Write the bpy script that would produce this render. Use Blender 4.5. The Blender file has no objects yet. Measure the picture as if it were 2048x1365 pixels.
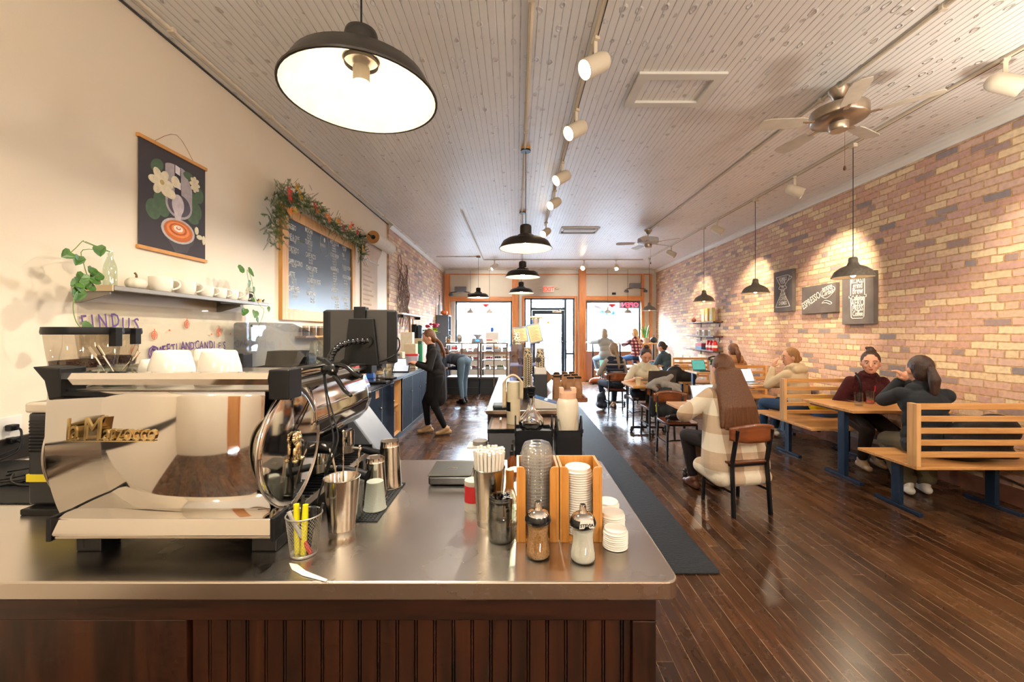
import bpy, bmesh, math, random
import numpy as np
from mathutils import Vector, Matrix, Quaternion, noise as mnoise
PI = math.pi
R = math.radians
sc = bpy.context.scene
COL = sc.collection
rnd = random.Random(7)

# ---- camera constants and helpers that turn a photo reading into a point on a real surface
F, CX, CY, H = 820.0, 1033.0, 665.0, 1.55
ZC = 0.95          # steel counter top
CEIL = 3.545
XL, XR, YF, YB = -2.38, 4.465, 13.1, -2.4
def onz(px, py, z):
    Y = (H - z) * F / (py - CY)
    return ((px - CX) * Y / F, Y, z)
def aty(px, py, Y):
    return ((px - CX) * Y / F, Y, H - (py - CY) * Y / F)
def onx(px, py, X):
    Y = X * F / (px - CX)
    return (X, Y, H - (py - CY) * Y / F)

# ---- colour
def lin(c):
    if isinstance(c, str):
        c = tuple(int(c[i:i+2], 16) / 255 for i in (0, 2, 4))
        c = tuple(x / 12.92 if x <= .04045 else ((x + .055) / 1.055) ** 2.4 for x in c)
    return (c[0], c[1], c[2], 1)

MATS = {}
def base(name):
    m = bpy.data.materials.new(name); m.use_nodes = True
    nt = m.node_tree; b = nt.nodes['Principled BSDF']
    return m, nt, b
def mk(name, col, rough=.5, metal=0, var=.08, scale=12, bump=0, trans=0, ior=1.45, emit=None, es=0, spec=.5, coat=0, sheen=0, stretch=(1, 1, 1), bscale=None, aniso=0):
    if name in MATS: return MATS[name]
    m, nt, b = base(name); N = nt.nodes; L = nt.links
    c = lin(col)
    tc = N.new('ShaderNodeTexCoord'); mp = N.new('ShaderNodeMapping'); mp.inputs['Scale'].default_value = stretch
    L.new(tc.outputs['Object'], mp.inputs['Vector'])
    nz = N.new('ShaderNodeTexNoise'); nz.inputs['Scale'].default_value = scale; nz.inputs['Detail'].default_value = 4
    L.new(mp.outputs['Vector'], nz.inputs['Vector'])
    rp = N.new('ShaderNodeValToRGB')
    rp.color_ramp.elements[0].position = .3; rp.color_ramp.elements[1].position = .7
    rp.color_ramp.elements[0].color = tuple(x * (1 - var) for x in c[:3]) + (1,)
    rp.color_ramp.elements[1].color = tuple(min(1, x * (1 + var)) for x in c[:3]) + (1,)
    L.new(nz.outputs['Fac'], rp.inputs['Fac']); L.new(rp.outputs['Color'], b.inputs['Base Color'])
    b.inputs['Roughness'].default_value = rough; b.inputs['Metallic'].default_value = metal
    b.inputs['IOR'].default_value = ior; b.inputs['Transmission Weight'].default_value = trans
    b.inputs['Specular IOR Level'].default_value = spec; b.inputs['Coat Weight'].default_value = coat
    b.inputs['Sheen Weight'].default_value = sheen
    if aniso: b.inputs['Anisotropic'].default_value = aniso
    if emit:
        b.inputs['Emission Color'].default_value = lin(emit); b.inputs['Emission Strength'].default_value = es
        m.cycles.emission_sampling = 'FRONT' if name == 'lit_bulb' else 'NONE'
    if bump:
        bp = N.new('ShaderNodeBump'); bp.inputs['Strength'].default_value = bump; bp.inputs['Distance'].default_value = .01
        src = nz
        if bscale:
            src = N.new('ShaderNodeTexNoise'); src.inputs['Scale'].default_value = bscale; L.new(mp.outputs['Vector'], src.inputs['Vector'])
        L.new(src.outputs['Fac'], bp.inputs['Height']); L.new(bp.outputs['Normal'], b.inputs['Normal'])
    MATS[name] = m
    return m
def ramp(N, stops, interp='LINEAR'):
    rp = N.new('ShaderNodeValToRGB'); cr = rp.color_ramp; cr.interpolation = interp
    while len(cr.elements) > 1: cr.elements.remove(cr.elements[-1])
    for i, (p, c) in enumerate(stops):
        e = cr.elements[0] if i == 0 else cr.elements.new(p)
        e.position = p; e.color = lin(c)
    return rp
def math_node(nt, op, a, bv=None):
    n = nt.nodes.new('ShaderNodeMath'); n.operation = op
    for i, v in enumerate((a, bv)):
        if v is None: continue
        if isinstance(v, (int, float)): n.inputs[i].default_value = v
        else: nt.links.new(v, n.inputs[i])
    return n.outputs[0]
def mixc(nt, fac, a, b, mode='MIX'):
    n = nt.nodes.new('ShaderNodeMix'); n.data_type = 'RGBA'; n.blend_type = mode
    for s, v in ((0, fac), (6, a), (7, b)):
        if isinstance(v, (int, float)): n.inputs[s].default_value = v
        elif isinstance(v, tuple): n.inputs[s].default_value = v
        else: nt.links.new(v, n.inputs[s])
    return n.outputs[2]

def thin_glass(name, tint, gloss=.08, rough=.02, alpha=.0, acol=None):
    """clear sheet: mostly straight-through with a fresnel reflection; alpha adds a milky diffuse share"""
    if name in MATS: return MATS[name]
    m, nt, b = base(name); N = nt.nodes; L = nt.links; N.remove(b)
    out = N['Material Output']
    t = N.new('ShaderNodeBsdfTransparent'); t.inputs['Color'].default_value = lin(tint)
    g = N.new('ShaderNodeBsdfGlossy'); g.inputs['Roughness'].default_value = rough
    lw = N.new('ShaderNodeLayerWeight'); lw.inputs['Blend'].default_value = .25
    f = math_node(nt, 'MAXIMUM', math_node(nt, 'MULTIPLY', lw.outputs['Facing'], .4), gloss)
    mx = N.new('ShaderNodeMixShader'); L.new(f, mx.inputs[0]); L.new(t.outputs[0], mx.inputs[1]); L.new(g.outputs[0], mx.inputs[2])
    last = mx.outputs[0]
    if alpha:
        d = N.new('ShaderNodeBsdfDiffuse'); d.inputs['Color'].default_value = lin(acol or tint)
        tl = N.new('ShaderNodeBsdfTranslucent'); tl.inputs['Color'].default_value = lin(acol or tint)
        ad = N.new('ShaderNodeMixShader'); L.new(d.outputs[0], ad.inputs[1]); L.new(tl.outputs[0], ad.inputs[2])
        m2 = N.new('ShaderNodeMixShader'); m2.inputs[0].default_value = alpha
        L.new(last, m2.inputs[1]); L.new(ad.outputs[0], m2.inputs[2]); last = m2.outputs[0]
    L.new(last, out.inputs['Surface'])
    MATS[name] = m; return m

# ---- mesh builder
class MB:
    def __init__(s): s.v = []; s.f = []; s.m = []; s.cur = 0
    def _a(s, vs, fs):
        o = len(s.v); s.v += [tuple(p) for p in vs]; s.f += [tuple(i + o for i in f) for f in fs]; s.m += [s.cur] * len(fs)
        return s
    def box(s, x0, x1, y0, y1, z0, z1, M=None):
        vs = [(x, y, z) for z in (z0, z1) for y in (y0, y1) for x in (x0, x1)]
        if M is not None: vs = [M @ Vector(p) for p in vs]
        return s._a(vs, [(0, 2, 3, 1), (4, 5, 7, 6), (0, 1, 5, 4), (2, 6, 7, 3), (0, 4, 6, 2), (1, 3, 7, 5)])
    def bar(s, a, b, w, h=None, up=(0, 0, 1)):
        a = Vector(a); b = Vector(b); h = h or w; d = (b - a).normalized(); u = Vector(up)
        if abs(d.dot(u)) > .98: u = Vector((1, 0, 0))
        x = d.cross(u).normalized() * w / 2; y = x.cross(d).normalized() * h / 2
        vs = [a - x - y, a + x - y, a + x + y, a - x + y, b - x - y, b + x - y, b + x + y, b - x + y]
        return s._a(vs, [(0, 1, 2, 3), (7, 6, 5, 4), (0, 4, 5, 1), (1, 5, 6, 2), (2, 6, 7, 3), (3, 7, 4, 0)])
    def lathe(s, prof, c=(0, 0, 0), n=24, M=None, a0=0, a1=2 * PI):
        full = abs(a1 - a0 - 2 * PI) < 1e-6; k = n if full else n + 1; vs = []
        for r, z in prof:
            for i in range(k):
                a = a0 + (a1 - a0) * i / n
                vs.append(Vector((max(r, 1e-5) * math.cos(a), max(r, 1e-5) * math.sin(a), z)))
        if M is not None: vs = [M @ p for p in vs]
        vs = [p + Vector(c) for p in vs]; fs = []
        for j in range(len(prof) - 1):
            for i in range(n):
                a = j * k + i; b = j * k + (i + 1) % k
                fs.append((a, b, b + k, a + k))
        return s._a(vs, fs)
    def cyl(s, r, z0, z1, c=(0, 0, 0), n=20, M=None, r2=None):
        r2 = r if r2 is None else r2
        return s.lathe([(0, z0), (r, z0), (r2, z1), (0, z1)], c, n, M)
    def rod(s, a, b, r, n=10, r2=None):
        a = Vector(a); b = Vector(b); d = b - a
        M = d.to_track_quat('Z', 'Y').to_matrix().to_4x4()
        return s.lathe([(0, 0), (r, 0), (r if r2 is None else r2, d.length), (0, d.length)], a, n, M)
    def ball(s, c, rad, n=14, M=None, squash=(1, 1, 1)):
        if isinstance(rad, (int, float)): rad = (rad,) * 3
        S = Matrix.Diagonal((*rad, 1)); M = (M @ S) if M is not None else S
        k = max(6, n // 2)
        return s.lathe([(math.sin(PI * i / k), -math.cos(PI * i / k)) for i in range(k + 1)], c, n, M)
    def tube(s, pts, r, n=8, closed=False):
        P = [Vector(p) for p in pts]; m = len(P)
        rr = list(r) if isinstance(r, (list, tuple)) else [r] * m
        if 3 <= m <= 13 and not closed and n > 4:   # round the path through its points
            Q, q = [], []
            for i in range(m - 1):
                a, b, c, d = P[max(i - 1, 0)], P[i], P[i + 1], P[min(i + 2, m - 1)]
                for k in range(4):
                    t = k / 4; Q.append(.5 * ((2 * b) + (c - a) * t + (2 * a - 5 * b + 4 * c - d) * t * t + (3 * b - a - 3 * c + d) * t ** 3)); q.append(rr[i] + (rr[i + 1] - rr[i]) * t)
            P = Q + [P[-1]]; rr = q + [rr[-1]]; m = len(P)
        vs = []; u = None
        for i in range(m):
            t = (P[(i + 1) % m] - P[i - 1]) if closed else (P[min(i + 1, m - 1)] - P[max(i - 1, 0)])
            if t.length < 1e-9: t = Vector((0, 0, 1))
            t.normalize()
            if u is None: u = t.orthogonal().normalized()
            else:
                u = u - t * u.dot(t)
                u = u.normalized() if u.length > 1e-6 else t.orthogonal().normalized()
            w = t.cross(u)
            for j in range(n):
                a = 2 * PI * j / n; vs.append(P[i] + (u * math.cos(a) + w * math.sin(a)) * rr[i])
        fs = []
        for i in range(m if closed else m - 1):
            for j in range(n):
                a = i * n + j; b = i * n + (j + 1) % n; c = ((i + 1) % m) * n
                fs.append((a, b, c + (j + 1) % n, c + j))
        if not closed: fs += [tuple(range(n))[::-1], tuple((m - 1) * n + j for j in range(n))]
        return s._a(vs, fs)
    def prism(s, poly, lo, hi, axis='z', M=None):
        n = len(poly); vs = []
        for h in (lo, hi):
            for a, b in poly:
                vs.append({'z': (a, b, h), 'y': (a, h, b), 'x': (h, a, b)}[axis])
        if M is not None: vs = [M @ Vector(p) for p in vs]
        return s._a(vs, [tuple(range(n))[::-1], tuple(range(n, 2 * n))] + [(i, (i + 1) % n, (i + 1) % n + n, i + n) for i in range(n)])
    def grid(s, fn, nu, nv, closed_u=False):
        vs = [fn(i / nu, j / nv) for j in range(nv + 1) for i in range(nu + (0 if closed_u else 1))]
        k = nu + (0 if closed_u else 1)
        return s._a(vs, [(j * k + i, j * k + (i + 1) % k, (j + 1) * k + (i + 1) % k, (j + 1) * k + i) for j in range(nv) for i in range(nu)])
    def quad(s, a, b, c, d): return s._a([a, b, c, d], [(0, 1, 2, 3)])
    def disc(s, c, r, u, w, n=20, r2=None):
        c = Vector(c); u = Vector(u); w = Vector(w); r2 = r2 or r
        return s._a([c + u * math.cos(2 * PI * i / n) * r + w * math.sin(2 * PI * i / n) * r2 for i in range(n)], [tuple(range(n))])
    def ring(s, c, r, u, w, t=.003, n=24, r2=None):
        c = Vector(c); u = Vector(u); w = Vector(w); r2 = r2 or r
        return s.tube([c + u * math.cos(2 * PI * i / n) * r + w * math.sin(2 * PI * i / n) * r2 for i in range(n)], t, 5, closed=True)
    def text(s, txt, size, o, xd, yd, sx=1, depth=.001, shear=0, align='LEFT', bold=0):
        cu = bpy.data.curves.new('txt', 'FONT'); cu.body = txt; cu.size = size; cu.extrude = depth; cu.shear = shear; cu.align_x = align
        cu.offset = bold; cu.resolution_u = 2
        ob = bpy.data.objects.new('txt', cu); COL.objects.link(ob)
        me = bpy.data.meshes.new_from_object(ob)
        xd = Vector(xd).normalized(); yd = Vector(yd).normalized(); nd = xd.cross(yd); o = Vector(o)
        s._a([o + xd * v.co.x * sx + yd * v.co.y + nd * v.co.z for v in me.vertices], [tuple(p.vertices) for p in me.polygons])
        bpy.data.objects.remove(ob); bpy.data.curves.remove(cu); bpy.data.meshes.remove(me)
        return s
    def add(s, other, M=None):
        o = len(s.v); s.v += [tuple(M @ Vector(p)) if M is not None else p for p in other.v]
        s.f += [tuple(i + o for i in f) for f in other.f]; s.m += other.m
        return s
    def build(s, name, mat, parent=None, smooth=False, bevel=0, solid=0, sub=0, off=None, weld=False):
        me = bpy.data.meshes.new(name)
        v = s.v
        if off is not None: v = [(p[0] - off[0], p[1] - off[1], p[2] - off[2]) for p in v]
        me.from_pydata(v, [], s.f)
        mats = mat if isinstance(mat, (list, tuple)) else [mat]
        for m in mats: me.materials.append(m)
        if len(mats) > 1: me.polygons.foreach_set('material_index', s.m)
        bm = bmesh.new(); bm.from_mesh(me)
        bmesh.ops.remove_doubles(bm, verts=bm.verts, dist=1e-5)
        bmesh.ops.recalc_face_normals(bm, faces=bm.faces)
        if smooth:
            for f in bm.faces: f.smooth = True
            for e in bm.edges:
                if len(e.link_faces) == 2 and e.calc_face_angle(0) > R(38 if smooth is True else smooth): e.smooth = False
        bm.to_mesh(me); bm.free()
        o = bpy.data.objects.new(name, me); COL.objects.link(o)
        if parent is not None: o.parent = parent
        if solid:
            md = o.modifiers.new('solid', 'SOLIDIFY'); md.thickness = solid; md.offset = 0
        if bevel:
            md = o.modifiers.new('bevel', 'BEVEL'); md.width = bevel; md.segments = 2; md.limit_method = 'ANGLE'; md.angle_limit = R(40)
        if sub:
            md = o.modifiers.new('sub', 'SUBSURF'); md.levels = sub; md.render_levels = sub
        return o
def tag(o, label, cat, group=None, kind=None):
    if label: o['label'] = label
    if cat: o['category'] = cat
    if group: o['group'] = group
    if kind: o['kind'] = kind
    return o
def thing(name, label, cat, loc=(0, 0, 0), rz=0, group=None):
    o = bpy.data.objects.new(name, None); COL.objects.link(o); o.empty_display_size = .05
    o.location = loc; o.rotation_euler = (0, 0, rz)
    return tag(o, label, cat, group)
def struct(name, mb, m, label=None, **k):
    o = mb.build(name, m, **k); o['kind'] = 'structure'
    if label: o['label'] = label
    return o
KIDS = {}
def kids(o):
    return [c for c in o.children]
def copy_tree(o, loc=None, rz=None, label=None, parent=None, group=None, rot=None, scale=None):
    c = o.copy(); COL.objects.link(c)
    if parent is not None: c.parent = parent
    if loc is not None: c.location = loc
    if rz is not None: c.rotation_euler = (0, 0, rz)
    if rot is not None: c.rotation_euler = rot
    if scale is not None: c.scale = (scale,) * 3 if isinstance(scale, (int, float)) else scale
    if label: c['label'] = label
    if group: c['group'] = group
    for ch in kids(o): copy_tree(ch, parent=c)
    return c
def rotz(a): return Matrix.Rotation(a, 4, 'Z')
def T(x, y, z): return Matrix.Translation((x, y, z))

# ---- common materials
M_ = {}
chrome = mk('chrome', 'd9d5cf', .06, 1, .03, 3)
steel = mk('brushed_steel', 'b9b2a8', .28, 1, .08, 90, bump=.02, stretch=(1, 12, 1))
steel_cup = mk('cup_steel', 'c6bfb4', .16, 1, .06, 40)
black = mk('black_plastic', '0e0f11', .45, 0, .1, 20, spec=.35)
black_gloss = mk('black_gloss_plastic', '0e0f11', .18, 0, .1, 20)
black_metal = mk('black_powder_metal', '121418', .42, .2, .1, 20)
navy_metal = mk('navy_powder_steel', '22344c', .4, .3, .1, 14)
porcelain = mk('white_porcelain', 'efe6d6', .18, 0, .02, 6, coat=.3)
white_plastic = mk('white_plastic', 'e9e4db', .4, 0, .03, 10)
paper = mk('white_paper', 'e9e5dc', .8, 0, .05, 14)
kraft = mk('kraft_paper', '9a6c44', .75, 0, .12, 18, bump=.2)
cream_paint = mk('cream_fixture_paint', 'd9cdb8', .45, 0, .05, 8)
rubber = mk('black_rubber', '1b1c1d', .7, 0, .1, 60)
glass = mk('clear_glass', 'f4f8f6', .02, 0, 0, 4, trans=1, ior=1.45)
thin = thin_glass('clear_thin_plastic', 'f2f4f3', .06)
milky = thin_glass('milky_plastic', 'e8e6dc', .05, .2, .75, 'd8d2c2')
red_m = mk('red_plastic', 'c4262a', .4); blue_m = mk('blue_plastic', '2a5fae', .4); yellow_m = mk('yellow_plastic', 'ead52a', .35)
green_m = mk('green_plastic', '2c7a5a', .4)
brass = mk('aged_brass', 'b08a4c', .3, 1, .1, 20)

def wood(name, c1, c2, rough=.4, axis='x', sc1=1.0, coat=0, knots=False):
    """long-grained timber; axis is the object axis the grain follows"""
    if name in MATS: return MATS[name]
    m, nt, b = base(name); N = nt.nodes; L = nt.links
    tc = N.new('ShaderNodeTexCoord'); mp = N.new('ShaderNodeMapping')
    s = {'x': (1.2, 14, 14), 'y': (14, 1.2, 14), 'z': (14, 14, 1.2)}[axis]
    mp.inputs['Scale'].default_value = tuple(v * sc1 for v in s)
    L.new(tc.outputs['Object'], mp.inputs['Vector'])
    nz = N.new('ShaderNodeTexNoise'); nz.inputs['Scale'].default_value = 2; nz.inputs['Detail'].default_value = 6; nz.inputs['Distortion'].default_value = .8
    L.new(mp.outputs['Vector'], nz.inputs['Vector'])
    rp = ramp(N, [(.25, c1), (.5, c2), (.75, c1)] if knots else [(.3, c1), (.7, c2)])
    L.new(nz.outputs['Fac'], rp.inputs['Fac']); L.new(rp.outputs['Color'], b.inputs['Base Color'])
    b.inputs['Roughness'].default_value = rough; b.inputs['Coat Weight'].default_value = coat
    bp = N.new('ShaderNodeBump'); bp.inputs['Strength'].default_value = .12; bp.inputs['Distance'].default_value = .004
    L.new(nz.outputs['Fac'], bp.inputs['Height']); L.new(bp.outputs['Normal'], b.inputs['Normal'])
    MATS[name] = m; return m
oak_x = wood('honey_oak_x', 'b98046', 'dba669', .35, 'x', coat=.2)
oak_y = wood('honey_oak_y', 'b98046', 'dba669', .35, 'y', coat=.2)
oak_z = wood('honey_oak_z', 'c9935a', 'e3b47c', .4, 'z')
bamboo = wood('bamboo', 'b9762f', 'd09349', .35, 'z', 1.5)
walnut = wood('walnut_ply', '5e2f17', '8a4a25', .3, 'x', coat=.3)
trimwood = wood('orange_fir_trim', 'b5672c', 'cf8444', .4, 'z')
trimwood_x = wood('orange_fir_trim_x', 'b5672c', 'cf8444', .4, 'x')
darkwood_x = wood('dark_walnut_stain_x', '140803', '33170a', .38, 'x', 1.0)
darkwood_z = wood('dark_walnut_stain_z', '120703', '3c1c0b', .38, 'z', .7)
frame_wood = wood('blond_pine_frame', 'c98f45', 'dba75e', .45, 'z')
# ================= the room shell =================
def brick_mat():
    m, nt, b = base('old_brick'); N = nt.nodes; L = nt.links
    tc = N.new('ShaderNodeTexCoord'); sp = N.new('ShaderNodeSeparateXYZ'); L.new(tc.outputs['Object'], sp.inputs[0])
    cb = N.new('ShaderNodeCombineXYZ'); L.new(sp.outputs['Y'], cb.inputs['X']); L.new(sp.outputs['Z'], cb.inputs['Y'])
    wob = N.new('ShaderNodeTexNoise'); wob.inputs['Scale'].default_value = 7; wob.inputs['Detail'].default_value = 3; L.new(tc.outputs['Object'], wob.inputs['Vector'])
    vm = N.new('ShaderNodeVectorMath'); vm.operation = 'MULTIPLY_ADD'; L.new(wob.outputs['Color'], vm.inputs[0])
    vm.inputs[1].default_value = (.036, .022, 0); L.new(cb.outputs[0], vm.inputs[2])
    def brk(c1, c2, mo, ms=.007, sm=.35):
        k = N.new('ShaderNodeTexBrick'); L.new(vm.outputs[0], k.inputs['Vector'])
        k.inputs['Scale'].default_value = 1; k.inputs['Brick Width'].default_value = .225; k.inputs['Row Height'].default_value = .0735
        k.inputs['Mortar Size'].default_value = ms; k.inputs['Mortar Smooth'].default_value = sm
        k.squash = .5; k.squash_frequency = 6; k.offset = .5; k.inputs['Bias'].default_value = 0
        k.inputs['Color1'].default_value = c1; k.inputs['Color2'].default_value = c2; k.inputs['Mortar'].default_value = mo
        return k
    k = brk((0, 0, 0, 1), (1, 1, 1, 1), (.5, .5, .5, 1))
    rp = ramp(N, [(0, '6f6a74'), (.05, '8f7470'), (.1, 'c4967e'), (.26, 'd3ab95'), (.38, 'dcb792'), (.48, 'c8937a'), (.58, 'e8cb9c'), (.7, 'd8aa92'), (.8, 'edd6a8'), (.9, 'c09084')], 'CONSTANT')
    L.new(k.outputs['Color'], rp.inputs['Fac'])
    n2 = N.new('ShaderNodeTexNoise'); n2.inputs['Scale'].default_value = 26; n2.inputs['Detail'].default_value = 6; L.new(tc.outputs['Object'], n2.inputs['Vector'])
    r2 = ramp(N, [(.28, 'bcbcbc'), (.62, 'ffffff')]); L.new(n2.outputs['Fac'], r2.inputs['Fac'])
    c = mixc(nt, .6, rp.outputs['Color'], r2.outputs['Color'], 'MULTIPLY')
    n3 = N.new('ShaderNodeTexNoise'); n3.inputs['Scale'].default_value = 1.3; n3.inputs['Detail'].default_value = 3; L.new(tc.outputs['Object'], n3.inputs['Vector'])
    r3 = ramp(N, [(.45, '000000'), (.75, '888888')]); L.new(n3.outputs['Fac'], r3.inputs['Fac'])
    c = mixc(nt, r3.outputs['Color'], c, lin('cba68c'))
    c = mixc(nt, .2, c, lin('dccac4'))
    mo = ramp(N, [(.3, 'a8825c'), (.7, 'd3ac7c')]); L.new(n2.outputs['Fac'], mo.inputs['Fac'])
    c = mixc(nt, k.outputs['Fac'], c, mo.outputs['Color'])
    L.new(c, b.inputs['Base Color']); b.inputs['Roughness'].default_value = .75; b.inputs['Specular IOR Level'].default_value = .35
    h = math_node(nt, 'MULTIPLY_ADD', n2.outputs['Fac'], .35); hn = h.node; L.new(math_node(nt, 'SUBTRACT', 1.0, k.outputs['Fac']), hn.inputs[2])
    bp = N.new('ShaderNodeBump'); bp.inputs['Strength'].default_value = .8; bp.inputs['Distance'].default_value = .014
    L.new(h, bp.inputs['Height']); L.new(bp.outputs['Normal'], b.inputs['Normal'])
    return m
brick = brick_mat()

def floor_mat():
    m, nt, b = base('old_plank_floor'); N = nt.nodes; L = nt.links
    tc = N.new('ShaderNodeTexCoord'); sp = N.new('ShaderNodeSeparateXYZ'); L.new(tc.outputs['Object'], sp.inputs[0])
    row = math_node(nt, 'FLOOR', math_node(nt, 'MULTIPLY', sp.outputs['X'], 1 / .082)); wn = N.new('ShaderNodeTexWhiteNoise'); wn.noise_dimensions = '1D'; L.new(row, wn.inputs['W'])
    sh_ = math_node(nt, 'MULTIPLY_ADD', wn.outputs['Value'], 9.0); L.new(sp.outputs['Y'], sh_.node.inputs[2])
    cb = N.new('ShaderNodeCombineXYZ'); L.new(sh_, cb.inputs['X']); L.new(sp.outputs['X'], cb.inputs['Y'])
    k = N.new('ShaderNodeTexBrick'); L.new(cb.outputs[0], k.inputs['Vector'])
    k.inputs['Scale'].default_value = 1; k.inputs['Brick Width'].default_value = 2.6; k.inputs['Row Height'].default_value = .082
    k.inputs['Mortar Size'].default_value = .0015; k.inputs['Mortar Smooth'].default_value = .1; k.offset = 0
    k.inputs['Color1'].default_value = (0, 0, 0, 1); k.inputs['Color2'].default_value = (1, 1, 1, 1); k.inputs['Mortar'].default_value = (.5, .5, .5, 1)
    rp = ramp(N, [(0, '472c1a'), (.3, '52331e'), (.6, '5f3b22'), (.85, '6b4529'), (1, '76502f')]); L.new(k.outputs['Color'], rp.inputs['Fac'])
    mp = N.new('ShaderNodeMapping'); mp.inputs['Scale'].default_value = (34, 1.6, 1); L.new(tc.outputs['Object'], mp.inputs['Vector'])
    g = N.new('ShaderNodeTexNoise'); g.inputs['Scale'].default_value = 1; g.inputs['Detail'].default_value = 5; g.inputs['Distortion'].default_value = .4; L.new(mp.outputs[0], g.inputs['Vector'])
    rg = ramp(N, [(.25, '707070'), (.7, 'ffffff')]); L.new(g.outputs['Fac'], rg.inputs['Fac'])
    c = mixc(nt, .8, rp.outputs['Color'], rg.outputs['Color'], 'MULTIPLY')
    w = N.new('ShaderNodeTexNoise'); w.inputs['Scale'].default_value = 1.1; w.inputs['Detail'].default_value = 4; L.new(tc.outputs['Object'], w.inputs['Vector'])
    rw = ramp(N, [(.35, '6f6a66'), (.7, 'ffffff')]); L.new(w.outputs['Fac'], rw.inputs['Fac'])
    c = mixc(nt, .7, c, rw.outputs['Color'], 'MULTIPLY')
    sc_ = N.new('ShaderNodeTexNoise'); sc_.inputs['Scale'].default_value = 5; sc_.inputs['Detail'].default_value = 8; L.new(tc.outputs['Object'], sc_.inputs['Vector'])
    sm = ramp(N, [(.38, '000000'), (.62, 'ffffff')]); L.new(sc_.outputs['Fac'], sm.inputs['Fac'])
    seam = math_node(nt, 'MULTIPLY', k.outputs['Fac'], sm.outputs['Color'])
    c = mixc(nt, seam, c, lin('a88c6e'))
    L.new(c, b.inputs['Base Color'])
    rr = N.new('ShaderNodeMapRange'); L.new(sc_.outputs['Fac'], rr.inputs[0]); rr.inputs[3].default_value = .2; rr.inputs[4].default_value = .34
    L.new(rr.outputs[0], b.inputs['Roughness']); b.inputs['Specular IOR Level'].default_value = .45
    h = math_node(nt, 'MULTIPLY_ADD', k.outputs['Fac'], -1.0); L.new(math_node(nt, 'MULTIPLY', w.outputs['Fac'], .8), h.node.inputs[2])
    bp = N.new('ShaderNodeBump'); bp.inputs['Strength'].default_value = .1; bp.inputs['Distance'].default_value = .005
    L.new(h, bp.inputs['Height']); L.new(bp.outputs['Normal'], b.inputs['Normal'])
    return m
def ceil_mat(name='beadboard_ceiling', axis='X', c0='eceae8', c1='f7f6f5'):
    m, nt, b = base(name); N = nt.nodes; L = nt.links
    tc = N.new('ShaderNodeTexCoord'); sp = N.new('ShaderNodeSeparateXYZ'); L.new(tc.outputs['Object'], sp.inputs[0])
    X = sp.outputs[axis]
    def groove(period, w, off=0):
        f = math_node(nt, 'FRACT', math_node(nt, 'ADD', math_node(nt, 'MULTIPLY', X, 1 / period), off))
        d = math_node(nt, 'ABSOLUTE', math_node(nt, 'SUBTRACT', f, .5))
        mr = N.new('ShaderNodeMapRange'); L.new(d, mr.inputs[0]); mr.inputs[1].default_value = 0; mr.inputs[2].default_value = w / period
        mr.inputs[3].default_value = 1; mr.inputs[4].default_value = 0
        return mr.outputs[0]
    g1 = groove(.052, .005); g2 = groove(.104, .0035, .25)
    n = N.new('ShaderNodeTexNoise'); n.inputs['Scale'].default_value = 1.2; n.inputs['Detail'].default_value = 4; L.new(tc.outputs['Object'], n.inputs['Vector'])
    rp = ramp(N, [(.3, c0), (.7, c1)]); L.new(n.outputs['Fac'], rp.inputs['Fac'])
    n2 = N.new('ShaderNodeTexNoise'); n2.inputs['Scale'].default_value = 9; n2.inputs['Detail'].default_value = 2; L.new(tc.outputs['Object'], n2.inputs['Vector'])
    brk = ramp(N, [(.42, '333333'), (.6, 'ffffff')]); L.new(n2.outputs['Fac'], brk.inputs['Fac'])
    dk = math_node(nt, 'MULTIPLY', g2, brk.outputs['Color'])
    c = mixc(nt, math_node(nt, 'MULTIPLY', dk, .8), rp.outputs['Color'], lin('7b6a58'))
    c = mixc(nt, math_node(nt, 'MULTIPLY', g1, .35), c, lin('8f8679'))
    # knots: sparse blisters with a brown core
    mp = N.new('ShaderNodeMapping'); mp.inputs['Scale'].default_value = (9.5, 6.2, 1); L.new(tc.outputs['Object'], mp.inputs['Vector'])
    wv = N.new('ShaderNodeTexNoise'); wv.inputs['Scale'].default_value = 14; L.new(tc.outputs['Object'], wv.inputs['Vector'])
    va = N.new('ShaderNodeVectorMath'); va.operation = 'MULTIPLY_ADD'; L.new(wv.outputs['Color'], va.inputs[0]); va.inputs[1].default_value = (.35, .35, 0); L.new(mp.outputs[0], va.inputs[2])
    vo = N.new('ShaderNodeTexVoronoi'); vo.inputs['Scale'].default_value = 1; vo.inputs['Randomness'].default_value = 1; vo.voronoi_dimensions = '2D'; L.new(va.outputs[0], vo.inputs['Vector'])
    s2 = N.new('ShaderNodeSeparateColor'); L.new(vo.outputs['Color'], s2.inputs[0])
    pick = math_node(nt, 'GREATER_THAN', s2.outputs[0], .35)
    rad = math_node(nt, 'MULTIPLY_ADD', s2.outputs[1], .12); rad.node.inputs[2].default_value = .05
    q = math_node(nt, 'DIVIDE', vo.outputs['Distance'], rad)
    core = math_node(nt, 'MULTIPLY', math_node(nt, 'LESS_THAN', q, 1.0), pick)
    rim = math_node(nt, 'MULTIPLY', math_node(nt, 'SUBTRACT', 1.0, math_node(nt, 'MINIMUM', math_node(nt, 'ABSOLUTE', math_node(nt, 'MULTIPLY', math_node(nt, 'SUBTRACT', q, 1.0), 2.0)), 1.0)), pick)
    brn = math_node(nt, 'MULTIPLY', core, math_node(nt, 'GREATER_THAN', s2.outputs[2], .62))
    brn = math_node(nt, 'MULTIPLY', brn, wv.outputs['Fac'])
    c = mixc(nt, math_node(nt, 'MULTIPLY', brn, .75), c, lin('8a6038'))
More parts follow.
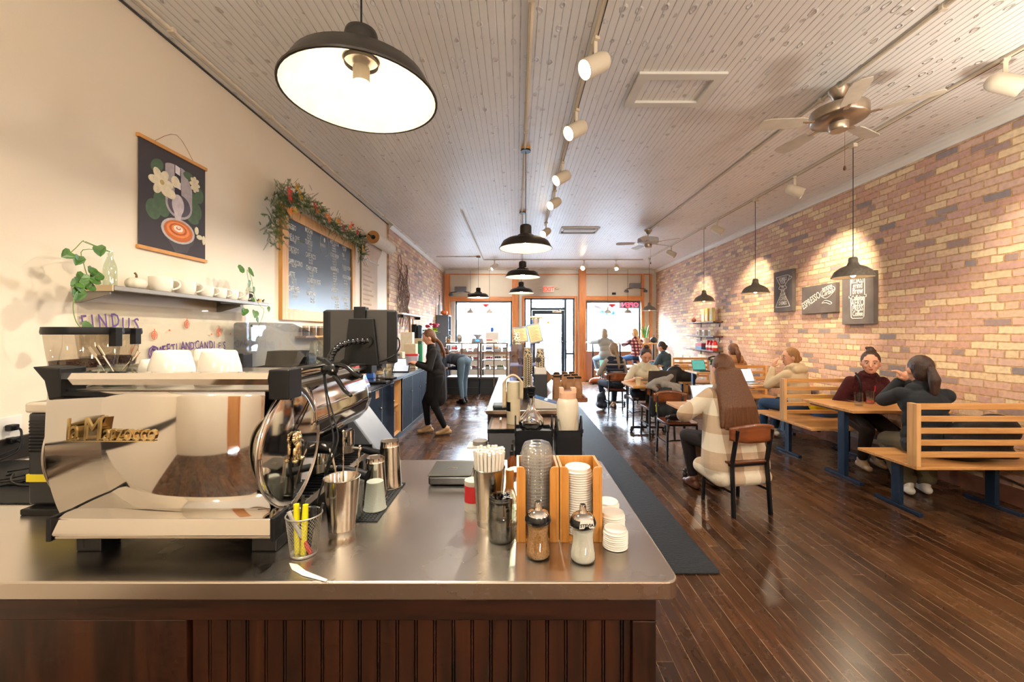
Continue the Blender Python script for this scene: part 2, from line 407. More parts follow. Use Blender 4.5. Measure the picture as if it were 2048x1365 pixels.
    L.new(c, b.inputs['Base Color']); b.inputs['Roughness'].default_value = .4; b.inputs['Specular IOR Level'].default_value = .6; b.inputs['Coat Weight'].default_value = 1; b.inputs['Coat Roughness'].default_value = .4; b.inputs['Coat IOR'].default_value = 1.9
    h = math_node(nt, 'MULTIPLY_ADD', g1, -1.0); L.new(math_node(nt, 'MULTIPLY_ADD', n.outputs['Fac'], 1.2), h.node.inputs[2])
    h.node.inputs[2].links[0].from_node.inputs[2].default_value = 0
    h2 = math_node(nt, 'MULTIPLY_ADD', rim, 2.6); L.new(math_node(nt, 'MULTIPLY_ADD', wv.outputs['Fac'], .25), h2.node.inputs[2])
    h3 = math_node(nt, 'ADD', h, h2)
    bp = N.new('ShaderNodeBump'); bp.inputs['Strength'].default_value = .8; bp.inputs['Distance'].default_value = .008
    L.new(h3, bp.inputs['Height']); L.new(bp.outputs['Normal'], b.inputs['Normal'])
    return m
ceilm = ceil_mat()
paint = mk('warm_wall_paint', 'e8dac4', .55, 0, .02, 1.2, bump=.05, bscale=160)
cream = mk('cream_panel_paint', 'dcd2c2', .6, 0, .03, 2, bump=.04, bscale=120)
whitep = mk('white_trim_paint', 'e2dfd8', .45, 0, .03, 5)
concrete = mk('pavement', 'e2e2e4', .9, 0, .1, 2)

struct('floor', MB().box(XL - .3, XR + .3, YB, YF + .15, -.1, 0), floor_mat())
struct('ceiling', MB().box(XL - .3, XR + .3, YB, YF + .15, CEIL, CEIL + .12), ceilm)
YC = 7.55
struct('wall_left', MB().box(XL - .2, XL, YB, YC, 0, CEIL), paint)
struct('wall_left_brick', MB().box(XL - .2, XL + .03, YC, YF, 0, CEIL), brick)
struct('wall_right', MB().box(XR, XR + .2, YB, YF, 0, CEIL), brick)
struct('baseboard_right', MB().box(XR - .025, XR, YB, YF, 0, .16), mk('scuffed_baseboard', '6e4636', .6, 0, .25, 9), bevel=.004)
struct('baseboard_left', MB().box(XL, XL + .02, YB, 2.9, .95, 1.055), mk('black_splash_board', '2b2520', .4))
# crown strips
def crown(x, s, y0, y1, nm):
    mb = MB(); pr = [(x, CEIL), (x, CEIL - .085), (x + s * .02, CEIL - .085), (x + s * .03, CEIL - .06), (x + s * .065, CEIL - .03), (x + s * .09, CEIL - .018), (x + s * .09, CEIL)]
    mb.prism([(a, c) for a, c in pr], y0, y1, 'y'); struct(nm, mb, whitep)
crown(XR, -1, YB, YF, 'trim_1'); crown(XL + .03, 1, YC, YF, 'trim_2'); 
mb = MB(); mb.box(XL, XL + .012, YB, YC, CEIL - .008, CEIL); struct('trim_3', mb, mk('dark_ceiling_gap', '4c4a4a', .7))

# front wall at the street
P13 = lambda px: (px - CX) * YF / F
Z13 = lambda py: H - (py - CY) * YF / F
fy0, fy1 = YF, YF + .15
W1a, W1b, W2a, W2b = -1.96, -.14, 2.22, 3.97
D0, D1 = .25, 1.86
mb = MB()
mb.box(XL, W1a, fy0, fy1, 0, CEIL); mb.box(W1a, W1b, fy0, fy1, 2.55, CEIL); mb.box(W1a, W1b, fy0, fy1, 0, .9)
mb.box(W1b, D0, fy0, fy1, 0, CEIL); mb.box(D0, D1, fy0, fy1, 2.64, CEIL); mb.box(D1, W2a, fy0, fy1, 0, CEIL)
mb.box(W2a, W2b, fy0, fy1, 2.55, CEIL); mb.box(W2a, W2b, fy0, fy1, 0, .9); mb.box(W2b, XR, fy0, fy1, 0, CEIL)
struct('wall_front', mb, cream)
def board(n, x0, x1, z0, z1, m, t=.03, y=YF):
    return struct(n, MB().box(x0, x1, y - t, y, z0, z1), m, bevel=.004)
board('trim_4', XL + .08, -2.12, 0, CEIL - .14, trimwood, .06)
board('trim_5', -2.12, -.14, 2.55, 2.68, trimwood_x, .07)
board('trim_6', -.14, .06, 0, CEIL - .2, trimwood, .1)
board('trim_7', .06, .19, 0, 2.9, whitep, .02)
board('trim_8', .17, .25, 0, 2.7, trimwood, .05)
board('trim_9', 1.86, 1.94, 0, 2.7, trimwood, .05)
board('trim_10', .25, 1.86, 2.64, 2.7, trimwood_x, .05)
board('trim_11', 1.98, 2.2, 0, CEIL, trimwood, .14)
board('trim_12', 2.2, 4.0, 2.57, 2.7, trimwood_x, .07)
board('trim_13', 3.97, 4.06, 0, CEIL - .14, trimwood, .08)
board('trim_14', 4.24, 4.31, 0, CEIL - .14, trimwood, .06)
board('trim_15', XL + .1, 4.3, CEIL - .16, CEIL - .13, trimwood_x, .035)
board('trim_16', XL + .1, 4.4, CEIL - .13, CEIL - .0, whitep, .03)
board('trim_17', 1.95, 1.98, .0, 2.2, whitep, .03)
board('trim_18', 2.2, 3.97, 0, .9, ceil_mat('fir_wainscot', 'X', 'b5672c', 'c97c3d'), .03)
board('trim_19', 2.2, 3.97, .9, .95, trimwood_x, .1)
board('trim_20', -1.96, -.14, .9, .95, trimwood_x, .1)
for k, x in enumerate((-1.1, .9, 3.1)):
    pass
alu = mk('dark_bronze_aluminium', '26303a', .35, .6, .05)
pane = thin_glass('window_glass', 'fbfdff', .04, .0)
def window(nm, x0, x1, z0, z1):
    t = .05; y0, y1 = YF + .04, YF + .09
    fr = MB().box(x0, x0 + t, y0, y1, z0, z1).box(x1 - t, x1, y0, y1, z0, z1).box(x0 + t, x1 - t, y0, y1, z0, z0 + t).box(x0 + t, x1 - t, y0, y1, z1 - t, z1)
    w = struct(nm, fr, alu, bevel=.003)
    g = MB().box(x0 + t, x1 - t, y0 + .022, y0 + .028, z0 + t, z1 - t).build('pane', pane, w)
    return w
window('window_1', W1a, W1b, .9, 2.55)
window('window_2', W2a, W2b, .9, 2.55)
# entrance door
d = MB(); y0, y1 = YF + .03, YF + .1
for x0, x1 in ((D0, D0 + .05), (D1 - .05, D1), (.44, .5), (1.54, 1.6)): d.box(x0, x1, y0, y1, 0, 2.64)
for a, b_ in ((D0 + .05, .44), (.5, 1.54), (1.6, D1 - .05)): d.box(a, b_, y0, y1, 2.59, 2.64)
d.box(.5, 1.54, y0, y1, 2.26, 2.34); d.box(1.6, D1 - .05, y0, y1, .84, .89); d.box(D0 + .05, .44, y0, y1, 0, .1); d.box(1.6, D1 - .05, y0, y1, 0, .1); d.box(D0 + .05, .44, y0, y1, .84, .89)
dr = struct('door_1', d, alu, bevel=.003)
lf = MB(); ya, yb = YF + .035, YF + .08
lf.box(.505, .6, ya, yb, .01, 2.25).box(1.44, 1.535, ya, yb, .01, 2.25).box(.6, 1.44, ya, yb, .01, .2).box(.6, 1.44, ya, yb, 2.13, 2.25)
leaf = lf.build('door_leaf', alu, dr, bevel=.003)
MB().box(.6, 1.44, ya + .015, ya + .02, .2, 2.13).build('pane', pane, leaf)
MB().box(.5, 1.54, ya + .015, ya + .02, 2.34, 2.59).box(1.6, 1.81, ya + .015, ya + .02, .1, .84).box(1.6, 1.81, ya + .015, ya + .02, .89, 2.59).box(.3, .44, ya + .015, ya + .02, .1, 2.59).build('pane', pane, dr)
MB().rod((.56, YF, 1.26), (1.48, YF, 1.26), .014).rod((.56, YF, 1.26), (.56, ya, 1.26), .012).rod((1.48, YF, 1.26), (1.48, ya, 1.26), .012).build('push_bar', steel, leaf)
MB().box(1.15, 1.43, YF - .02, ya, 2.18, 2.23).bar((1.2, YF - .01, 2.2), (1.38, YF - .12, 2.26), .02).build('door_closer', steel, leaf)
MB().disc((1.17, ya + .01, 1.75), .25, (1, 0, 0), (0, 0, 1), 40).build('round_decal', thin_glass('decal_film', 'e8ecef', .05, .3, .25, 'dfe6ea'), leaf)
MB().box(.98, 1.05, ya + .004, ya + .008, 1.83, 1.9).build('sticker', yellow_m, leaf)
mb = MB()
for i in (0, 1, 2, 4, 5, 6, 8, 9, 11): mb.ring((.68 + i * .065, ya + .012, 2.46), .02, (1, 0, 0), (0, 0, 1), .005, 12, .04)
mb.build('transom_lettering', mk('grey_vinyl', '8d949c', .5), dr)

# back wall with a timber door, seen only in reflections
mb = MB(); mb.box(XL, .9, YB - .15, YB, 0, CEIL).box(1.9, XR, YB - .15, YB, 0, CEIL).box(.9, 1.9, YB - .15, YB, 2.15, CEIL)
struct('wall_back', mb, paint)
bd = struct('door_2', MB().box(.98, 1.82, YB - .1, YB - .05, 0, 2.07), wood('tan_door', 'a9713f', 'bd8650', .4, 'z'), bevel=.005)
MB().box(.9, .98, YB - .15, YB + .02, 0, 2.15).box(1.82, 1.9, YB - .15, YB + .02, 0, 2.15).box(.98, 1.82, YB - .15, YB + .02, 2.07, 2.15).build('door_frame', trimwood, bd)
MB().ball((1.08, YB - .01, 1.0), .03).rod((1.08, YB - .06, 1.0), (1.08, YB - .01, 1.0), .012).build('door_knob', steel, bd)

# attic hatch and vent in the ceiling
hx0, hx1, hy0, hy1 = .94, 1.62, 3.13, 3.6
mb = MB()
for a in ((hx0, hx1, hy0, hy0 + .075), (hx0, hx1, hy1 - .075, hy1), (hx0, hx0 + .075, hy0 + .075, hy1 - .075), (hx1 - .075, hx1, hy0 + .075, hy1 - .075)):
    mb.box(*a, CEIL - .022, CEIL - .0005)
struct('trim_21', mb, whitep, 'painted frame around the ceiling hatch', bevel=.003)
v = thing('ceiling_vent', 'white rectangular air vent with two dark slots in the ceiling', 'vent', (1.22, 8.0, CEIL))
MB().box(-.37, .37, -.24, -.21, -.02, 0).box(-.37, .37, .21, .24, -.02, 0).box(-.37, -.34, -.21, .21, -.02, 0).box(.34, .37, -.21, .21, -.02, 0).box(-.3, .3, -.1, .1, -.02, 0).build('frame', whitep, v)
MB().box(-.34, .34, -.2, -.12, -.01, -.002).box(-.34, .34, .12, .2, -.01, -.002).build('slot', mk('dark_slot', '6f6862', .7), v)

# ceiling conduits
def conduit(label, pts, r=.012, m=cream_paint, straps=4):
    c = thing('conduit', label, 'conduit', pts[0])
    o = pts[0]
    MB().tube(pts, r, 8).build('pipe', m, c, smooth=True, off=o)
    for i in range(straps):
        f = (i + .5) / straps
        p = Vector(pts[0]).lerp(Vector(pts[-1]), f) if len(pts) == 2 else None
        if p: MB().box(p.x - .022, p.x + .022, p.y - .012, p.y + .012, p.z - r - .003, CEIL).build('strap', m, c, off=o)
zc_ = CEIL - .014
conduit('painted conduit along the ceiling beside the cream left wall', [(-2.26, 0, zc_), (-2.26, 12.9, zc_)], .014, straps=12)
conduit('thick painted conduit on the ceiling above the row of dark pendant lamps', [(.09, 0, zc_), (.09, 9.7, zc_)], .016, straps=6)
conduit('painted conduit on the ceiling running between the two ceiling fans', [(2.62, -1, zc_), (2.58, 8, zc_)], .013, straps=9)
conduit('short conduit crossing from the left wall to the small pendant by the street window', [(-2.1, 10.75, zc_), (-1.05, 10.75, zc_)], .01, straps=3)
conduit('thin conduit along the ceiling over the street windows', [(-2.1, 12.7, zc_), (4.2, 12.7, zc_)], .011, straps=5)

# street outside
ext = struct('ground_pavement', MB().box(-30, 30, YF + .15, 17.5, -.15, -.03), concrete)
struct('ground_road', MB().box(-60, 60, 17.5, 29, -.2, -.12), mk('asphalt', 'c4c5c9', .9))
struct('ground_far_pavement', MB().box(-60, 60, 29, 33, -.15, -.03), concrete)
def facade(x0, x1, h, col, label, wins, y=33):
    b = thing('building', label, 'building', ((x0 + x1) / 2, y, 0)); w = (x1 - x0) / 2
    MB().box(-w, w, 0, 6, 0, h).box(-w - .1, w + .1, -.15, 0, h - .5, h).build('wall', mk('facade_' + col, col, .8), b)
    for (a, c, z0, z1) in wins:
        MB().box(a, c, -.04, 0, z0, z1).build('window', mk('far_window', '1d3450', .5, spec=.1), b)
facade(-26, -8.3, 7, 'cfc9c0', 'pale two storey building across the street behind the left window', [(-8, -5, .4, 2.6), (-3, 0, .4, 2.6), (2, 5, .4, 2.6)])
facade(-8, 3.7, 6, 'd8d2c8', 'cream building across the street behind the glass door', [(-4, -1, .4, 2.6), (1, 4, .4, 2.6)])
facade(4, 13, 7, 'c4bcb4', 'grey building with blue windows across the street behind the right window', [(-2.6, -.6, .9, 3.3), (.6, 1.3, 2.2, 4.2), (2.6, 3.2, 2.2, 4.2), (-3.9, -3.1, 2, 3.4)])
def car(x, y, col, label):
    c = thing('car', label, 'car', (x, y, -.12))
    b = MB(); prof = [(-2.1, .35), (-2.15, .7), (-1.9, .95), (-1.1, 1.0), (-.5, 1.42), (.9, 1.45), (1.5, 1.02), (2.1, .92), (2.2, .5), (2.1, .3)]
    b.prism(prof, -.85, .85, 'y'); b.build('body', mk('car_' + col, col, .25, .3), c, bevel=.06)
    MB().prism([(-.95, 1.0), (-.45, 1.36), (.85, 1.38), (1.3, 1.02)], -.87, .87, 'y').build('windows', mk('car_glass', '1d2a38', .1), c)
    for xx in (-1.35, 1.35):
        for yy in (-.86, .68): MB().rod((xx, yy, .33), (xx, yy + .18, .33), .33, 20).build('wheel', rubber, c)
car(7.2, 26.5, 'b9bcc2', 'silver car parked across the street seen through the right window')
car(-3.2, 26.5, 'd8d8d8', 'white car parked across the street seen through the left window')
car(2.0, 26.6, 'c9ccd0', 'pale grey car parked across the street seen through the glass door')

# ================= camera, sky, lights =================
cd = bpy.data.cameras.new('camera'); cam = bpy.data.objects.new('camera', cd); COL.objects.link(cam)
cam.location = (0, 0, H); cam.rotation_euler = (PI / 2, 0, 0); cd.sensor_width = 36; cd.lens = F / 2048 * 36
cd.shift_x = -(CX - 1024) / 2048; cd.shift_y = (CY - 682.5) / 2048; cd.clip_start = .05
sc.camera = cam
w = bpy.data.worlds.new('overcast_sky'); sc.world = w; w.use_nodes = True
bg = w.node_tree.nodes['Background']; bg.inputs['Color'].default_value = (.72, .86, 1, 1); bg.inputs['Strength'].default_value = 85
def light(name, kind, loc, power, col, **k):
    l = bpy.data.lights.new(name, kind); l.energy = power; l.color = col
    for a, v in k.items():
        if a not in ('rot', 'aim'): setattr(l, a, v)
    o = bpy.data.objects.new(name, l); COL.objects.link(o); o.location = loc
    if 'aim' in k:
        o.rotation_euler = (Vector(k['aim']) - Vector(loc)).to_track_quat('-Z', 'Y').to_euler()
    return o
for nm, x0, x1, z0, z1 in (('window_portal', W1a, W1b, .9, 2.55), ('window_portal', W2a, W2b, .9, 2.55), ('door_portal', D0, D1, 0, 2.6)):
    o = light(nm, 'AREA', ((x0 + x1) / 2, YF + .2, (z0 + z1) / 2), 1, (1, 1, 1), shape='RECTANGLE', size=x1 - x0, size_y=z1 - z0)
    o.rotation_euler = (-PI / 2, 0, 0); o.data.cycles.is_portal = True
WARM = (1, .8, .55); WARM2 = (1, .91, .77)
sc.view_settings.view_transform = 'Standard'; sc.view_settings.look = 'None'; sc.view_settings.exposure = .72; sc.view_settings.gamma = 1
sc.view_settings.use_curve_mapping = False
cy = sc.cycles; cy.use_denoising = True; cy.max_bounces = 6; cy.diffuse_bounces = 3; cy.glossy_bounces = 3; cy.transmission_bounces = 6; cy.transparent_max_bounces = 14; cy.use_adaptive_sampling = True; cy.adaptive_threshold = .04; cy.adaptive_min_samples = 16; cy.time_limit = 1150
cy.caustics_reflective = False; cy.caustics_refractive = False; cy.sample_clamp_indirect = 3; cy.blur_glossy = .5
# ================= lamps =================
shade_out = mk('bronze_enamel', '2e2a26', .38, .4, .08, 10)
shade_in = mk('white_enamel_inside', 'f4ead9', .45)
bulb_m = mk('lit_bulb', 'fff2d8', .3, emit='ffe2b8', es=110)
spot_face = mk('lit_spot_face', 'fff2d8', .3, emit='ffe2b8', es=30)
bulb_s = mk('lit_bulb_soft', 'fff2d8', .3, emit='ffdca8', es=14)
def shade_profile(r, h, cone=False):
    if cone:  # rounded farmhouse cone
        return [(.2 * r, h), (.22 * r, h * .8), (.3 * r, h * .62), (.62 * r, h * .48), (.86 * r, h * .3), (.96 * r, h * .1), (r, 0)]
    return [(.2 * r, h), (.205 * r, h * .62), (.3 * r, h * .585), (.355 * r, h * .51), (.365 * r, h * .47), (.7 * r, h * .41), (.86 * r, h * .3), (.96 * r, h * .1), (r, 0)]
def pendant(r, h, drop, name='pendant_lamp', cone=False, outer=None, bulb=True):
    """origin at the ceiling; rim of the shade at -drop"""
    t = thing(name, None, None)
    outer = outer or shade_out
    pr = shade_profile(r, h, cone)
    sh = MB().lathe([(a, z - drop) for a, z in pr], n=48)
    s = sh.build('shade', outer, t, smooth=60)
    MB().lathe([(max(a - .004, .001), z - drop - .002) for a, z in pr[2:]] + [], n=48).lathe([(0, pr[2][1] - drop - .004), (pr[2][0] - .004, pr[2][1] - drop - .004)], n=48).build('inner_reflector', shade_in, s, smooth=60)
    MB().lathe([(r - .004, -drop - .004), (r + .004, -drop - .004), (r + .005, -drop + .003), (r - .003, -drop + .004), (r - .004, -drop - .004)], n=48).build('rim', outer, s, smooth=60)
    cr = .22 * r
    MB().lathe([(0, h - drop + .012), (cr * .7, h - drop + .008), (cr * .95, h - drop - .005), (cr, h - drop - .02), (cr, h * .5 - drop)], n=28).build('socket_cup', outer, t, smooth=60)
    MB().tube([(0, 0, -.01), (0, 0, h - drop)], .004, 6).build('cord', black, t)
    if not cone:
        MB().cyl(.055, -.035, -.02, n=28).build('canopy', black_metal, t, smooth=True)
        MB().box(-.05, .05, -.06, .06, -.02, 0).build('mounting_block', frame_wood, t, bevel=.003)
    else:
        MB().box(-.022, .022, -.035, .035, -.06, -.02).build('track_adapter', cream_paint, t, bevel=.003)
    if bulb:
        MB().cyl(r * .11, -drop + h * .22, -drop + h * .45, n=18).build('socket', white_plastic, t)
        MB().ball((0, 0, -drop + h * .1), r * .1 + .006, 16).build('bulb', bulb_m if not cone else bulb_s, t, smooth=180)
    return t
p1 = pendant(.285, .25, CEIL - 2.46)
dark = [((-.60, 1.585), 'large dark metal pendant lamp hanging in the near foreground over the steel counter'),
        ((.1, 4.45), 'dark metal pendant lamp with its canopy on a long conduit, first one down the row'),
        ((.1, 6.75), 'dark metal pendant lamp second along the middle row'),
        ((.11, 9.5), 'dark metal pendant lamp last along the middle row, above the exit sign in view'),
        ((-1.0, 10.75), 'dark metal pendant lamp hanging alone before the left street window')]
def dlight(name, x, y, z, power, col, size=.16):
    return light(name, 'AREA', (x, y, z), power, col, shape='DISK', size=size)
def plight(name, x, y, z, power, col=WARM, r=.04):
    return light(name, 'POINT', (x, y, z), power, col, shadow_soft_size=r)
for i, ((x, y), lb) in enumerate(dark):
    o = p1 if i == 0 else copy_tree(p1)
    o.location = (x, y, CEIL); tag(o, lb, 'lamp', 'dark pendant lamps')
    dlight('pendant_and_fill_glow', x, y, 2.45, (20, 24, 26, 30, 30)[i], WARM2)
grey_shade = mk('weathered_zinc', '716b62', .6, .3, .25, 40)
p2 = pendant(.185, .2, CEIL - 2.13, cone=True, outer=grey_shade)
for i, ((px, py), y, lb) in enumerate([((1709, 285), 4.3, 'grey metal pendant lamp nearest the camera before the chalk sign with the tall press'),
        ((1511, 395), 6.06, 'grey metal pendant lamp beside the first chalk sign by the brick wall'),
        ((1402, 453), 7.72, 'grey metal pendant lamp above the small wall shelves'),
        ((1295, 513), 10.9, 'grey metal pendant lamp farthest along the brick wall, near the potted snake plant')]):
    o = p2 if i == 0 else copy_tree(p2)
    o.location = (3.53, y, CEIL); tag(o, lb, 'lamp', 'grey pendant lamps along the brick wall')
    dlight('pendant_and_fill_glow', 3.53, y, 2.115, 7, WARM, .12)
p3 = pendant(.12, .16, CEIL - 2.17, cone=True, outer=mk('pale_grey_enamel', 'b9b4aa', .5), bulb=False)
for i, (x, lb) in enumerate([(-1.43, 'left of the two small pale pendants before the left street window'), (-.84, 'right of the two small pale pendants before the left street window'),
        (2.83, 'left of the two small pale pendants before the right street window'), (3.45, 'right of the two small pale pendants before the right street window')]):
    o = p3 if i == 0 else copy_tree(p3)
    o.location = (x, 12.72, CEIL - .02); tag(o, lb, 'lamp', 'small pale window pendants')

# ---- track lights
def track(label, a, b):
    t = thing('light_track', label, 'light track', a)
    MB().bar(a, b, .034, .022).build('rail', cream_paint, t, off=a, bevel=.003)
    mb = MB(); a2 = Vector(a) + Vector((.012, 0, -.012)); b2 = Vector(b) + Vector((.012, 0, -.012))
    mb.bar(a2, b2, .006, .002); mb.build('conductor_slot', black, t, off=a)
zt = CEIL - .0115
TX1, TX2 = .53, 3.53
track('cream light track along the ceiling right of the dark pendants', (TX1, 1.0, zt), (TX1, 7.6, zt))
track('long cream light track along the ceiling beside the brick wall', (TX2, .8, zt), (TX2, 10.95, zt))
track('cream light track running across the ceiling near the street front', (-.9, 11.2, zt), (3.45, 11.2, zt))
track('thin cream light track on the ceiling above the back counter aisle', (-.9, 6.7, zt), (-.9, 11.15, zt))
def head(lit):
    """hung from the track at the origin, barrel opening toward local +X and down"""
    t = thing('track_spotlight', None, None)
    MB().box(-.018, .018, -.03, .03, -.045, -.022).build('adapter', cream_paint, t, bevel=.002)
    MB().bar((0, 0, -.04), (0, 0, -.15), .026, .012, up=(0, 1, 0)).build('stem', cream_paint, t, bevel=.002)
    Mx = T(0, 0, -.2) @ Matrix.Rotation(R(122), 4, 'Y')
    MB().lathe([(0, -.115), (.03, -.11), (.053, -.09), (.064, -.055), (.066, .1), (.06, .1), (.06, .06)], n=28, M=Mx).build('barrel', cream_paint, t, smooth=50)
    MB().lathe([(0, .055), (.059, .06)], n=24, M=Mx).build('lamp_face', spot_face if lit else mk('unlit_reflector', 'b8ab96', .3), t)
    return t
hl, hd = head(True), head(False)
used = [False, False]
def spot(x, y, rz, lit, label, group, power=0, aim=None, col=WARM2):
    k = 0 if lit else 1; src = (hl, hd)[k]
    o = src if not used[k] else copy_tree(src)
    used[k] = True
    o.location = (x, y, CEIL); o.rotation_euler = (0, 0, rz); tag(o, label, 'spotlight', group)
    if power:
        d = Vector((math.cos(rz), math.sin(rz), 0))
        p = Vector((x, y, CEIL - .27)) + d * .1
        light('spot_beam', 'SPOT', p, power, col, aim=aim or p + d + Vector((0, 0, -1.2)), spot_size=R(62), spot_blend=.7, shadow_soft_size=.05)
g1 = 'cream spotlights on the middle track'; g2 = 'cream spotlights on the track by the brick wall'; g3 = 'cream spotlights on the cross track near the street'
for i, (y, rz, lb) in enumerate([(2.75, 200, 'lit cream spotlight nearest the camera on the middle track'), (3.63, 205, 'lit cream spotlight second on the middle track'),
        (4.75, 205, 'cream spotlight third on the middle track'), (5.7, 215, 'cream spotlight fourth on the middle track'), (7.35, 225, 'cream spotlight last on the middle track')]):
    spot(TX1, y, R(rz), True, lb, g1, 130, (XL + .6, y + .2, 1.0))
for i, (y, lb) in enumerate([(2.96, 'large cream spotlight cut by the right edge of the picture'), (5.2, 'cream spotlight between the two nearest grey pendants'),
        (7.2, 'cream spotlight between the second and third grey pendants'), (9.35, 'small cream spotlight beyond the third grey pendant')]):
    spot(TX2, y, R(-32), False, lb, g2, (90, 220, 160, 120)[i], (XR, y + .55 - (i == 0) * .2, 2.1), WARM)
for x, rz, lb, lit in [(-.6, 200, 'left white spotlight on the cross track', False), (1.85, 230, 'lit spotlight in the middle of the cross track above the exit sign', True), (2.72, 270, 'right spotlight on the cross track before the wide timber post', False)]:
    spot(x, 11.2, R(rz), lit, lb, g3, 110, (x, 13.1, 2.75))
# bare fill points added outside the view to brighten the room; no fixtures
for x, y in ((-.6, -1.3), (1.6, -1.2), (3.53, .2), (3.53, 2.4)):
    plight('pendant_and_fill_glow', x, y, 2.6, 72 if y < 2 else 34, WARM2, .12)

# ---- ceiling fans
fanm = mk('brushed_nickel', 'a79a8a', .3, .9, .08, 30); blade_m = mk('pale_fan_blade', 'c9bfb0', .5)
def fan(x, y, m, label):
    t = thing('ceiling_fan', label, 'ceiling fan', (x, y, CEIL))
    MB().lathe([(0, 0), (.075, 0), (.072, -.03), (.05, -.055), (.045, -.075), (.02, -.09), (0, -.09)], n=28).build('canopy', fanm, t, smooth=50)
    MB().cyl(.011, -.17, -.08).build('downrod', fanm, t)
    MB().lathe([(0, -.155), (.15, -.16), (.195, -.172), (.2, -.19), (.2, -.245), (.19, -.262), (.12, -.275), (.09, -.285), (0, -.285)], n=44).build('motor_housing', m, t, smooth=50)
    MB().lathe([(0, -.28), (.07, -.28), (.07, -.335), (.062, -.345), (0, -.345)], n=28).build('switch_housing', fanm, t, smooth=50)
    for k in range(5):
        A = rotz(2 * PI * k / 5 + .5)
        mb = MB().box(.17, .27, -.018, .018, -.262, -.257, A)
        br = mb.build('blade_arm', fanm, t)
        bl = MB().prism([(.25, -.05), (.3, -.062), (.55, -.07), (.6, -.055), (.615, 0), (.6, .055), (.55, .07), (.3, .062), (.25, .05)], -.006, 0, M=A @ T(0, 0, -.255) @ Matrix.Rotation(R(10), 4, 'X'))
        bl.build('blade', blade_m, t, bevel=.002)
    MB().rod((.05, 0, -.345), (.05, 0, -.63), .0015, 5).build('pull_chain', brass, t)
    MB().lathe([(0, -.67), (.009, -.665), (.011, -.65), (.005, -.63), (0, -.628)], (.05, 0, 0), 12).build('pull_knob', mk('dark_knob', '4a2c1a', .4), t, smooth=True)
    return t
fan(2.64, 3.36, fanm, 'brushed nickel ceiling fan with pull chain nearest the camera')
fan(2.56, 7.98, mk('white_fan_housing', 'c3c9d1', .4), 'white ceiling fan farther down the room')

# ---- exit sign, emergency lights
t = thing('exit_sign', 'white exit sign with red letters and two lamp heads above the door', 'exit sign', (1.02, YF - .05, 2.92))
MB().box(-.17, .17, 0, .05, -.1, .12).build('housing', white_plastic, t, bevel=.006)
MB().text('EXIT', .2, (0, -.002, -.065), (1, 0, 0), (0, 0, 1), sx=.85, align='CENTER', bold=.006).build('lettering', mk('exit_red', 'e2382a', .4, emit='ff3a26', es=1.2), t)
for s in (-1, 1): MB().ball((s * .27, 0, .03), (.07, .05, .04), 14).rod((s * .16, .02, .02), (s * .22, .01, .02), .01).build('lamp_head', cream_paint, t, smooth=180)
def emerg(x, z, lb):
    t = thing('emergency_light', lb, 'emergency light', (x, YF - .12, z))
    MB().box(-.18, .18, 0, .12, 0, .16).build('battery_box', mk('grey_metal_box', '75767a', .5), t, bevel=.006)
    for s in (-1, 1):
        h = MB().rod((s * .1, .03, .0), (s * .3, -.02, -.03), .012); h.build('arm', black, t)
        MB().lathe([(0, 0), (.05, .01), (.07, .06), (.068, .075), (0, .07)], n=20, M=T(s * .3, -.02, -.05) @ Matrix.Rotation(R(200), 4, 'X')).build('lamp_head', mk('grey_lamp_head', '57585c', .35), t, smooth=40)
emerg(-1.78, 2.84, 'grey emergency light with two heads over the left street window')
emerg(3.78, 2.95, 'grey emergency light with two heads over the right street window')
tag(MB().box(3.05, 3.17, YF - .02, YF, 2.75, 2.82).build('sensor_box', black), 'small black box on the cream panel above the right street window', 'sensor')
# ================= steel counter in the foreground =================
def rrect(x0, x1, y0, y1, r, n=6, corners=(1, 1, 1, 1)):
    P = []
    for k, (cx, cy, a) in enumerate(((x1 - r, y0 + r, -90), (x1 - r, y1 - r, 0), (x0 + r, y1 - r, 90), (x0 + r, y0 + r, 180))):
        if corners[k]:
            for i in range(n + 1):
                t = R(a + 90 * i / n); P.append((cx + r * math.cos(t), cy + r * math.sin(t)))
        else: P.append(((x1, y0), (x1, y1), (x0, y1), (x0, y0))[k])
    return P
def steel_top_mat():
    m, nt, b = base('counter_steel'); N = nt.nodes; L = nt.links
    tc = N.new('ShaderNodeTexCoord'); mp = N.new('ShaderNodeMapping'); mp.inputs['Scale'].default_value = (3, 140, 3); L.new(tc.outputs['Object'], mp.inputs['Vector'])
    n = N.new('ShaderNodeTexNoise'); n.inputs['Scale'].default_value = 2; n.inputs['Detail'].default_value = 5; L.new(mp.outputs[0], n.inputs['Vector'])
    n2 = N.new('ShaderNodeTexNoise'); n2.inputs['Scale'].default_value = 3; n2.inputs['Detail'].default_value = 5; L.new(tc.outputs['Object'], n2.inputs['Vector'])
    rp = ramp(N, [(.3, 'c9c1b7'), (.7, 'dad3ca')]); L.new(n2.outputs['Fac'], rp.inputs['Fac']); L.new(rp.outputs[0], b.inputs['Base Color'])
    b.inputs['Metallic'].default_value = 1
    mr = N.new('ShaderNodeMapRange'); L.new(n2.outputs['Fac'], mr.inputs[0]); mr.inputs[3].default_value = .24; mr.inputs[4].default_value = .3; L.new(mr.outputs[0], b.inputs['Roughness'])
    b.inputs['Anisotropic'].default_value = .4
    return m
csteel = steel_top_mat()
t = thing('worktop', 'wide brushed stainless steel worktop across the foreground carrying the espresso machine', 'countertop', (-1, 1.45, .95))
MB().prism(rrect(XL + .02, .395, .984, 1.929, .035, corners=(1, 1, 0, 0)), .905, .95).build('slab', csteel, t, off=(-1, 1.45, .95), bevel=.004)
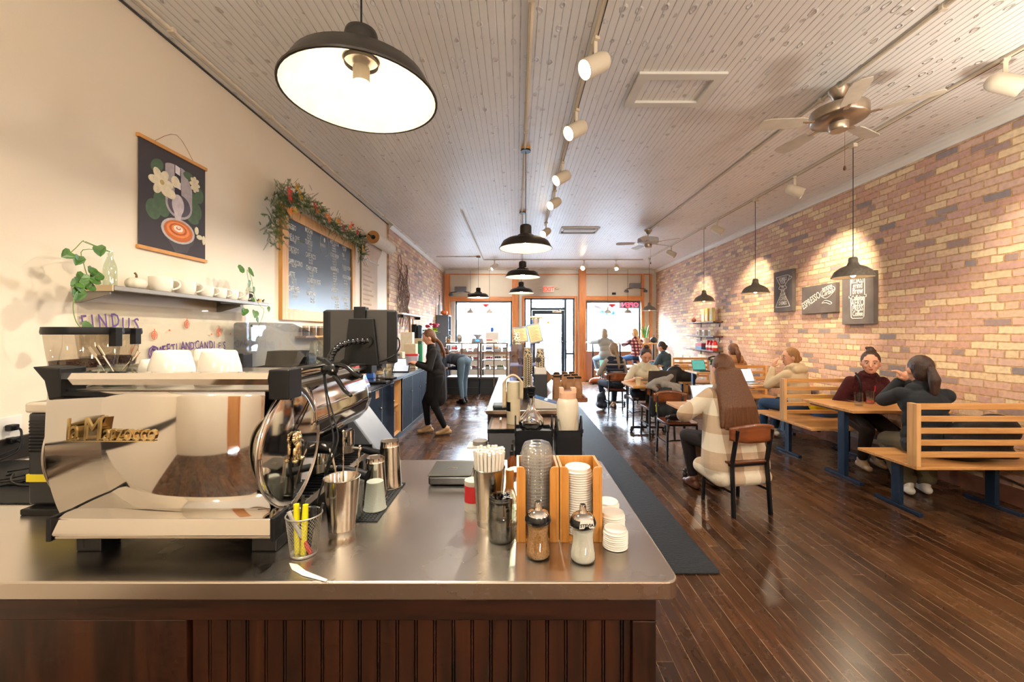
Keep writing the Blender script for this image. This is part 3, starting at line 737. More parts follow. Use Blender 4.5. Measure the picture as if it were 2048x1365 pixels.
t = thing('bar_cabinet', 'dark stained wooden bar front under the steel worktop', 'cabinet', (-1, 1.45, 0)); o = (-1, 1.45, 0)
MB().box(XL + .02, .335, 1.05, 1.88, .0, .904).build('carcass', darkwood_x, t, off=o)
MB().box(XL + .02, .345, 1.012, 1.05, .838, .904).build('top_rail', darkwood_x, t, off=o, bevel=.002)
MB().box(.287, .345, 1.012, 1.05, 0, .836).build('corner_stile', darkwood_z, t, off=o, bevel=.002)
MB().box(XL + .02, -.82, 1.018, 1.05, .02, .836).build('flat_panel', darkwood_z, t, off=o, bevel=.003)
mb = MB(); x = -.812
while x < .285:
    x2 = min(x + .0385, .286); mb.box(x, x2, 1.028, 1.05, .02, .836); x = x2
    if x < .27: mb.box(x + .0022, x + .0062, 1.029, 1.05, .02, .836); x += .0085
mb.build('beadboard_panel', darkwood_z, t, off=o, bevel=.0012)
MB().box(XL + .02, .345, 1.012, 1.05, .0, .02).build('plinth', darkwood_x, t, off=o)

# ---- espresso machine
E = (-.96, 1.4, ZC)
em = thing('espresso_machine', 'large chrome espresso machine with mirror back panel and raised gold lettering', 'espresso machine', E)
def eb(mb, nm, m, p=None, **k): return mb.build(nm, m, p or em, off=E, **k)
def yz(z): return 1.098 + (.9 if z < 1.25 else .35) * (z - 1.25) ** 2
bp_ = eb(MB().grid(lambda u, v: (-1.262 + u * .585, yz(1.05 + v * .34), 1.05 + v * .34), 2, 24), 'back_panel', chrome, smooth=60, solid=.003)
lg = mk('gold_badge', 'd9c08a', .14, 1, .04)
mb = MB(); mb.text('la', .085, (-1.203, 1.0945, 1.262), (1, 0, 0), (0, 0, 1), sx=.62, depth=.003, bold=0, shear=.1)
mb.text('M', .088, (-1.158, 1.0945, 1.262), (1, 0, 0), (0, 0, 1), sx=.74, depth=.003, bold=0, shear=.1)
mb.text('arzocco', .062, (-1.104, 1.0945, 1.262), (1, 0, 0), (0, 0, 1), sx=.72, depth=.003, bold=0, shear=.1)
mb.box(-1.205, -.965, 1.09, 1.093, 1.2585, 1.2615)
eb(mb, 'lettering', lg, bp_)
eb(MB().box(-1.262, -.68, 1.1, 1.13, 1.03, 1.05), 'lower_lip', steel)
# drip tray apron
eb(MB().prism([(1.075, 1.06), (1.1, 1.066), (1.13, 1.066), (1.13, 1.01), (1.07, 1.01), (1.065, 1.02)], -1.21, -.64, 'x'), 'apron', chrome, smooth=30, bevel=.002)
for x0 in (-1.222, -.64): eb(MB().box(x0, x0 + .012, 1.063, 1.132, 1.005, 1.067), 'apron_cap', black, bevel=.002)
# side discs
lion = mk('chrome_gold_emblem', 'e0cfa6', .12, 1, .03)
for s, X in ((1, -.672), (-1, -1.268)):
    mb = MB(); mb.grid(lambda u, v: ((v * math.sin(2 * PI * u)), (v * math.copysign(abs(math.cos(2 * PI * u)) ** 1.45, math.cos(2 * PI * u))), .007 * (1 - v * v)), 64, 8, True)
    A = T(X, 1.225, 1.213) @ Matrix.Rotation(s * PI / 2, 4, 'Y') @ Matrix.Diagonal((.187 if s > 0 else .18, .167 if s > 0 else .128, 1, 1))
    mb.v = [tuple(A @ Vector(p)) for p in mb.v]
    dsk = eb(mb, 'side_disc', chrome, smooth=180, solid=.004)
    rz_, ry_ = (.187, .167) if s > 0 else (.18, .128)
    eb(MB().tube([(X, 1.225 + ry_ * math.copysign(abs(math.cos(a)) ** 1.45, math.cos(a)), 1.213 + rz_ * math.sin(a)) for a in [2 * PI * i / 72 for i in range(72)]], .0035, 6, closed=True), 'rim', steel, dsk, smooth=180)
    if s > 0:
        e = MB(); ex = X + .016
        e.ball((ex, 1.225, 1.228), (.009, .017, .02), 14).ball((ex + .004, 1.225, 1.2), (.008, .014, .03), 14)
        e.ball((ex + .008, 1.225, 1.236), (.007, .008, .008), 10).ball((ex, 1.213, 1.19), (.006, .007, .02), 10).ball((ex, 1.237, 1.19), (.006, .007, .02), 10)
        for yy in (1.208, 1.242): e.ball((ex + .004, yy, 1.17), (.009, .009, .006), 10).ball((ex, yy, 1.246), (.004, .005, .006), 8)
        for k in range(9):
            a = PI * (.1 + .8 * k / 8); e.ball((ex, 1.225 + .019 * math.cos(a), 1.226 + .021 * math.sin(a)), (.006, .006, .007), 8)
        e.ball((ex + .006, 1.216, 1.207), (.004, .004, .014), 8).ball((ex + .006, 1.234, 1.207), (.004, .004, .014), 8)
        eb(e, 'lion_emblem', lion, dsk, smooth=180)
# hood over the working side
prof = [(-.73, 1.4), (-.705, 1.385), (-.685, 1.35), (-.672, 1.3), (-.667, 1.25), (-.68, 1.2), (-.705, 1.165), (-.745, 1.15)]
def hood(u, v):
    i = min(int(v * 7), 6); f = v * 7 - i; a, b_ = prof[i], prof[i + 1]
    x = a[0] + (b_[0] - a[0]) * f; z = a[1] + (b_[1] - a[1]) * f
    y1 = 1.80 + .1 * math.sin(PI * min(1, max(0, v * .95)))
    return (x - .005 * u, 1.33 + u * (y1 - 1.33), z)
eb(MB().grid(hood, 12, 28), 'side_hood', chrome, smooth=60, solid=.003)
eb(MB().box(-1.25, -.745, 1.13, 1.82, 1.03, 1.385), 'body', mk('dark_machine_core', '2b2a2c', .35, .7), bevel=.01)
eb(MB().box(-1.24, -.67, 1.13, 1.84, 1.385, 1.392), 'cup_deck', steel, bevel=.002)
eb(MB().box(-1.19, -.66, 1.14, 1.86, 1.0, 1.022), 'drip_tray', steel, bevel=.003)
g = MB()
for i in range(24): g.box(-.742, -.662, 1.2 + i * .027, 1.208 + i * .027, 1.022, 1.027)
eb(g, 'drip_grate', black_metal)
# rails
eb(MB().prism([(1.105, 1.408), (1.1, 1.424), (1.105, 1.44), (1.125, 1.442), (1.125, 1.406)], -1.235, -.668, 'x'), 'back_rail', chrome, smooth=30)
for X in (-1.25, -.668): eb(MB().prism([(X - .008, 1.41), (X - .008, 1.44), (X, 1.446), (X + .01, 1.44), (X + .012, 1.424), (X + .008, 1.41)], 1.18, 1.84, 'y'), 'side_rail', chrome, smooth=30)
for x0, y0_ in ((-.674, 1.11), (-1.275, 1.09), (-.7, 1.82), (-1.275, 1.82)):
    s = 1 if x0 > -1 else -1; xc = x0 + .03
    mb = MB(); q = [(-.029, 1.448), (.027, 1.448), (.027, 1.366), (-.029, 1.366)] if s > 0 else [(-.045, 1.458), (.03, 1.455), (.03, 1.375), (0, 1.368), (-.012, 1.42)]
    mb.prism([(xc + a, z) for a, z in q], y0_, y0_ + .07, 'y'); eb(mb, 'corner_bracket', black, bevel=.004)
for x, y in ((-1.17, 1.15), (-.69, 1.15), (-1.17, 1.78), (-.69, 1.78)): eb(MB().box(x - .035, x + .035, y - .03, y + .03, .95, 1.0), 'foot', black, bevel=.004)
# group heads, portafilters and steam wand on the barista side
for y in (1.45, 1.68):
    eb(MB().cyl(.034, 1.09, 1.15, (-.70, y, 0), 24), 'group_head', chrome, smooth=50)
    pf = eb(MB().cyl(.032, 1.06, 1.09, (-.70, y, 0), 24).rod((-.675, y, 1.075), (-.63, y, 1.07), .007), 'portafilter', steel, smooth=50)
    eb(MB().rod((-.63, y, 1.07), (-.52, y - .02, 1.05), .013, 12, .017), 'handle', black, pf, smooth=50)
eb(MB().tube([(-.66, 1.39, 1.17), (-.63, 1.385, 1.15), (-.61, 1.38, 1.08), (-.60, 1.375, 1.02)], .0045, 8), 'steam_wand', chrome, smooth=180)
eb(MB().rod((-.68, 1.405, 1.155), (-.63, 1.4, 1.155), .02, 18), 'steam_knob', black, smooth=50)
# ---- cups standing upside down on the machine
DK = 1.392
def bigmug(label, x, y, sc_=1.0, copy=None, rz=0):
    if copy: return copy_tree(copy, (x, y, DK), rz, label, scale=sc_)
    t = thing('cup', label, 'cup', (x, y, DK), rz, 'cups warming on top of the espresso machine')
    MB().lathe([(.058, 0), (.0625, 0), (.062, .012), (.056, .055), (.045, .098), (.04, .103), (.036, .103), (.034, .098), (0, .098)], n=36).build('bowl', porcelain, t, smooth=50)
    MB().tube([(.055, 0, .03), (.078, 0, .03), (.088, 0, .05), (.075, 0, .075), (.05, 0, .08)], .006, 8).build('handle', porcelain, t, smooth=180)
    return t
c0 = bigmug('large upside-down white cup on the machine, left of the front pair', -1.05, 1.25, rz=2.2)
bigmug('large upside-down white cup on the machine, right of the front pair', -.905, 1.25, copy=c0, rz=1.8)
bigmug('upside-down white cup on the machine, behind between the front pair', -1.07, 1.43, .97, c0, 1.2)
bigmug('small upside-down white cup at the left of the warming cups', -1.25 + .07, 1.33, .68, c0, 2.6)
t = thing('spoon_glass', 'clear glass tumbler of spoons on top of the espresso machine', 'glass', (-1.235 + .055, 1.215, DK))
MB().lathe([(0, .002), (.034, .002), (.042, .062), (.0445, .062), (.037, 0), (0, 0)], n=28).build('tumbler', thin_glass('thin_tumbler_glass', 'eef1ee', .12), t, smooth=40)
for i, (a, b_) in enumerate([((-.02, 0, .01), (-.075, -.01, .115)), ((-.01, .015, .01), (-.062, .0, .118)), ((.01, .0, .01), (.065, -.01, .118)), ((.0, -.02, .012), (.052, .01, .1))]):
    q = Vector(a).lerp(Vector(b_), .72)
    tag(MB().rod((0, 0, 0), Vector(q) - Vector(a), .0022, 6).bar(Vector(q) - Vector(a), Vector(b_) - Vector(a), .009, .002, up=(0, 1, 0)).build('spoon', steel_cup, None, smooth=50),
        ['steel spoon leaning left in the glass on the machine', 'steel spoon leaning steeply left in the glass on the machine', 'steel spoon leaning right in the glass on the machine', 'short steel spoon leaning right in the glass on the machine'][i], 'spoon', 'spoons in the glass on the machine').location = Vector(t.location) + Vector(a)

# ---- tablet on a clamp arm
TY = 1.62
A0 = aty(650, 728, TY); A1 = aty(793, 620, TY)
t = thing('tablet_mount', 'black tablet seen from behind, held by a jointed arm clamped to the machine rail', 'tablet', ((A0[0] + A1[0]) / 2, TY, A0[2])); o = tuple(t.location)
sl = MB().prism(rrect(A0[0], A1[0], A0[2], A1[2], .012), TY - .01, TY + .01, 'y').build('tablet', mk('grey_tablet_case', '3b3937', .45), t, off=o, bevel=.003)
for x0, x1 in ((A0[0] - .003, A0[0] + .026), (A1[0] - .035, A1[0] + .003)): MB().box(x0, x1, TY - .014, TY + .013, A0[2] + .004, A1[2] - .004).build('edge_bumper', black, sl, off=o, bevel=.006)
MB().prism([(aty(692, 728, TY)[0], A0[2] - .005), (aty(762, 728, TY)[0], A0[2] - .005), (aty(752, 638, TY)[0], 1.604), (aty(703, 638, TY)[0], 1.604)], TY - .03, TY - .012, 'y').build('mount_plate', black, sl, off=o, bevel=.004)
MB().box(aty(712, 0, TY)[0], aty(735, 0, TY)[0], TY - .026, TY + .016, 1.6, 1.65).build('top_grip', black, sl, off=o, bevel=.003)
mb = MB(); pts = [aty(735, 683, 1.58), aty(715, 683, 1.55), aty(697, 686, 1.53), aty(680, 692, 1.5), aty(668, 702, 1.47), aty(662, 714, 1.46), aty(660, 727, 1.45)]
sm = []
for i in range(len(pts) - 1):
    for k in range(4): sm.append(Vector(pts[i]).lerp(Vector(pts[i + 1]), k / 4))
for i, p in enumerate(sm): mb.ball(p, .0125 if i % 2 == 0 else .009, 12)
mb.tube(sm, .009, 10)
MB().cyl(.022, -.012, .012, aty(735, 683, 1.585), 20, Matrix.Rotation(PI / 2, 4, 'X')).build('swivel', black_gloss, t, off=o, smooth=50)
mb.build('flex_arm', black_gloss, t, off=o, smooth=180)
cl = MB(); cl.bar(aty(648, 722, 1.45), aty(672, 742, 1.45), .03, .035, up=(0, 1, 0)).bar(aty(636, 716, 1.46), aty(668, 728, 1.45), .012, .02, up=(0, 1, 0)).ball(aty(664, 740, 1.44), (.022, .016, .022), 16)
cl.build('clamp_body', black, t, off=o, bevel=.003)
for P in ([(664, 730, 1.45), (690, 733, 1.42), (708, 747, 1.4), (724, 754, 1.38)], [(664, 744, 1.45), (678, 764, 1.42), (690, 782, 1.4), (702, 792, 1.38)]):
    MB().tube([aty(*p) for p in P], [.009, .008, .007, .006], 10).build('clamp_handle', black_gloss, t, off=o, smooth=180)
MB().ball(aty(665, 742, 1.415), .0045, 10).build('pivot_bolt', steel, t, off=o, smooth=180)
MB().tube([aty(788, 672, TY + .01), aty(798, 680, TY), aty(797, 700, TY), aty(780, 716, TY - .02), aty(740, 728, TY - .02), aty(700, 730, 1.55)], .003, 6).build('cable', black, t, off=o, smooth=180)
for k, dx in enumerate((0, 9)):
    P = [(647 + dx * .3, 748, 1.42), (652 + dx * .4, 790, 1.4), (660 + dx, 840, 1.36), (667 + dx, 880, 1.33), (655 + dx * .5, 930, 1.31), (640, 985, 1.3), (634, 1010, 1.29)]
    tag(MB().tube([aty(*p) for p in P], .0028, 6).build('power_cable', black, smooth=180), ('thin black cable hanging from the clamp past the mirror disc', 'second thin black cable hanging from the clamp, the right one')[k], 'cable')

# ---- coffee grinder left of the machine
G = (-1.55, 1.47, ZC)
t = thing('coffee_grinder', 'black coffee grinder with clear bean hopper behind the left end of the machine', 'grinder', G)
gb = MB().box(-.085, .085, -.1, .1, .02, .33).build('body', mk('grinder_black', '26272a', .35), t, bevel=.01)
MB().box(-.09, .09, -.105, .105, .33, .365).build('cap', cream_paint, t, bevel=.008)
v = MB()
for i in range(10): v.box(-.075, .06, -.1045, -.1, .2 + i * .011, .206 + i * .011)
v.build('vent_slats', black_gloss, gb)
MB().box(-.087, .087, -.102, .102, .1, .125).build('yellow_band', yellow_m, gb)
MB().box(-.075, .075, -.13, .09, 0, .02).build('foot', black, t, bevel=.004)
hp = MB().lathe([(.045, .37), (.05, .4), (.085, .47), (.095, .55), (.1, .6)], n=36).build('hopper', thin_glass('hopper_plastic', 'e9e4dc', .12), t, smooth=50)
MB().lathe([(0, .592), (.104, .592), (.106, .6), (.104, .618), (0, .618)], n=36).box(.1, .125, -.012, .012, .55, .615).build('hopper_lid', black, hp, smooth=50)
bn = MB()
bn.lathe([(0, .4), (.048, .4), (.082, .47), (.086, .5), (0, .506)], n=30)
bn.build('coffee_beans', mk('roasted_beans', '3a2114', .5, 0, .6, 160, bump=1, bscale=150), hp, smooth=60)
t2 = copy_tree(t, (-1.72, 1.73, ZC), label='second black grinder standing farther back behind the first, mostly hidden')
t2['category'] = 'grinder'
# ---- power: outlet, plugs, cables, dark reflection sheet
tag(MB().prism([(1.43, -2.36), (1.43, -1.69), (1.9, -1.72), (1.9, -2.36)], .951, .956, 'z', M=Matrix(((0, 1, 0, 0), (1, 0, 0, 0), (0, 0, 1, 0), (0, 0, 0, 1)))).build('splash_reflection_sheet', rubber, bevel=.001), 'dark sheet added on the steel worktop as reflection and shadow of the splash board', 'mat')  # thin black sheet stands for the splash board's reflection and shadow in the steel
oy, oz = 1.925, 1.075
t = thing('wall_outlet', 'white wall outlet with two black plugs at the left edge', 'outlet', (XL, oy, oz))
MB().box(0, .006, -.07, .045, -.09, .08).build('cover_plate', white_plastic, t, bevel=.002)
for k, dz in enumerate((.03, -.03)):
    tag(MB().box(0, .034, -.017, .017, -.014, .014).build('power_plug', black, bevel=.005), ('black plug in the upper socket of the wall outlet', 'black plug in the lower socket of the wall outlet')[k], 'plug').location = (XL + .008, oy - .01, oz + dz)
    y1 = 1.7 - .1 * k
    P = [(XL + .045, oy - .01, oz + dz), (XL + .08, oy - .02, oz + dz - .02), (XL + .09, oy - .05 - .08 * k, 1.0), (XL + .1, y1, .97), (XL + .3, y1 - .1, .963), (XL + .5, y1 - .12 + .2 * k, .963)]
    tag(MB().tube(P, .0045, 8).build('power_cable', black, smooth=180), ('thick black cable running down from the upper plug', 'thick black cable running down from the lower plug')[k], 'cable')
for k in range(4):
    pts = []; ph = k * 1.7
    for i in range(26):
        a = i / 25 * 4.6 + ph; r_ = .05 + .045 * math.sin(a * 1.3 + k) + .02 * k
        pts.append((-2.08 + i * .012 + r_ * math.cos(a), 1.6 + .04 * k + r_ * .8 * math.sin(a), .9625 + .005 * k + .008 * (1 + math.sin(a * 2 + k))))
    tag(MB().tube(pts, .0038, 7).build('coiled_cable', black, smooth=180), 'loop of black cable in the tangle on the dark reflection sheet', 'cable', 'tangled cables on the rubber mat')

# ---- mesh pen cup and pens
pc = (-.575, 1.11, ZC)
t = thing('pen_cup', 'silver wire mesh pen cup in front of the espresso machine', 'pen cup', pc)
def pr(z): return .033 + .012 * z / .109
w_ = MB()
for s in (1, -1):
    for k in range(34):
        w_.tube([(pr(z) * math.cos(a), pr(z) * math.sin(a), z) for z, a in [(.003 + .103 * i / 10, 2 * PI * k / 34 + s * 1.9 * i / 10) for i in range(11)]], .00045, 3)
w_.build('mesh_wall', mk('silver_wire', 'b5b0a8', .35, .8), t)
MB().ring((0, 0, .108), .045, (1, 0, 0), (0, 1, 0), .0022, 32).build('rim', mk('silver_wire', ''), t, smooth=180)
MB().lathe([(0, .001), (.033, .001), (.0345, .006), (.033, .008), (0, .003)], n=28).build('base', mk('silver_wire', ''), t, smooth=40)
def pen(label, a, b_, r, col, capcol=None, capf=.35):
    a = Vector(a); b_ = Vector(b_); m = a.lerp(b_, 1 - capf)
    p = thing('pen', label, 'pen', Vector(pc) + a, 0, 'pens in the wire mesh cup')
    MB().rod((0, 0, 0), m - a, r * .92, 12).build('barrel', mk('pen_' + col, col, .35), p, smooth=50)
    MB().rod(m - a, b_ - a, r, 12, r * .85).build('cap', mk('pen_' + (capcol or col), capcol or col, .35), p, smooth=50)
pen('yellow highlighter at the left of the mesh cup', (-.014, -.008, .006), (-.021, .0, .135), .0085, 'f0e21c')
pen('yellow highlighter in the middle of the mesh cup', (.004, -.012, .006), (.006, -.004, .135), .0085, 'f0e21c')
pen('grey marker with a red end leaning across the mesh cup', (.024, -.012, .008), (-.038, -.008, .118), .0065, 'c5342f', 'a8a49d', .62)
pen('tall black pen standing in the mesh cup', (-.002, .004, .006), (-.008, .008, .155), .0055, '151515')
pen('black marker at the right in the mesh cup', (.004, .012, .008), (.02, .012, .122), .0085, '1c1c1e')
pen('thin black pen leaning right over the rim of the mesh cup', (-.006, .016, .008), (.046, .012, .132), .004, '202024')
# paper strip lying on the worktop
tag(MB().prism([onz(580, 1128, 0)[:2]] * 0 + [(a[0], a[1]) for a in (onz(578, 1127, .952), onz(594, 1129, .952), onz(612, 1143, .952), onz(655, 1160, .952), onz(652, 1164, .952), onz(606, 1152, .952), onz(584, 1140, .952))], .951, .9525).build('paper_scrap', mk('bright_scrap', 'f4efdc', .6)), 'torn white paper strip lying on the worktop by the pen cup', 'paper')

# ---- metal cups
def cup(name, label, x, y, r0, r1, h, m, flip=False, group=None, z=ZC, beads=True):
    t = thing(name, label, 'cup', (x, y, z), 0, group)
    P = [(0, .002), (r0, .002), (r0 + .001, .006), (r1, h - .002), (r1 + .002, h), (r1 + .0005, h + .001), (r1 - .002, h - .002), (r0 - .001, .006), (0, .005)]
    if beads: P[2:3] = [(r0 + .001, .0), (r0 + .0015, h * .1), (r0 + .003, h * .115), (r0 + .0025, h * .13)]
    if flip: P = [(a, h - b_) for a, b_ in P]
    MB().lathe(P, n=44).build('shell', m, t, smooth=40)
    return t
cup('malt_cup', 'tall steel mixing cup holding twisted bar spoons in front of the machine', -.519, 1.22, .036, .05, .17, steel_cup)
for i, (dx, dy, ex, ey, L_) in enumerate([(.0, .01, -.005, .02, .3), (.018, .005, .045, .02, .255), (.022, -.002, .05, .01, .25)]):
    a = Vector((-.519 + dx, 1.22 + dy, ZC + .01)); b_ = Vector((-.519 + ex, 1.22 + ey, ZC + L_))
    s = MB(); pts = [Vector((0, 0, 0)).lerp(b_ - a, k / 40) for k in range(41)]
    s.tube(pts, [.0022 + .0007 * math.sin(k * 1.6) for k in range(41)], 6); s.ball(b_ - a, .0045, 10)
    o_ = s.build('bar_spoon', steel_cup, smooth=180); o_.location = a
    tag(o_, ('twisted bar spoon standing straight in the steel mixing cup', 'twisted bar spoon leaning right in the steel mixing cup', 'second twisted bar spoon leaning right, crossing the other')[i], 'spoon')
cup('cocktail_shaker', 'tall steel shaker tin turned upside down on the bar mat', -.49, 1.585, .033, .0455, .175, steel_cup, True)
cup('cocktail_shaker', 'shorter steel shaker tin turned upside down on the bar mat', -.508, 1.475, .03, .041, .145, steel_cup, True)
t = cup('ribbed_cup', 'frosted ribbed plastic cup upside down on the bar mat', -.478, 1.385, .027, .036, .093, mk('frosted_silicone', 'd5dbcb', .3, trans=.35, bump=.12, bscale=210), True, beads=False)
t = thing('measuring_pitcher', 'clear plastic measuring pitcher between the steel cup and the ribbed cup', 'pitcher', (-.535, 1.325, ZC + .006))
MB().lathe([(0, 0), (.034, 0), (.038, .1), (.04, .103), (.036, .1), (.032, .004), (0, .004)], n=32).build('jug', thin_glass('pitcher_plastic', 'dfe0dc', .14, .05, .12, 'd8d6cf'), t, smooth=40)
mk_ = MB()
for i in range(8): mk_.box(.0, .012, -.0385, -.038, .02 + i * .009, .0215 + i * .009)
mk_.build('scale_marks', white_plastic, t)
t = thing('bar_mat', 'narrow black rubber bar mat beside the espresso machine', 'mat', (-.505, 1.46, ZC))
MB().box(-.06, .065, -.165, .165, .0, .004).build('base_sheet', rubber, t, bevel=.001)
mb = MB()
for i in range(9):
    for j in range(24): mb.box(-.052 + i * .0125, -.046 + i * .0125, -.16 + j * .0135, -.152 + j * .0135, .004, .006)
mb.build('grip_pattern', rubber, t)
for ob in bpy.data.objects:
    if ob.name.split('.')[0] in ('cocktail_shaker', 'ribbed_cup') and ob.parent is None: ob.location.z = ZC + .0065
t = cup('straw_cup', 'polished steel cup packed with paper wrapped straws', -.086, 1.285, .036, .05, .177, steel_cup)
sd = MB().rod((0, 0, 0), (0, 0, .215), .0052, 7).build('paper_straw', mk('straw_wrapper', 'efe9dc', .7), smooth=50)
first = True
k = 0
for ring, cnt in ((0, 1), (.011, 6), (.021, 12), (.031, 18), (.04, 22)):
    for i in range(cnt):
        a = 2 * PI * i / cnt + ring * 20; q = sd if first else sd.copy()
        if not first: COL.objects.link(q)
        first = False; f = .66
        q.location = (-.086 + ring * f * math.cos(a), 1.285 + ring * f * math.sin(a), ZC + .012 + rnd.random() * .012)
        d = Vector((ring * (1 - f) * math.cos(a), ring * (1 - f) * math.sin(a), .15 + .0)); q.rotation_euler = d.to_track_quat('Z', 'Y').to_euler()
        tag(q, 'paper wrapped white straw in the polished steel cup', 'straw', 'wrapped straws in the steel cup')
# mason jar of black stirrers
jx, jy = -.0436, 1.191
t = thing('mason_jar', 'glass mason jar full of black straws in front of the steel cup', 'jar', (jx, jy, ZC))
MB().lathe([(0, .001), (.036, .001), (.0405, .008), (.0405, .088), (.036, .1), (.0345, .104), (.0345, .112), (.0375, .113), (.0375, .117), (.0345, .12), (.036, .124), (.034, .1255), (.0325, .122), (.0325, .104), (.037, .09), (.0375, .01), (.034, .005), (0, .005)], n=40).build('glass_body', thin_glass('jar_glass', 'edf0ea', .13), t, smooth=40)
MB().text('Ball', .03, (.02, -.036, .05), (.85, .5, 0), (0, 0, 1), sx=.8, depth=.0012, shear=.3).build('embossed_script', thin_glass('emboss_glass', 'ffffff', .5), t)
sd = MB().rod((0, 0, 0), (0, 0, .118), .003, 6).build('black_straw', mk('black_straw_plastic', '121214', .25), smooth=50)
first = True
for ring, cnt in ((.006, 5), (.014, 10), (.022, 14), (.029, 18)):
    for i in range(cnt):
        a = 2 * PI * i / cnt + ring * 40; q = sd if first else sd.copy()
        if not first: COL.objects.link(q)
        first = False
        q.location = (jx + ring * math.cos(a), jy + ring * math.sin(a), ZC + .006)
        q.rotation_euler = Vector((rnd.uniform(-.06, .06) - ring * math.cos(a) * .8, rnd.uniform(-.06, .06) - ring * math.sin(a) * .8, 1)).to_track_quat('Z', 'Y').to_euler()
        tag(q, 'thin black straw standing in the mason jar', 'straw', 'black straws in the mason jar')
# bamboo whisk, can, lidded jar, spray bottle
t = thing('bamboo_whisk', 'bamboo tea whisk standing between the steel straw cup and the bamboo boxes', 'whisk', (-.022, 1.33, ZC))
MB().lathe([(0, .155), (.013, .155), (.014, .15), (.0125, .12), (.014, .1), (.013, .095), (0, .095)], n=20).build('handle', bamboo, t, smooth=50)
mb = MB()
for k in range(40):
    a = 2 * PI * k / 40; mb.tube([(r_ * math.cos(a), r_ * math.sin(a), z) for r_, z in ((.012, .1), (.018, .08), (.026, .05), (.027, .02), (.022, .004))], .0008, 4)
mb.build('tines', bamboo, t)
t = thing('labelled_can', 'glass jar with a red label half hidden behind the steel straw cup', 'jar', (-.146, 1.39, ZC))
MB().cyl(.03, 0, .1, n=28).build('body', mk('jar_pale', 'cfc7b5', .3), t, smooth=50)
MB().cyl(.0305, .03, .085, n=28).build('label', red_m, t, smooth=50)
t = thing('sprinkle_jar', 'small glass jar with steel lid behind the bamboo whisk', 'jar', (.0, 1.46, ZC))
MB().cyl(.03, 0, .095, n=28).build('body', thin_glass('jar_glass', ''), t, smooth=50)
MB().cyl(.031, .095, .112, n=28).build('lid', steel_cup, t, smooth=50)
t = thing('spray_bottle', 'small amber dropper bottle at the far side of the worktop', 'bottle', (-.018, 1.76, ZC))
MB().lathe([(0, 0), (.021, 0), (.022, .055), (.01, .07), (.01, .078), (0, .078)], n=24).build('bottle', mk('amber_glass', '7a3a10', .08, trans=.5), t, smooth=40)
MB().lathe([(.0115, .074), (.0115, .09), (.006, .094), (.005, .12), (0, .122)], n=20).build('cap', black, t, smooth=40)
# digital scale
t = thing('digital_scale', 'black digital scale with grey weighing plate on the steel worktop', 'scale', (-.262, 1.685, ZC))
MB().box(-.082, .082, -.088, .088, .004, .036).build('base', black_gloss, t, bevel=.006)
pl = MB().box(-.085, .085, -.086, .09, .036, .043).build('weighing_plate', mk('grey_green_plate', '4b4a42', .4, .4), t, bevel=.003)
MB().box(-.02, .02, -.02, .004, .043, .0435).build('badge_plate', steel, pl); MB().text('ACAIA', .012, (0, -.013, .0437), (1, 0, 0), (0, 1, 0), align='CENTER', depth=.0003).build('badge_lettering', black, pl)
for x in (-.06, .06): MB().cyl(.01, 0, .005, (x, -.06, 0), 12).build('foot', rubber, t)
# bamboo lid boxes
def bbox(x0, label):
    w, d_, h, tk = .121, .115, .215, .008; y = 1.169
    t = thing('bamboo_organizer', label, 'organizer', (x0, y, ZC), 0, 'bamboo lid boxes')
    MB().box(0, tk, 0, d_, 0, h).build('side_board', bamboo, t, bevel=.001)
    MB().box(w - tk, w, 0, d_, 0, h).build('side_board', bamboo, t, bevel=.001)
    MB().box(tk, w - tk, d_ - tk, d_, 0, h).build('back_board', bamboo, t, bevel=.001)
    MB().box(tk, w - tk, tk, d_ - tk, 0, tk).build('floor_board', bamboo, t)
    for a, s in ((tk, 1), (w - tk, -1)):
        P = [(a, 0), (a + s * .018, 0), (a + s * .018, h - .012), (a + s * .014, h - .003), (a + s * .008, h), (a, h)]
        MB().prism(P, 0, tk, 'y').build('front_strip', bamboo, t, bevel=.001)
    return t
bbox(0.0, 'left bamboo box with front slot, filled with clear dome lids')
bbox(.1235, 'right bamboo box with front slot, filled with white lids')
lid_clear = thin_glass('clear_lid_plastic', 'f4f2ee', .09, .04, .1, 'ffffff')
cl_ = MB().lathe([(.049, 0), (.0505, .002), (.049, .0045), (.0465, .006), (.045, .02), (.038, .034), (.026, .038), (.012, .038)], n=36).build('dome_cover', lid_clear, smooth=50)
wl_ = MB().lathe([(.0405, 0), (.042, .0015), (.0405, .004), (.038, .0055), (.0375, .0125), (.036, .0135), (.0345, .012), (.012, .0115), (0, .0115)], n=36).build('cup_cover', mk('white_lid_plastic', 'ece5d8', .4), smooth=40)
for i in range(24):
    q = cl_ if i == 0 else cl_.copy()
    if i: COL.objects.link(q)
    q.location = (.0605 + rnd.uniform(-.001, .001), 1.2265 + rnd.uniform(-.0015, .0015), ZC + .01 + i * .0098); tag(q, 'clear plastic dome lid stacked in the left bamboo box', 'lid', 'clear dome lids in the left bamboo box')
n = 0
def wlid(x, y, z, label, group, s=1, tilt=0):
    global n
    q = wl_ if n == 0 else wl_.copy()
    if n: COL.objects.link(q)
    n += 1; q.location = (x, y, z); q.scale = (s, s, s); q.rotation_euler = (tilt, 0, rnd.random() * 6); tag(q, label, 'lid', group)
for i in range(27): wlid(.184 + rnd.uniform(-.001, .001), 1.2265, ZC + .01 + i * .0068, 'white plastic cup lid stacked in the right bamboo box', 'white lids in the right bamboo box')
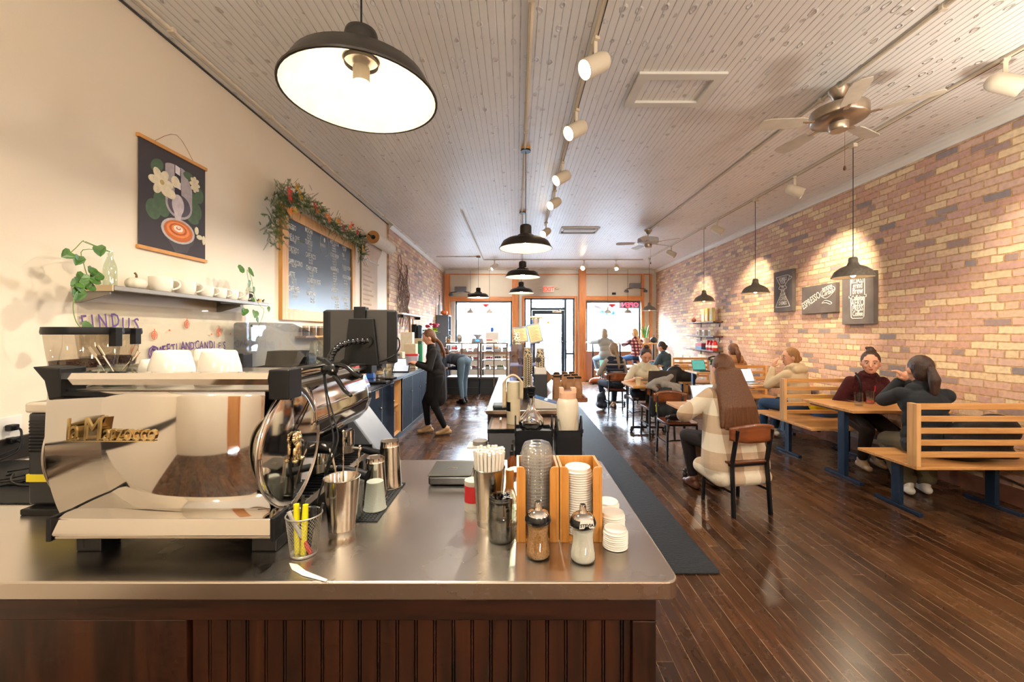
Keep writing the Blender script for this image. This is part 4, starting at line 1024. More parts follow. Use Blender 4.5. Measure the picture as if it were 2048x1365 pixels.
for (x, y, k, s, nm) in ((.277, 1.15, 8, .83, 'front'), (.288, 1.232, 9, .9, 'middle'), (.293, 1.325, 8, .9, 'back')):
    for i in range(k): wlid(x + rnd.uniform(-.001, .001), y + rnd.uniform(-.001, .001), ZC + .001 + i * .0061 * s * 1.12, 'white cup lid in the %s of the three loose stacks right of the bamboo boxes' % nm, 'white lids in the %s loose stack' % nm, s)
# sugar pourers
def pourer(x, y, label, fill, text, rz):
    t = thing('sugar_pourer', label, 'sugar pourer', (x, y, ZC), rz)
    P = [(0, .001), (.03, .001), (.0335, .006), (.0325, .02), (.0285, .045), (.0275, .06), (.03, .08), (.033, .094), (.0325, .097)]
    MB().lathe(P, n=40).build('glass_body', thin_glass('pourer_glass', 'f0f2ee', .12), t, smooth=50)
    MB().lathe([(0, .004)] + [(a - .002, z + .002) for a, z in P[1:7]] + [(0, .084)], n=36).build('sugar', fill, t, smooth=60)
    MB().lathe([(.034, .094), (.0355, .097), (.0345, .104), (.03, .113)], n=40).build('black_collar', black_gloss, t, smooth=50)
    lid = MB().lathe([(.0295, .112), (.026, .119), (.018, .124), (.0125, .126)], n=40).build('steel_lid', chrome, t, smooth=60)
    MB().lathe([(.0125, .124), (.009, .132), (.0085, .146), (.007, .146), (.007, .13)], n=20, M=Matrix.Shear('XZ', 4, (0, 0)) if False else None).build('spout', chrome, lid, smooth=50)
    MB().cyl(.0068, .145, .1455, n=16).build('spout_opening', black, lid)
    if text:
        MB().prism([(-.02, .098), (.02, .098), (.017, .118), (-.017, .118)], -.0345, -.0335, 'y').build('label_plate', white_plastic, t)
        MB().text(text, .0115, (0, -.035, .102), (1, 0, 0), (0, 0, 1), align='CENTER', depth=.0002, bold=.0003).build('lettering', black, t)
pourer(.0577, 1.1, 'glass pourer of brown sugar in front of the left bamboo box', mk('brown_sugar', 'b8824a', .8, 0, .3, 260, bump=.6, bscale=400), None, 0)
pourer(.175, 1.081, 'glass pourer of white sweetener with a stevia label', mk('white_sugar', 'eee8dd', .8, 0, .05, 200), 'STEVIA', R(8))
# ================= left wall =================
ply = lambda py, Y: H - (py - CY) * Y / F
# botanical poster: cup, pitcher and flowers as a generic print
y0, y1, z0, z1 = 2.56, 3.13, 2.09, 2.79
t = thing('wall_poster', 'dark botanical coffee poster hanging on two wooden rails with a string', 'poster', (XL, (y0 + y1) / 2, z0)); o = tuple(t.location)
pp = MB().box(XL + .008, XL + .011, y0 + .01, y1 - .01, z0, z1).build('print_sheet', mk('print_charcoal', '3a3436', .7, 0, .06, 3), t, off=o)
for z in (z0, z1): MB().box(XL + .002, XL + .022, y0, y1, z - .012, z + .012).build('wooden_rail', mk('poster_rail', 'c98f4b', .45), t, off=o, bevel=.002)
MB().tube([(XL + .01, y0 + .12, z1 + .01), (XL + .005, (y0 + y1) / 2 + .02, z1 + .14), (XL + .01, y1 - .12, z1 + .01)], .0015, 5).build('string', kraft, t, off=o)
def U(u, v): return (y0 + u * (y1 - y0), z0 + v * (z1 - z0))
def flat(nm, polys, col, lvl, par=pp):
    mb = MB()
    for i, P in enumerate(polys): mb.prism([U(*p) for p in P], XL + .011, XL + .0112 + lvl * .0005 + i * .00012, 'x')
    return mb.build(nm, mk('ink_' + col, col, .7, 0, .12, 30), par, off=o)
def ell(cu, cv, a, b_, n=28, rot=0, a0=0, a1=360):
    return [(cu + a * math.cos(R(t_)) * math.cos(rot) - b_ * math.sin(R(t_)) * math.sin(rot), cv + (a * math.cos(R(t_)) * math.sin(rot) + b_ * math.sin(R(t_)) * math.cos(rot)) * .8) for t_ in [a0 + (a1 - a0) * i / n for i in range(n)]]
flat('printed_leaves', [ell(.25, .80, .1, .07, rot=.8), ell(.31, .45, .1, .15, rot=.4), ell(.2, .38, .1, .12), ell(.82, .5, .1, .12), ell(.78, .62, .09, .08), ell(.88, .68, .07, .1), ell(.78, .4, .09, .05), ell(.7, .84, .08, .05)], '4c6248', 1)
flat('printed_pitcher', [ell(.52, .85, .16, .05), [(.36, .86), (.68, .82), (.76, .7), (.76, .5), (.36, .52)], ell(.56, .5, .2, .17)], 'a9a0a4', 2)
flat('printed_pitcher_inside', [ell(.56, .5, .17, .14)], '57505a', 3)
flat('printed_milk', [ell(.54, .5, .09, .13), [(.47, .46), (.61, .46), (.57, .34), (.55, .25), (.53, .25)]], 'cbbfc2', 4)
flat('printed_pitcher_handle', [[(.49, .9), (.58, .89), (.59, .6), (.52, .57), (.49, .62)]], '2e2a2e', 3)
flat('printed_handle_shine', [[(.5, .89), (.57, .88), (.57, .8), (.5, .81)], [(.5, .74), (.58, .73), (.58, .66), (.5, .67)]], 'e6dfe2', 4)
flat('printed_cup', [ell(.55, .22, .25, .17, rot=-.15), [(.32, .2), (.78, .2), (.68, .04), (.5, .02)]], '4a4548', 2)
flat('printed_cup_rim', [ell(.55, .24, .25, .155)], 'b9b2b0', 3)
flat('printed_coffee', [ell(.55, .24, .215, .13)], 'c4682c', 5)
for k, (a, c) in enumerate(((.17, 'e0894a'), (.13, 'b4551f'), (.1, 'e0894a'), (.07, 'efe2d4'), (.035, 'c4682c'), (.02, 'efe2d4'))): flat('printed_swirl', [ell(.54, .25 + k * .004, a, a * .55)], c, 6 + k)
fl = [ell(.3 + .09 * math.cos(a), .66 + .075 * math.sin(a), .075, .05, rot=a) for a in [i * PI / 3 for i in range(6)]] + [ell(.5, .72, .06, .07), ell(.43, .58, .07, .06)]
flat('printed_flower', fl, 'e8dcbe', 6); flat('printed_flower_heart', [ell(.31, .66, .03, .03)], 'b9a36a', 8)
flat('printed_small_flowers', [ell(.8 + .05 * math.cos(a), .78 + .055 * math.sin(a), .035, .025, rot=a) for a in [i * PI / 4 for i in range(8)]] + [ell(.8, .78, .03, .03), ell(.88, .24, .05, .03), ell(.95, .22, .025, .06), ell(.83, .3, .03, .05)], 'ddd2b4', 6)

# wall shelf
S0, S1, SX, SZ = 2.2, 3.57, -2.16, 1.80
t = thing('wall_shelf', 'long grey metal shelf with white mugs on the cream wall', 'shelf', (XL, 2.9, SZ)); o = tuple(t.location)
shm = mk('grey_shelf_metal', '8a857e', .4, .6, .05, 20)
MB().box(XL + .004, SX, S0, S1, SZ - .012, SZ).build('shelf_board', shm, t, off=o, bevel=.002)
MB().box(SX - .01, SX + .004, S0, S1, SZ - .025, SZ + .002).build('front_lip', shm, t, off=o, bevel=.003)
MB().box(XL + .004, SX, S0 - .008, S0, SZ - .03, SZ + .004).build('end_cap', mk('cream_end_cap', 'c2b08f', .4, .3), t, off=o, bevel=.002)
for y in (S0 + .005, S1 - .32): MB().prism([(XL + .002, SZ + .05), (XL + .03, SZ + .05), (XL + .03, SZ - .02), (SX - .03, SZ - .03), (SX - .03, SZ - .045), (XL + .03, SZ - .09), (XL + .002, SZ - .09)], y, y + .012, 'y').build('bracket', shm, t, off=o, bevel=.002)
# acrylic board with lettering
t = thing('acrylic_board', 'clear acrylic board under the shelf with purple hand lettering and orange leaf drawings', 'sign', (XL, 2.9, 1.2)); o = tuple(t.location)
MB().box(XL + .001, XL + .016, 2.22, 3.62, 1.22, 1.72).build('acrylic_sheet', thin_glass('acrylic_sheet', 'fdfdfb', .04), t, off=o)
purple = mk('purple_marker', '5b3a78', .5)
mb = MB()
def wl(px, py, txt, size, sx=.8, rot=0, X=XL + .017, b_=.0007):
    p = onx(px, py, X); mb.text(txt, size, p, (0, math.cos(rot), math.sin(rot)), (0, -math.sin(rot), math.cos(rot)), sx=sx, depth=.0006, bold=b_)
wl(163, 660, 'F I N D', .115, .62, .1); wl(243, 661, 'U S', .11, .72, 0)
for i, ch in enumerate('@SWEETLANDCANDIES'):
    f = i / 16; px = 296 + 150 * f ** 1.0; py = 716 - 19 * math.sin(min(1, f * 1.3) * PI / 2) + 2 * f
    wl(px, py, ch, (.1 if i == 0 else .085 + .008 * math.sin(i * 2)), .82 if i == 0 else .68, .12 * (1 - f) - .02)
mb.build('purple_lettering', purple, t, off=o)
orange = mk('orange_marker', 'd9602c', .5)
for px, py, r_ in ((374, 649, .028), (309, 671, .028), (270, 706, .034), (438, 665, .034)):
    c = Vector(onx(px, py, XL + .018)); mb = MB()
    mb.ring(c, r_ * .7, (0, 1, 0), (0, 0, 1), .002, 16, r_); mb.ring(c, r_ * .35, (0, 1, 0), (0, 0, 1), .0015, 12, r_ * .6)
    mb.rod(c + Vector((0, 0, -r_)), c + Vector((0, 0, r_ * 1.5)), .002, 5).rod(c + Vector((0, -r_ * .5, -.004)), c + Vector((0, r_ * .5, .004)), .0016, 5)
    mb.build('leaf_drawing', orange, t, off=o)
for px, py in ((339, 661), (423, 669), (461, 668), (283, 726)): MB().ball(onx(px, py, XL + .018), (.002, .008, .007), 8).build('orange_dot', orange, t, off=o)
# things on the shelf
SZ2 = SZ + .0005
t = thing('mug', 'wide white mug at the left of the shelf row, beside the pumpkin', 'mug', (-2.255, 2.60, SZ2), R(60), 'white mugs on the wall shelf')
def mugmesh(r, h):
    return MB().lathe([(0, 0), (r * .72, 0), (r * .8, .004), (r * .97, h * .4), (r, h * .8), (r, h), (r - .004, h), (r * .93, h * .4), (0, .008)], n=36)
def mughandle(r, h): return MB().tube([(r * .95, 0, h * .88), (r * 1.35, 0, h * .86), (r * 1.62, 0, h * .66), (r * 1.5, 0, h * .42), (r * .95, 0, h * .24)], .0065, 8)
mugmesh(.062, .098).build('bowl', porcelain, t, smooth=50); mughandle(.062, .098).build('handle', porcelain, t, smooth=180)
copy_tree(t, (-2.255, 2.79, SZ2), R(40), 'wide white mug second in the shelf row, its handle toward the board')
for i, (y, lb) in enumerate(((2.965, 'white mug in the middle of the shelf, third from the pumpkin'), (3.10, 'white mug on the shelf, fourth from the pumpkin'), (3.23, 'white mug on the shelf, fifth from the pumpkin'), (3.355, 'white mug last in the shelf row, beside the dark cups'))):
    copy_tree(t, (-2.25, y, SZ2), R(42), lb, scale=.85)
t = thing('pumpkin', 'small white pumpkin with brown stem on the wall shelf', 'pumpkin', (-2.245, 2.42, SZ2))
def pk(u, v):
    a = 2 * PI * u; p = PI * v; r_ = .048 * math.sin(p) ** .7 * (1 + .07 * abs(math.cos(a * 4))); return (r_ * math.cos(a), r_ * math.sin(a), .038 - .036 * math.cos(p) * (1 - .25 * math.exp(-(math.sin(p) / .3) ** 2)))
MB().grid(pk, 48, 16, True).build('body', mk('white_pumpkin_skin', 'e6dcc6', .7, bump=.2), t, smooth=180)
MB().tube([(0, 0, .062), (.002, 0, .085), (-.008, 0, .1)], [.007, .005, .006], 8).build('stem', mk('dry_stem', '6b5236', .8), t, smooth=180)
for k, z in enumerate((0, .047)):
    t = thing('dark_cup', ('lower of the two stacked dark cups on the shelf', 'upper of the two stacked dark cups on the shelf')[k], 'cup', (-2.27, 3.475, SZ2 + z), 0, 'stacked dark cups on the shelf')
    MB().lathe([(0, 0), (.036, 0), (.04, .004), (.041, .045), (.038, .046), (.037, .006), (0, .005)], n=28).build('bowl', mk('charcoal_ceramic', '3d3a38', .5), t, smooth=50)
leafm = mk('pothos_leaf', '3f6624', .4, 0, .35, 25, spec=.6); vine = mk('pothos_vine', '6c8a3c', .5)
def leaf(mb, c, d, n_, L_=.05, w=.036):
    c = Vector(c); d = Vector(d).normalized(); n_ = Vector(n_); n_ = (n_ - d * n_.dot(d)).normalized(); s = d.cross(n_)
    P = [(0, 0), (-.08, .3), (.15, .5), (.5, .46), (.8, .25), (1, 0), (.8, -.25), (.5, -.46), (.15, -.5), (-.08, -.3)]
    vs = [c + d * a * L_ + s * b_ * w * 2 * .8 + n_ * (abs(b_) * .012 - (a ** 2) * .01) for a, b_ in P]
    mid = [c + d * a * L_ - n_ * (a ** 2) * .01 for a in (0.05, .5)]
    vs += mid
    mb._a(vs, [(0, 1, 2, 11, 10), (11, 2, 3, 4, 5), (11, 5, 6, 7, 8), (0, 10, 11, 8, 9)])
def bottleplant(x, y, label, h, redlabel, vines, leaves):
    t = thing('bottle_plant', label, 'plant', (x, y, SZ2)); r_ = .03
    b_ = MB().lathe([(0, 0), (r_, 0), (r_, h * .5), (r_ * .9, h * .62), (r_ * .45, h * .82), (r_ * .42, h), (r_ * .5, h), (r_ * .5, h * 1.03)], n=28).build('glass_bottle', thin_glass('bottle_glass', 'e6f0e6', .14), t, smooth=50)
    if redlabel:
        MB().cyl(r_ * .93, 0.005, h * .42, n=24).build('water', thin_glass('water_fill', 'd8e8de', .1), b_)
        MB().lathe([(r_ + .001, h * .44), (r_ + .001, h * .56)], n=24, a0=-2.4, a1=0).build('red_label', red_m, b_)
    for v_ in vines: MB().tube(v_, .0018, 6).build('vine', vine, t, smooth=180)
    for (c, d, n_, L_) in leaves:
        mb = MB(); leaf(mb, c, d, n_, L_, L_ * .72); mb.build('leaf', leafm, t, solid=.0008)
rl = random.Random(3)
def rel(px, py, X, base): p = onx(px, py, X); return (p[0] - base[0], p[1] - base[1], p[2] - base[2])
B1 = (-2.27, 2.29, SZ2)
v1 = [[(0, 0, .2)] + [rel(*p, B1) for p in ((172, 486, -2.2), (166, 482, -2.2), (152, 496, -2.18), (142, 505, -2.16))],
      [(0, 0, .2)] + [rel(*p, B1) for p in ((172, 484, -2.2), (186, 490, -2.19), (195, 498, -2.18))],
      [(0, 0, .2)] + [rel(*p, B1) for p in ((166, 500, -2.19), (168, 530, -2.18), (175, 560, -2.16), (160, 578, -2.14), (150, 590, -2.13), (147, 602, -2.13), (147, 625, -2.13), (153, 645, -2.13), (162, 656, -2.13))]]
l1 = []
for px, py, dx, dz, L_ in ((142, 505, -.5, -.4, .045), (158, 512, -.2, -1, .05), (195, 492, .3, -1, .055), (176, 540, .8, -.3, .05), (168, 548, -.3, -.6, .048), (180, 556, 1, -.4, .055), (190, 553, .9, .2, .045), (160, 566, -.6, -.2, .05), (172, 572, .7, -.1, .05), (158, 578, -.2, -1, .065), (168, 560, .2, -.8, .05), (165, 654, .9, -.1, .055), (182, 545, .6, .5, .04), (155, 568, .3, -.8, .045)):
    l1.append((rel(px, py, -2.14, B1), (rl.uniform(-.1, .3), dx, dz), (1, rl.uniform(-.3, .3), .4), L_))
bottleplant(*B1[:2], 'trailing pothos in a clear bottle at the left end of the shelf', .2, False, v1, l1)
B2 = (-2.29, 3.62 - .11, SZ2)
v2 = [[(0, 0, .16)] + [rel(*p, B2) for p in ((494, 540, -2.2), (503, 558, -2.18), (508, 590, -2.15), (520, 612, -2.13), (528, 620, -2.13), (523, 640, -2.13), (516, 655, -2.13), (518, 672, -2.13), (508, 682, -2.13), (500, 678, -2.13))]]
l2 = []
for px, py, dx, dz, L_ in ((478, 539, 1, .3, .06), (497, 541, 1, -.5, .075), (497, 562, .3, -1, .055), (506, 575, .3, -1, .055), (503, 600, .8, .1, .04), (490, 618, -.2, -1, .06), (510, 622, -.3, -1, .065), (535, 615, .3, -.6, .045), (512, 638, .9, -.6, .05), (505, 653, -.5, .1, .025), (500, 678, -.4, .3, .018)):
    l2.append((rel(px, py, -2.15, B2), (rl.uniform(-.1, .3), dx, dz), (1, rl.uniform(-.3, .3), .4), L_))
bottleplant(*B2[:2], 'trailing pothos in a red-labelled glass bottle at the right end of the shelf', .17, True, v2, l2)
for k, (y, c) in enumerate(((3.38 + .09, '5a3a1e'), (3.5, 'e0b23a'), (3.54, '3a2a20'))):
    tt = tag(MB().ball((0, 0, .02), (.006, .014, .008), 8).rod((0, -.008, 0), (0, -.008, .018), .002, 5).rod((0, .008, 0), (0, .008, .018), .002, 5).ball((0, .014, .03), (.005, .007, .006), 8).build('toy_animal', mk('toy_' + c, c, .5), smooth=180),
        'tiny %s toy animal standing at the right end of the shelf' % ('brown', 'yellow', 'dark')[k], 'figurine')
    tt.location = (-2.19, y, SZ2)

# ---- menu board with frame
b0, b1, bz0, bz1 = 4.10, 5.97, 1.675, 2.845
t = thing('menu_board', 'large black chalk menu board in a blond wooden frame on the left wall', 'menu board', (XL, 5.0, bz0)); o = tuple(t.location); fw = .115
MB().box(XL + .003, XL + .02, b0 + .05, b1 - .05, bz0 + .05, bz1 - .05).build('chalkboard', mk('chalkboard_black', '262a30', .32, 0, .12, 2), t, off=o)
for a in ((b0, b0 + fw, bz0, bz1), (b1 - fw, b1, bz0, bz1)): MB().box(XL, XL + .04, *a).build('frame_stile', frame_wood, t, off=o, bevel=.003)
for a in ((bz0, bz0 + fw), (bz1 - fw, bz1)): MB().box(XL, XL + .04, b0 + fw, b1 - fw, *a).build('frame_rail', frame_wood, t, off=o, bevel=.003)
mb = MB()
def ml(px, py, txt, size, sx=.62, b_=.001): 
    p = onx(px, py, XL + .021); mb.text(txt, size, p, (0, 1, 0), (0, 0, 1), sx=sx, depth=.0005, bold=b_)
for px, py, tx in ((571, 453, 'ESPRESSO'), (573, 474, 'ONE & ONE'), (574, 500, 'CORTADO'), (575, 526, 'CAPPUCCINO'), (576, 552, 'LATTE'), (577, 581, "CAFÉ MIEL"), (610, 463, 'MOCHA'), (610, 487, 'TURTLE'), (611, 513, 'CAFÉ RICO'), (612, 539, 'CHAI LATTE'), (614, 564, 'LONDON FOG'), (614, 591, 'MATCHA')): ml(px, py, tx, .078, .6, .0008)
for px, py, tx in ((660, 486, 'HOT COCOA'), (661, 512, 'COLD BREW'), (661, 540, 'MILKSHAKES'), (662, 583, 'AFFOGATO'), (663, 598, 'SMOOTHIES'), (684, 496, 'COFFEE'), (684, 513, 'TEA'), (684, 536, 'ITALIAN SODA'), (685, 556, 'HOUSE CREAM'), (685, 601, 'ADDITIONS')): ml(px, py, tx, .07, .6, .0006)
small = [(584, 460, '3.50'), (580, 481, 'steamed milk'), (588, 487, '4.25'), (582, 506, '12oz...4.25'), (583, 533, '12oz...4.50'), (583, 560, '12oz...4.75'), (583, 567, '16oz...5.75'), (585, 589, '12oz...5.50'), (585, 596, '16oz...6.50')]
for k, (px, py) in enumerate(((614, 471), (615, 495), (617, 521), (618, 547), (620, 572), (621, 600))): small += [(px, py, '12oz...5.25'), (px, py + 6, '16oz...5.95')]
for px, py, n_ in ((664, 492, 3), (665, 519, 5), (666, 548, 6), (670, 606, 4), (686, 501, 1), (686, 519, 1), (687, 541, 1), (688, 563, 6), (689, 608, 4)):
    for k in range(n_): small.append((px, py + k * 5.2, ('vanilla', 'caramel', 'hazelnut', 'honey', 'lavender', 'seasonal')[k % 6] + ' 5.00'))
for px, py, tx in small: ml(px, py, tx, .036, .62, .0003)
mb.ring(onx(649, 490, XL + .022), .115, (0, 1, 0), (0, 0, 1), .0022, 40, .14).text('ESPRESSO', .05, onx(641, 492, XL + .022), (0, 1, 0), (0, 0, 1), sx=.6, depth=.0005)
mb.ball(onx(649, 481, XL + .022), (.002, .02, .03), 10)
mb.build('chalk_lettering', mk('chalk', 'd8d8d2', .9), t, off=o)

# ---- garland over the menu board
t = thing('autumn_garland', 'green fern garland with red and orange leaves draped over the menu board', 'garland', (XL, 4.9, bz1)); o = tuple(t.location)
gpath = [(543, 478, -2.30), (548, 440, -2.28), (553, 405, -2.27), (562, 385, -2.27), (582, 392, -2.27), (604, 402, -2.26), (628, 420, -2.26), (650, 440, -2.26), (672, 455, -2.26), (692, 466, -2.26), (708, 472, -2.27), (716, 490, -2.3), (722, 515, -2.32)]
gp = [Vector(onx(*p)) for p in gpath]
frond = MB(); frond2 = MB(); rg = random.Random(11)
for s in range(900):
    f = rg.random() * (len(gp) - 1); i = int(f); c = gp[i].lerp(gp[i + 1], f - i)
    thick = .11 if f < 3.5 else .085
    c = c + Vector((rg.uniform(-.03, .07), rg.gauss(0, 1) * thick * .55, rg.gauss(0, 1) * thick * .55)); c.x = max(c.x, XL + .07)
    d = Vector((rg.uniform(-.2, .8), rg.uniform(-1, 1), rg.uniform(-1, .7))).normalized()
    L_ = rg.uniform(.05, .13); side = d.cross(Vector((1, 0, .2))).normalized(); mbx = frond if s % 2 else frond2
    e = c + d * L_ + Vector((0, 0, -.02)); e.x = max(e.x, XL + .04); mbx.tube([c, c.lerp(e, .5) + Vector((.005, 0, .006)), e], .0009, 3)
    for k in range(9):
        q = c.lerp(e, .15 + k * .09); l_ = .026 * (1 - .07 * k)
        for sg in (1, -1):
            tip = q + (side * sg + d * .6).normalized() * l_ + Vector((0, 0, -.003)); w_ = d * .0028
            mbx._a([q - w_, q + w_, tip], [(0, 1, 2)])
frond.build('fern_fronds', mk('fern_green', '5c6b38', .7, 0, .3, 30), t, off=o)
frond2.build('cedar_fronds', mk('cedar_green', '3f5330', .7, 0, .3, 30), t, off=o)
fcols = [mk('leaf_red', 'b8321f', .6, 0, .2, 30), mk('leaf_yellow', 'c8992b', .6, 0, .2, 30), mk('leaf_orange', 'd0721f', .6, 0, .2, 30)]
for px, py, ci in ((576, 382, 0), (577, 395, 0), (592, 374, 1), (599, 392, 1), (577, 422, 2), (588, 420, 1), (628, 412, 0), (632, 420, 2), (650, 430, 2), (656, 437, 2), (672, 440, 1), (676, 444, 2), (685, 457, 0), (702, 450, 0), (698, 455, 2), (713, 465, 0), (724, 497, 1)):
    c = Vector(onx(px, py, -2.19)); mb = MB()
    for k in range(7):
        a = 2 * PI * k / 7 + rg.random(); d = Vector((.35, math.cos(a), math.sin(a))).normalized(); s = d.cross(Vector((1, 0, 0))).normalized(); L_ = rg.uniform(.045, .075)
        mb._a([c, c + d * L_ * .5 + s * .013, c + d * L_, c + d * L_ * .5 - s * .013], [(0, 1, 2, 3)])
    mb.build('silk_leaf_cluster', fcols[ci], t, off=o, solid=.001)

# ---- paper roll and hanging sheet
t = thing('paper_roll', 'roll of white paper on an iron bracket high on the left wall', 'paper roll', (XL, 6.25, 2.99)); o = tuple(t.location)
RX, RZ = XL + .21, 2.99
MB().rod((RX, 6.02, RZ), (RX, 6.98, RZ), .012).rod((XL, 6.22, RZ + .02), (RX, 6.22, RZ + .02), .012).rod((XL, 6.9, RZ + .02), (RX, 6.9, RZ + .02), .012).build('iron_bracket', black_metal, t, off=o, smooth=50)
MB().rod((XL, 6.22, RZ + .02), (XL + .012, 6.22, RZ + .02), .045, 20).build('wall_flange', black_metal, t, off=o, smooth=50)
MB().lathe([(.035, -.42), (.1, -.42), (.1, .42), (.035, .42), (.035, -.42)], (RX, 6.62, RZ), 40, Matrix.Rotation(PI / 2, 4, 'X')).build('roll', paper, t, off=o, smooth=50)
MB().lathe([(.035, .4205), (.098, .4205)], (RX, 6.62, RZ), 40, Matrix.Rotation(PI / 2, 4, 'X')).build('cardboard_end', mk('cardboard', 'a9763f', .8), t, off=o)
P = [(RX - .1, RZ), (XL + .08, RZ - .12), (XL + .03, RZ - .22), (XL + .02, RZ - .3), (XL + .018, 1.3)]
MB().grid(lambda u, v: (lambda k, f: (P[k][0] + (P[k + 1][0] - P[k][0]) * f, 6.24 + .72 * u, P[k][1] + (P[k + 1][1] - P[k][1]) * f))(min(int(v * 4), 3), v * 4 - min(int(v * 4), 3)), 1, 16).build('hanging_sheet', mk('hanging_paper', 'cfb9a2', .8, 0, .1, 4), t, off=o, solid=.001)
MB().box(XL + .022, XL + .03, 6.2, 7.0, RZ - .31, RZ - .285).build('tear_bar', steel, t, off=o)
mb = MB()
for k in range(16): mb.tube([(XL + .0195, 6.3 + j * .012, RZ - .4 - k * .075 + .018 * math.sin(j * 2.1 + k)) for j in range(20 + (k * 7) % 22)], .002, 4)
mb.build('faint_lettering', mk('faint_pencil', 'b59a80', .8), t, off=o)

# ---- hangings on the left brick wall
BX = XL + .03
t = thing('dried_hanging', 'hanging of dried branches and pale ribbons on the left brick wall', 'wall hanging', (BX, 8.3, 2.6)); o = tuple(t.location)
mb = MB(); rh = random.Random(5)
for k in range(70):
    y = rh.uniform(8.0, 8.75); z = rh.uniform(2.0, 3.0); mb.tube([(BX + .02, y, z), (BX + .05 + rh.random() * .04, y + rh.uniform(-.05, .05), z - .15), (BX + .03, y + rh.uniform(-.08, .08), z - rh.uniform(.3, .5))], rh.uniform(.003, .008), 5)
mb.build('branches', mk('grey_branches', '7d6a5e', .8), t, off=o)
MB().ring((BX + .03, 8.15, 2.93), .12, (0, 1, 0), (0, 0, 1), .008, 28, .16).build('hoop', kraft, t, off=o, smooth=180)
t = thing('hanging_cord', 'long rusty cord with tassels hanging on the left brick wall', 'wall hanging', (BX, 8.7, 2.9)); o = tuple(t.location)
MB().tube([(BX + .02, 8.72, 2.98), (BX + .03, 8.72, 2.3), (BX + .03, 8.74, 1.95)], .01, 6).ball((BX + .03, 8.72, 2.3), .035, 8).ball((BX + .03, 8.73, 2.0), .04, 8).build('cord', mk('rusty_cord', '8a4526', .7), t, off=o, smooth=180)
t = thing('wall_ledge', 'white ledge on the left brick wall under the dried hanging', 'shelf', (BX, 8.6, 1.93)); o = tuple(t.location)
MB().box(BX, BX + .15, 7.9, 9.7, 1.9, 1.93).build('board', whitep, t, off=o, bevel=.003)
for y in (8.1, 9.5): MB().box(BX, BX + .12, y, y + .02, 1.84, 1.9).build('bracket', black_metal, t, off=o)
t = thing('towel_dispenser', 'black and grey paper towel dispenser on the left brick wall', 'dispenser', (BX, 9.35, 1.35)); o = tuple(t.location)
MB().box(BX, BX + .12, 9.15, 9.5, 1.3, 1.73).build('back_shell', black, t, off=o, bevel=.02)
MB().box(BX + .12, BX + .24, 9.16, 9.49, 1.33, 1.71).build('front_cover', mk('smoky_blue_cover', '31485a', .15), t, off=o, bevel=.04)
t = thing('picture_frame', 'small wooden frame on the left brick wall above the towel dispenser', 'frame', (BX, 9.1, 1.75)); o = tuple(t.location)
MB().box(BX, BX + .03, 8.95, 9.0, 1.55, 1.9).box(BX, BX + .03, 9.2, 9.25, 1.55, 1.9).box(BX, BX + .03, 9.0, 9.2, 1.85, 1.9).build('frame', kraft, t, off=o); MB().box(BX, BX + .01, 9.0, 9.2, 1.55, 1.85).build('picture', paper, t, off=o)
# tall dark cabinet in the far left corner
t = thing('tall_cabinet', 'tall slate grey cabinet in the far left corner by the window', 'cabinet', (BX + .3, 12.1, 0)); o = tuple(t.location)
MB().box(BX + .01, BX + .02, 11.9, 12.35, 0, 2.05).box(BX + .02, BX + .38, 11.88, 11.91, 0, 2.05).box(BX + .02, BX + .38, 12.33, 12.36, 0, 2.05).box(BX + .02, BX + .38, 11.91, 12.33, 2.02, 2.05).build('carcass', mk('slate_laminate', '4c5460', .5), t, off=o, bevel=.004)
for z in (.4, .8, 1.2, 1.6): MB().box(BX + .02, BX + .36, 11.91, 12.33, z, z + .025).build('shelf_board', mk('slate_laminate', ''), t, off=o)
t = thing('pumpkin', 'small orange pumpkin on top of the tall slate cabinet', 'pumpkin', (BX + .22, 12.1, 2.051))
MB().grid(pk, 32, 12, True).build('body', mk('orange_pumpkin_skin', 'c4602c', .5), t, smooth=180).scale = (2, 2, 2)
MB().rod((0, 0, .12), (.01, 0, .17), .012, 8).build('stem', mk('dry_stem', ''), t)
t = thing('white_canister', 'narrow white bottle standing on the tall slate cabinet', 'bottle', (BX + .08, 12.05, 2.051))
MB().lathe([(0, 0), (.05, 0), (.05, .28), (.02, .34), (.02, .42), (0, .42)], n=20).build('body', mk('pale_blue_plastic', 'bcc9d8', .4), t, smooth=50)
MB().rod((0, 0, .42), (0, 0, .6), .01).build('tube_top', black, t)

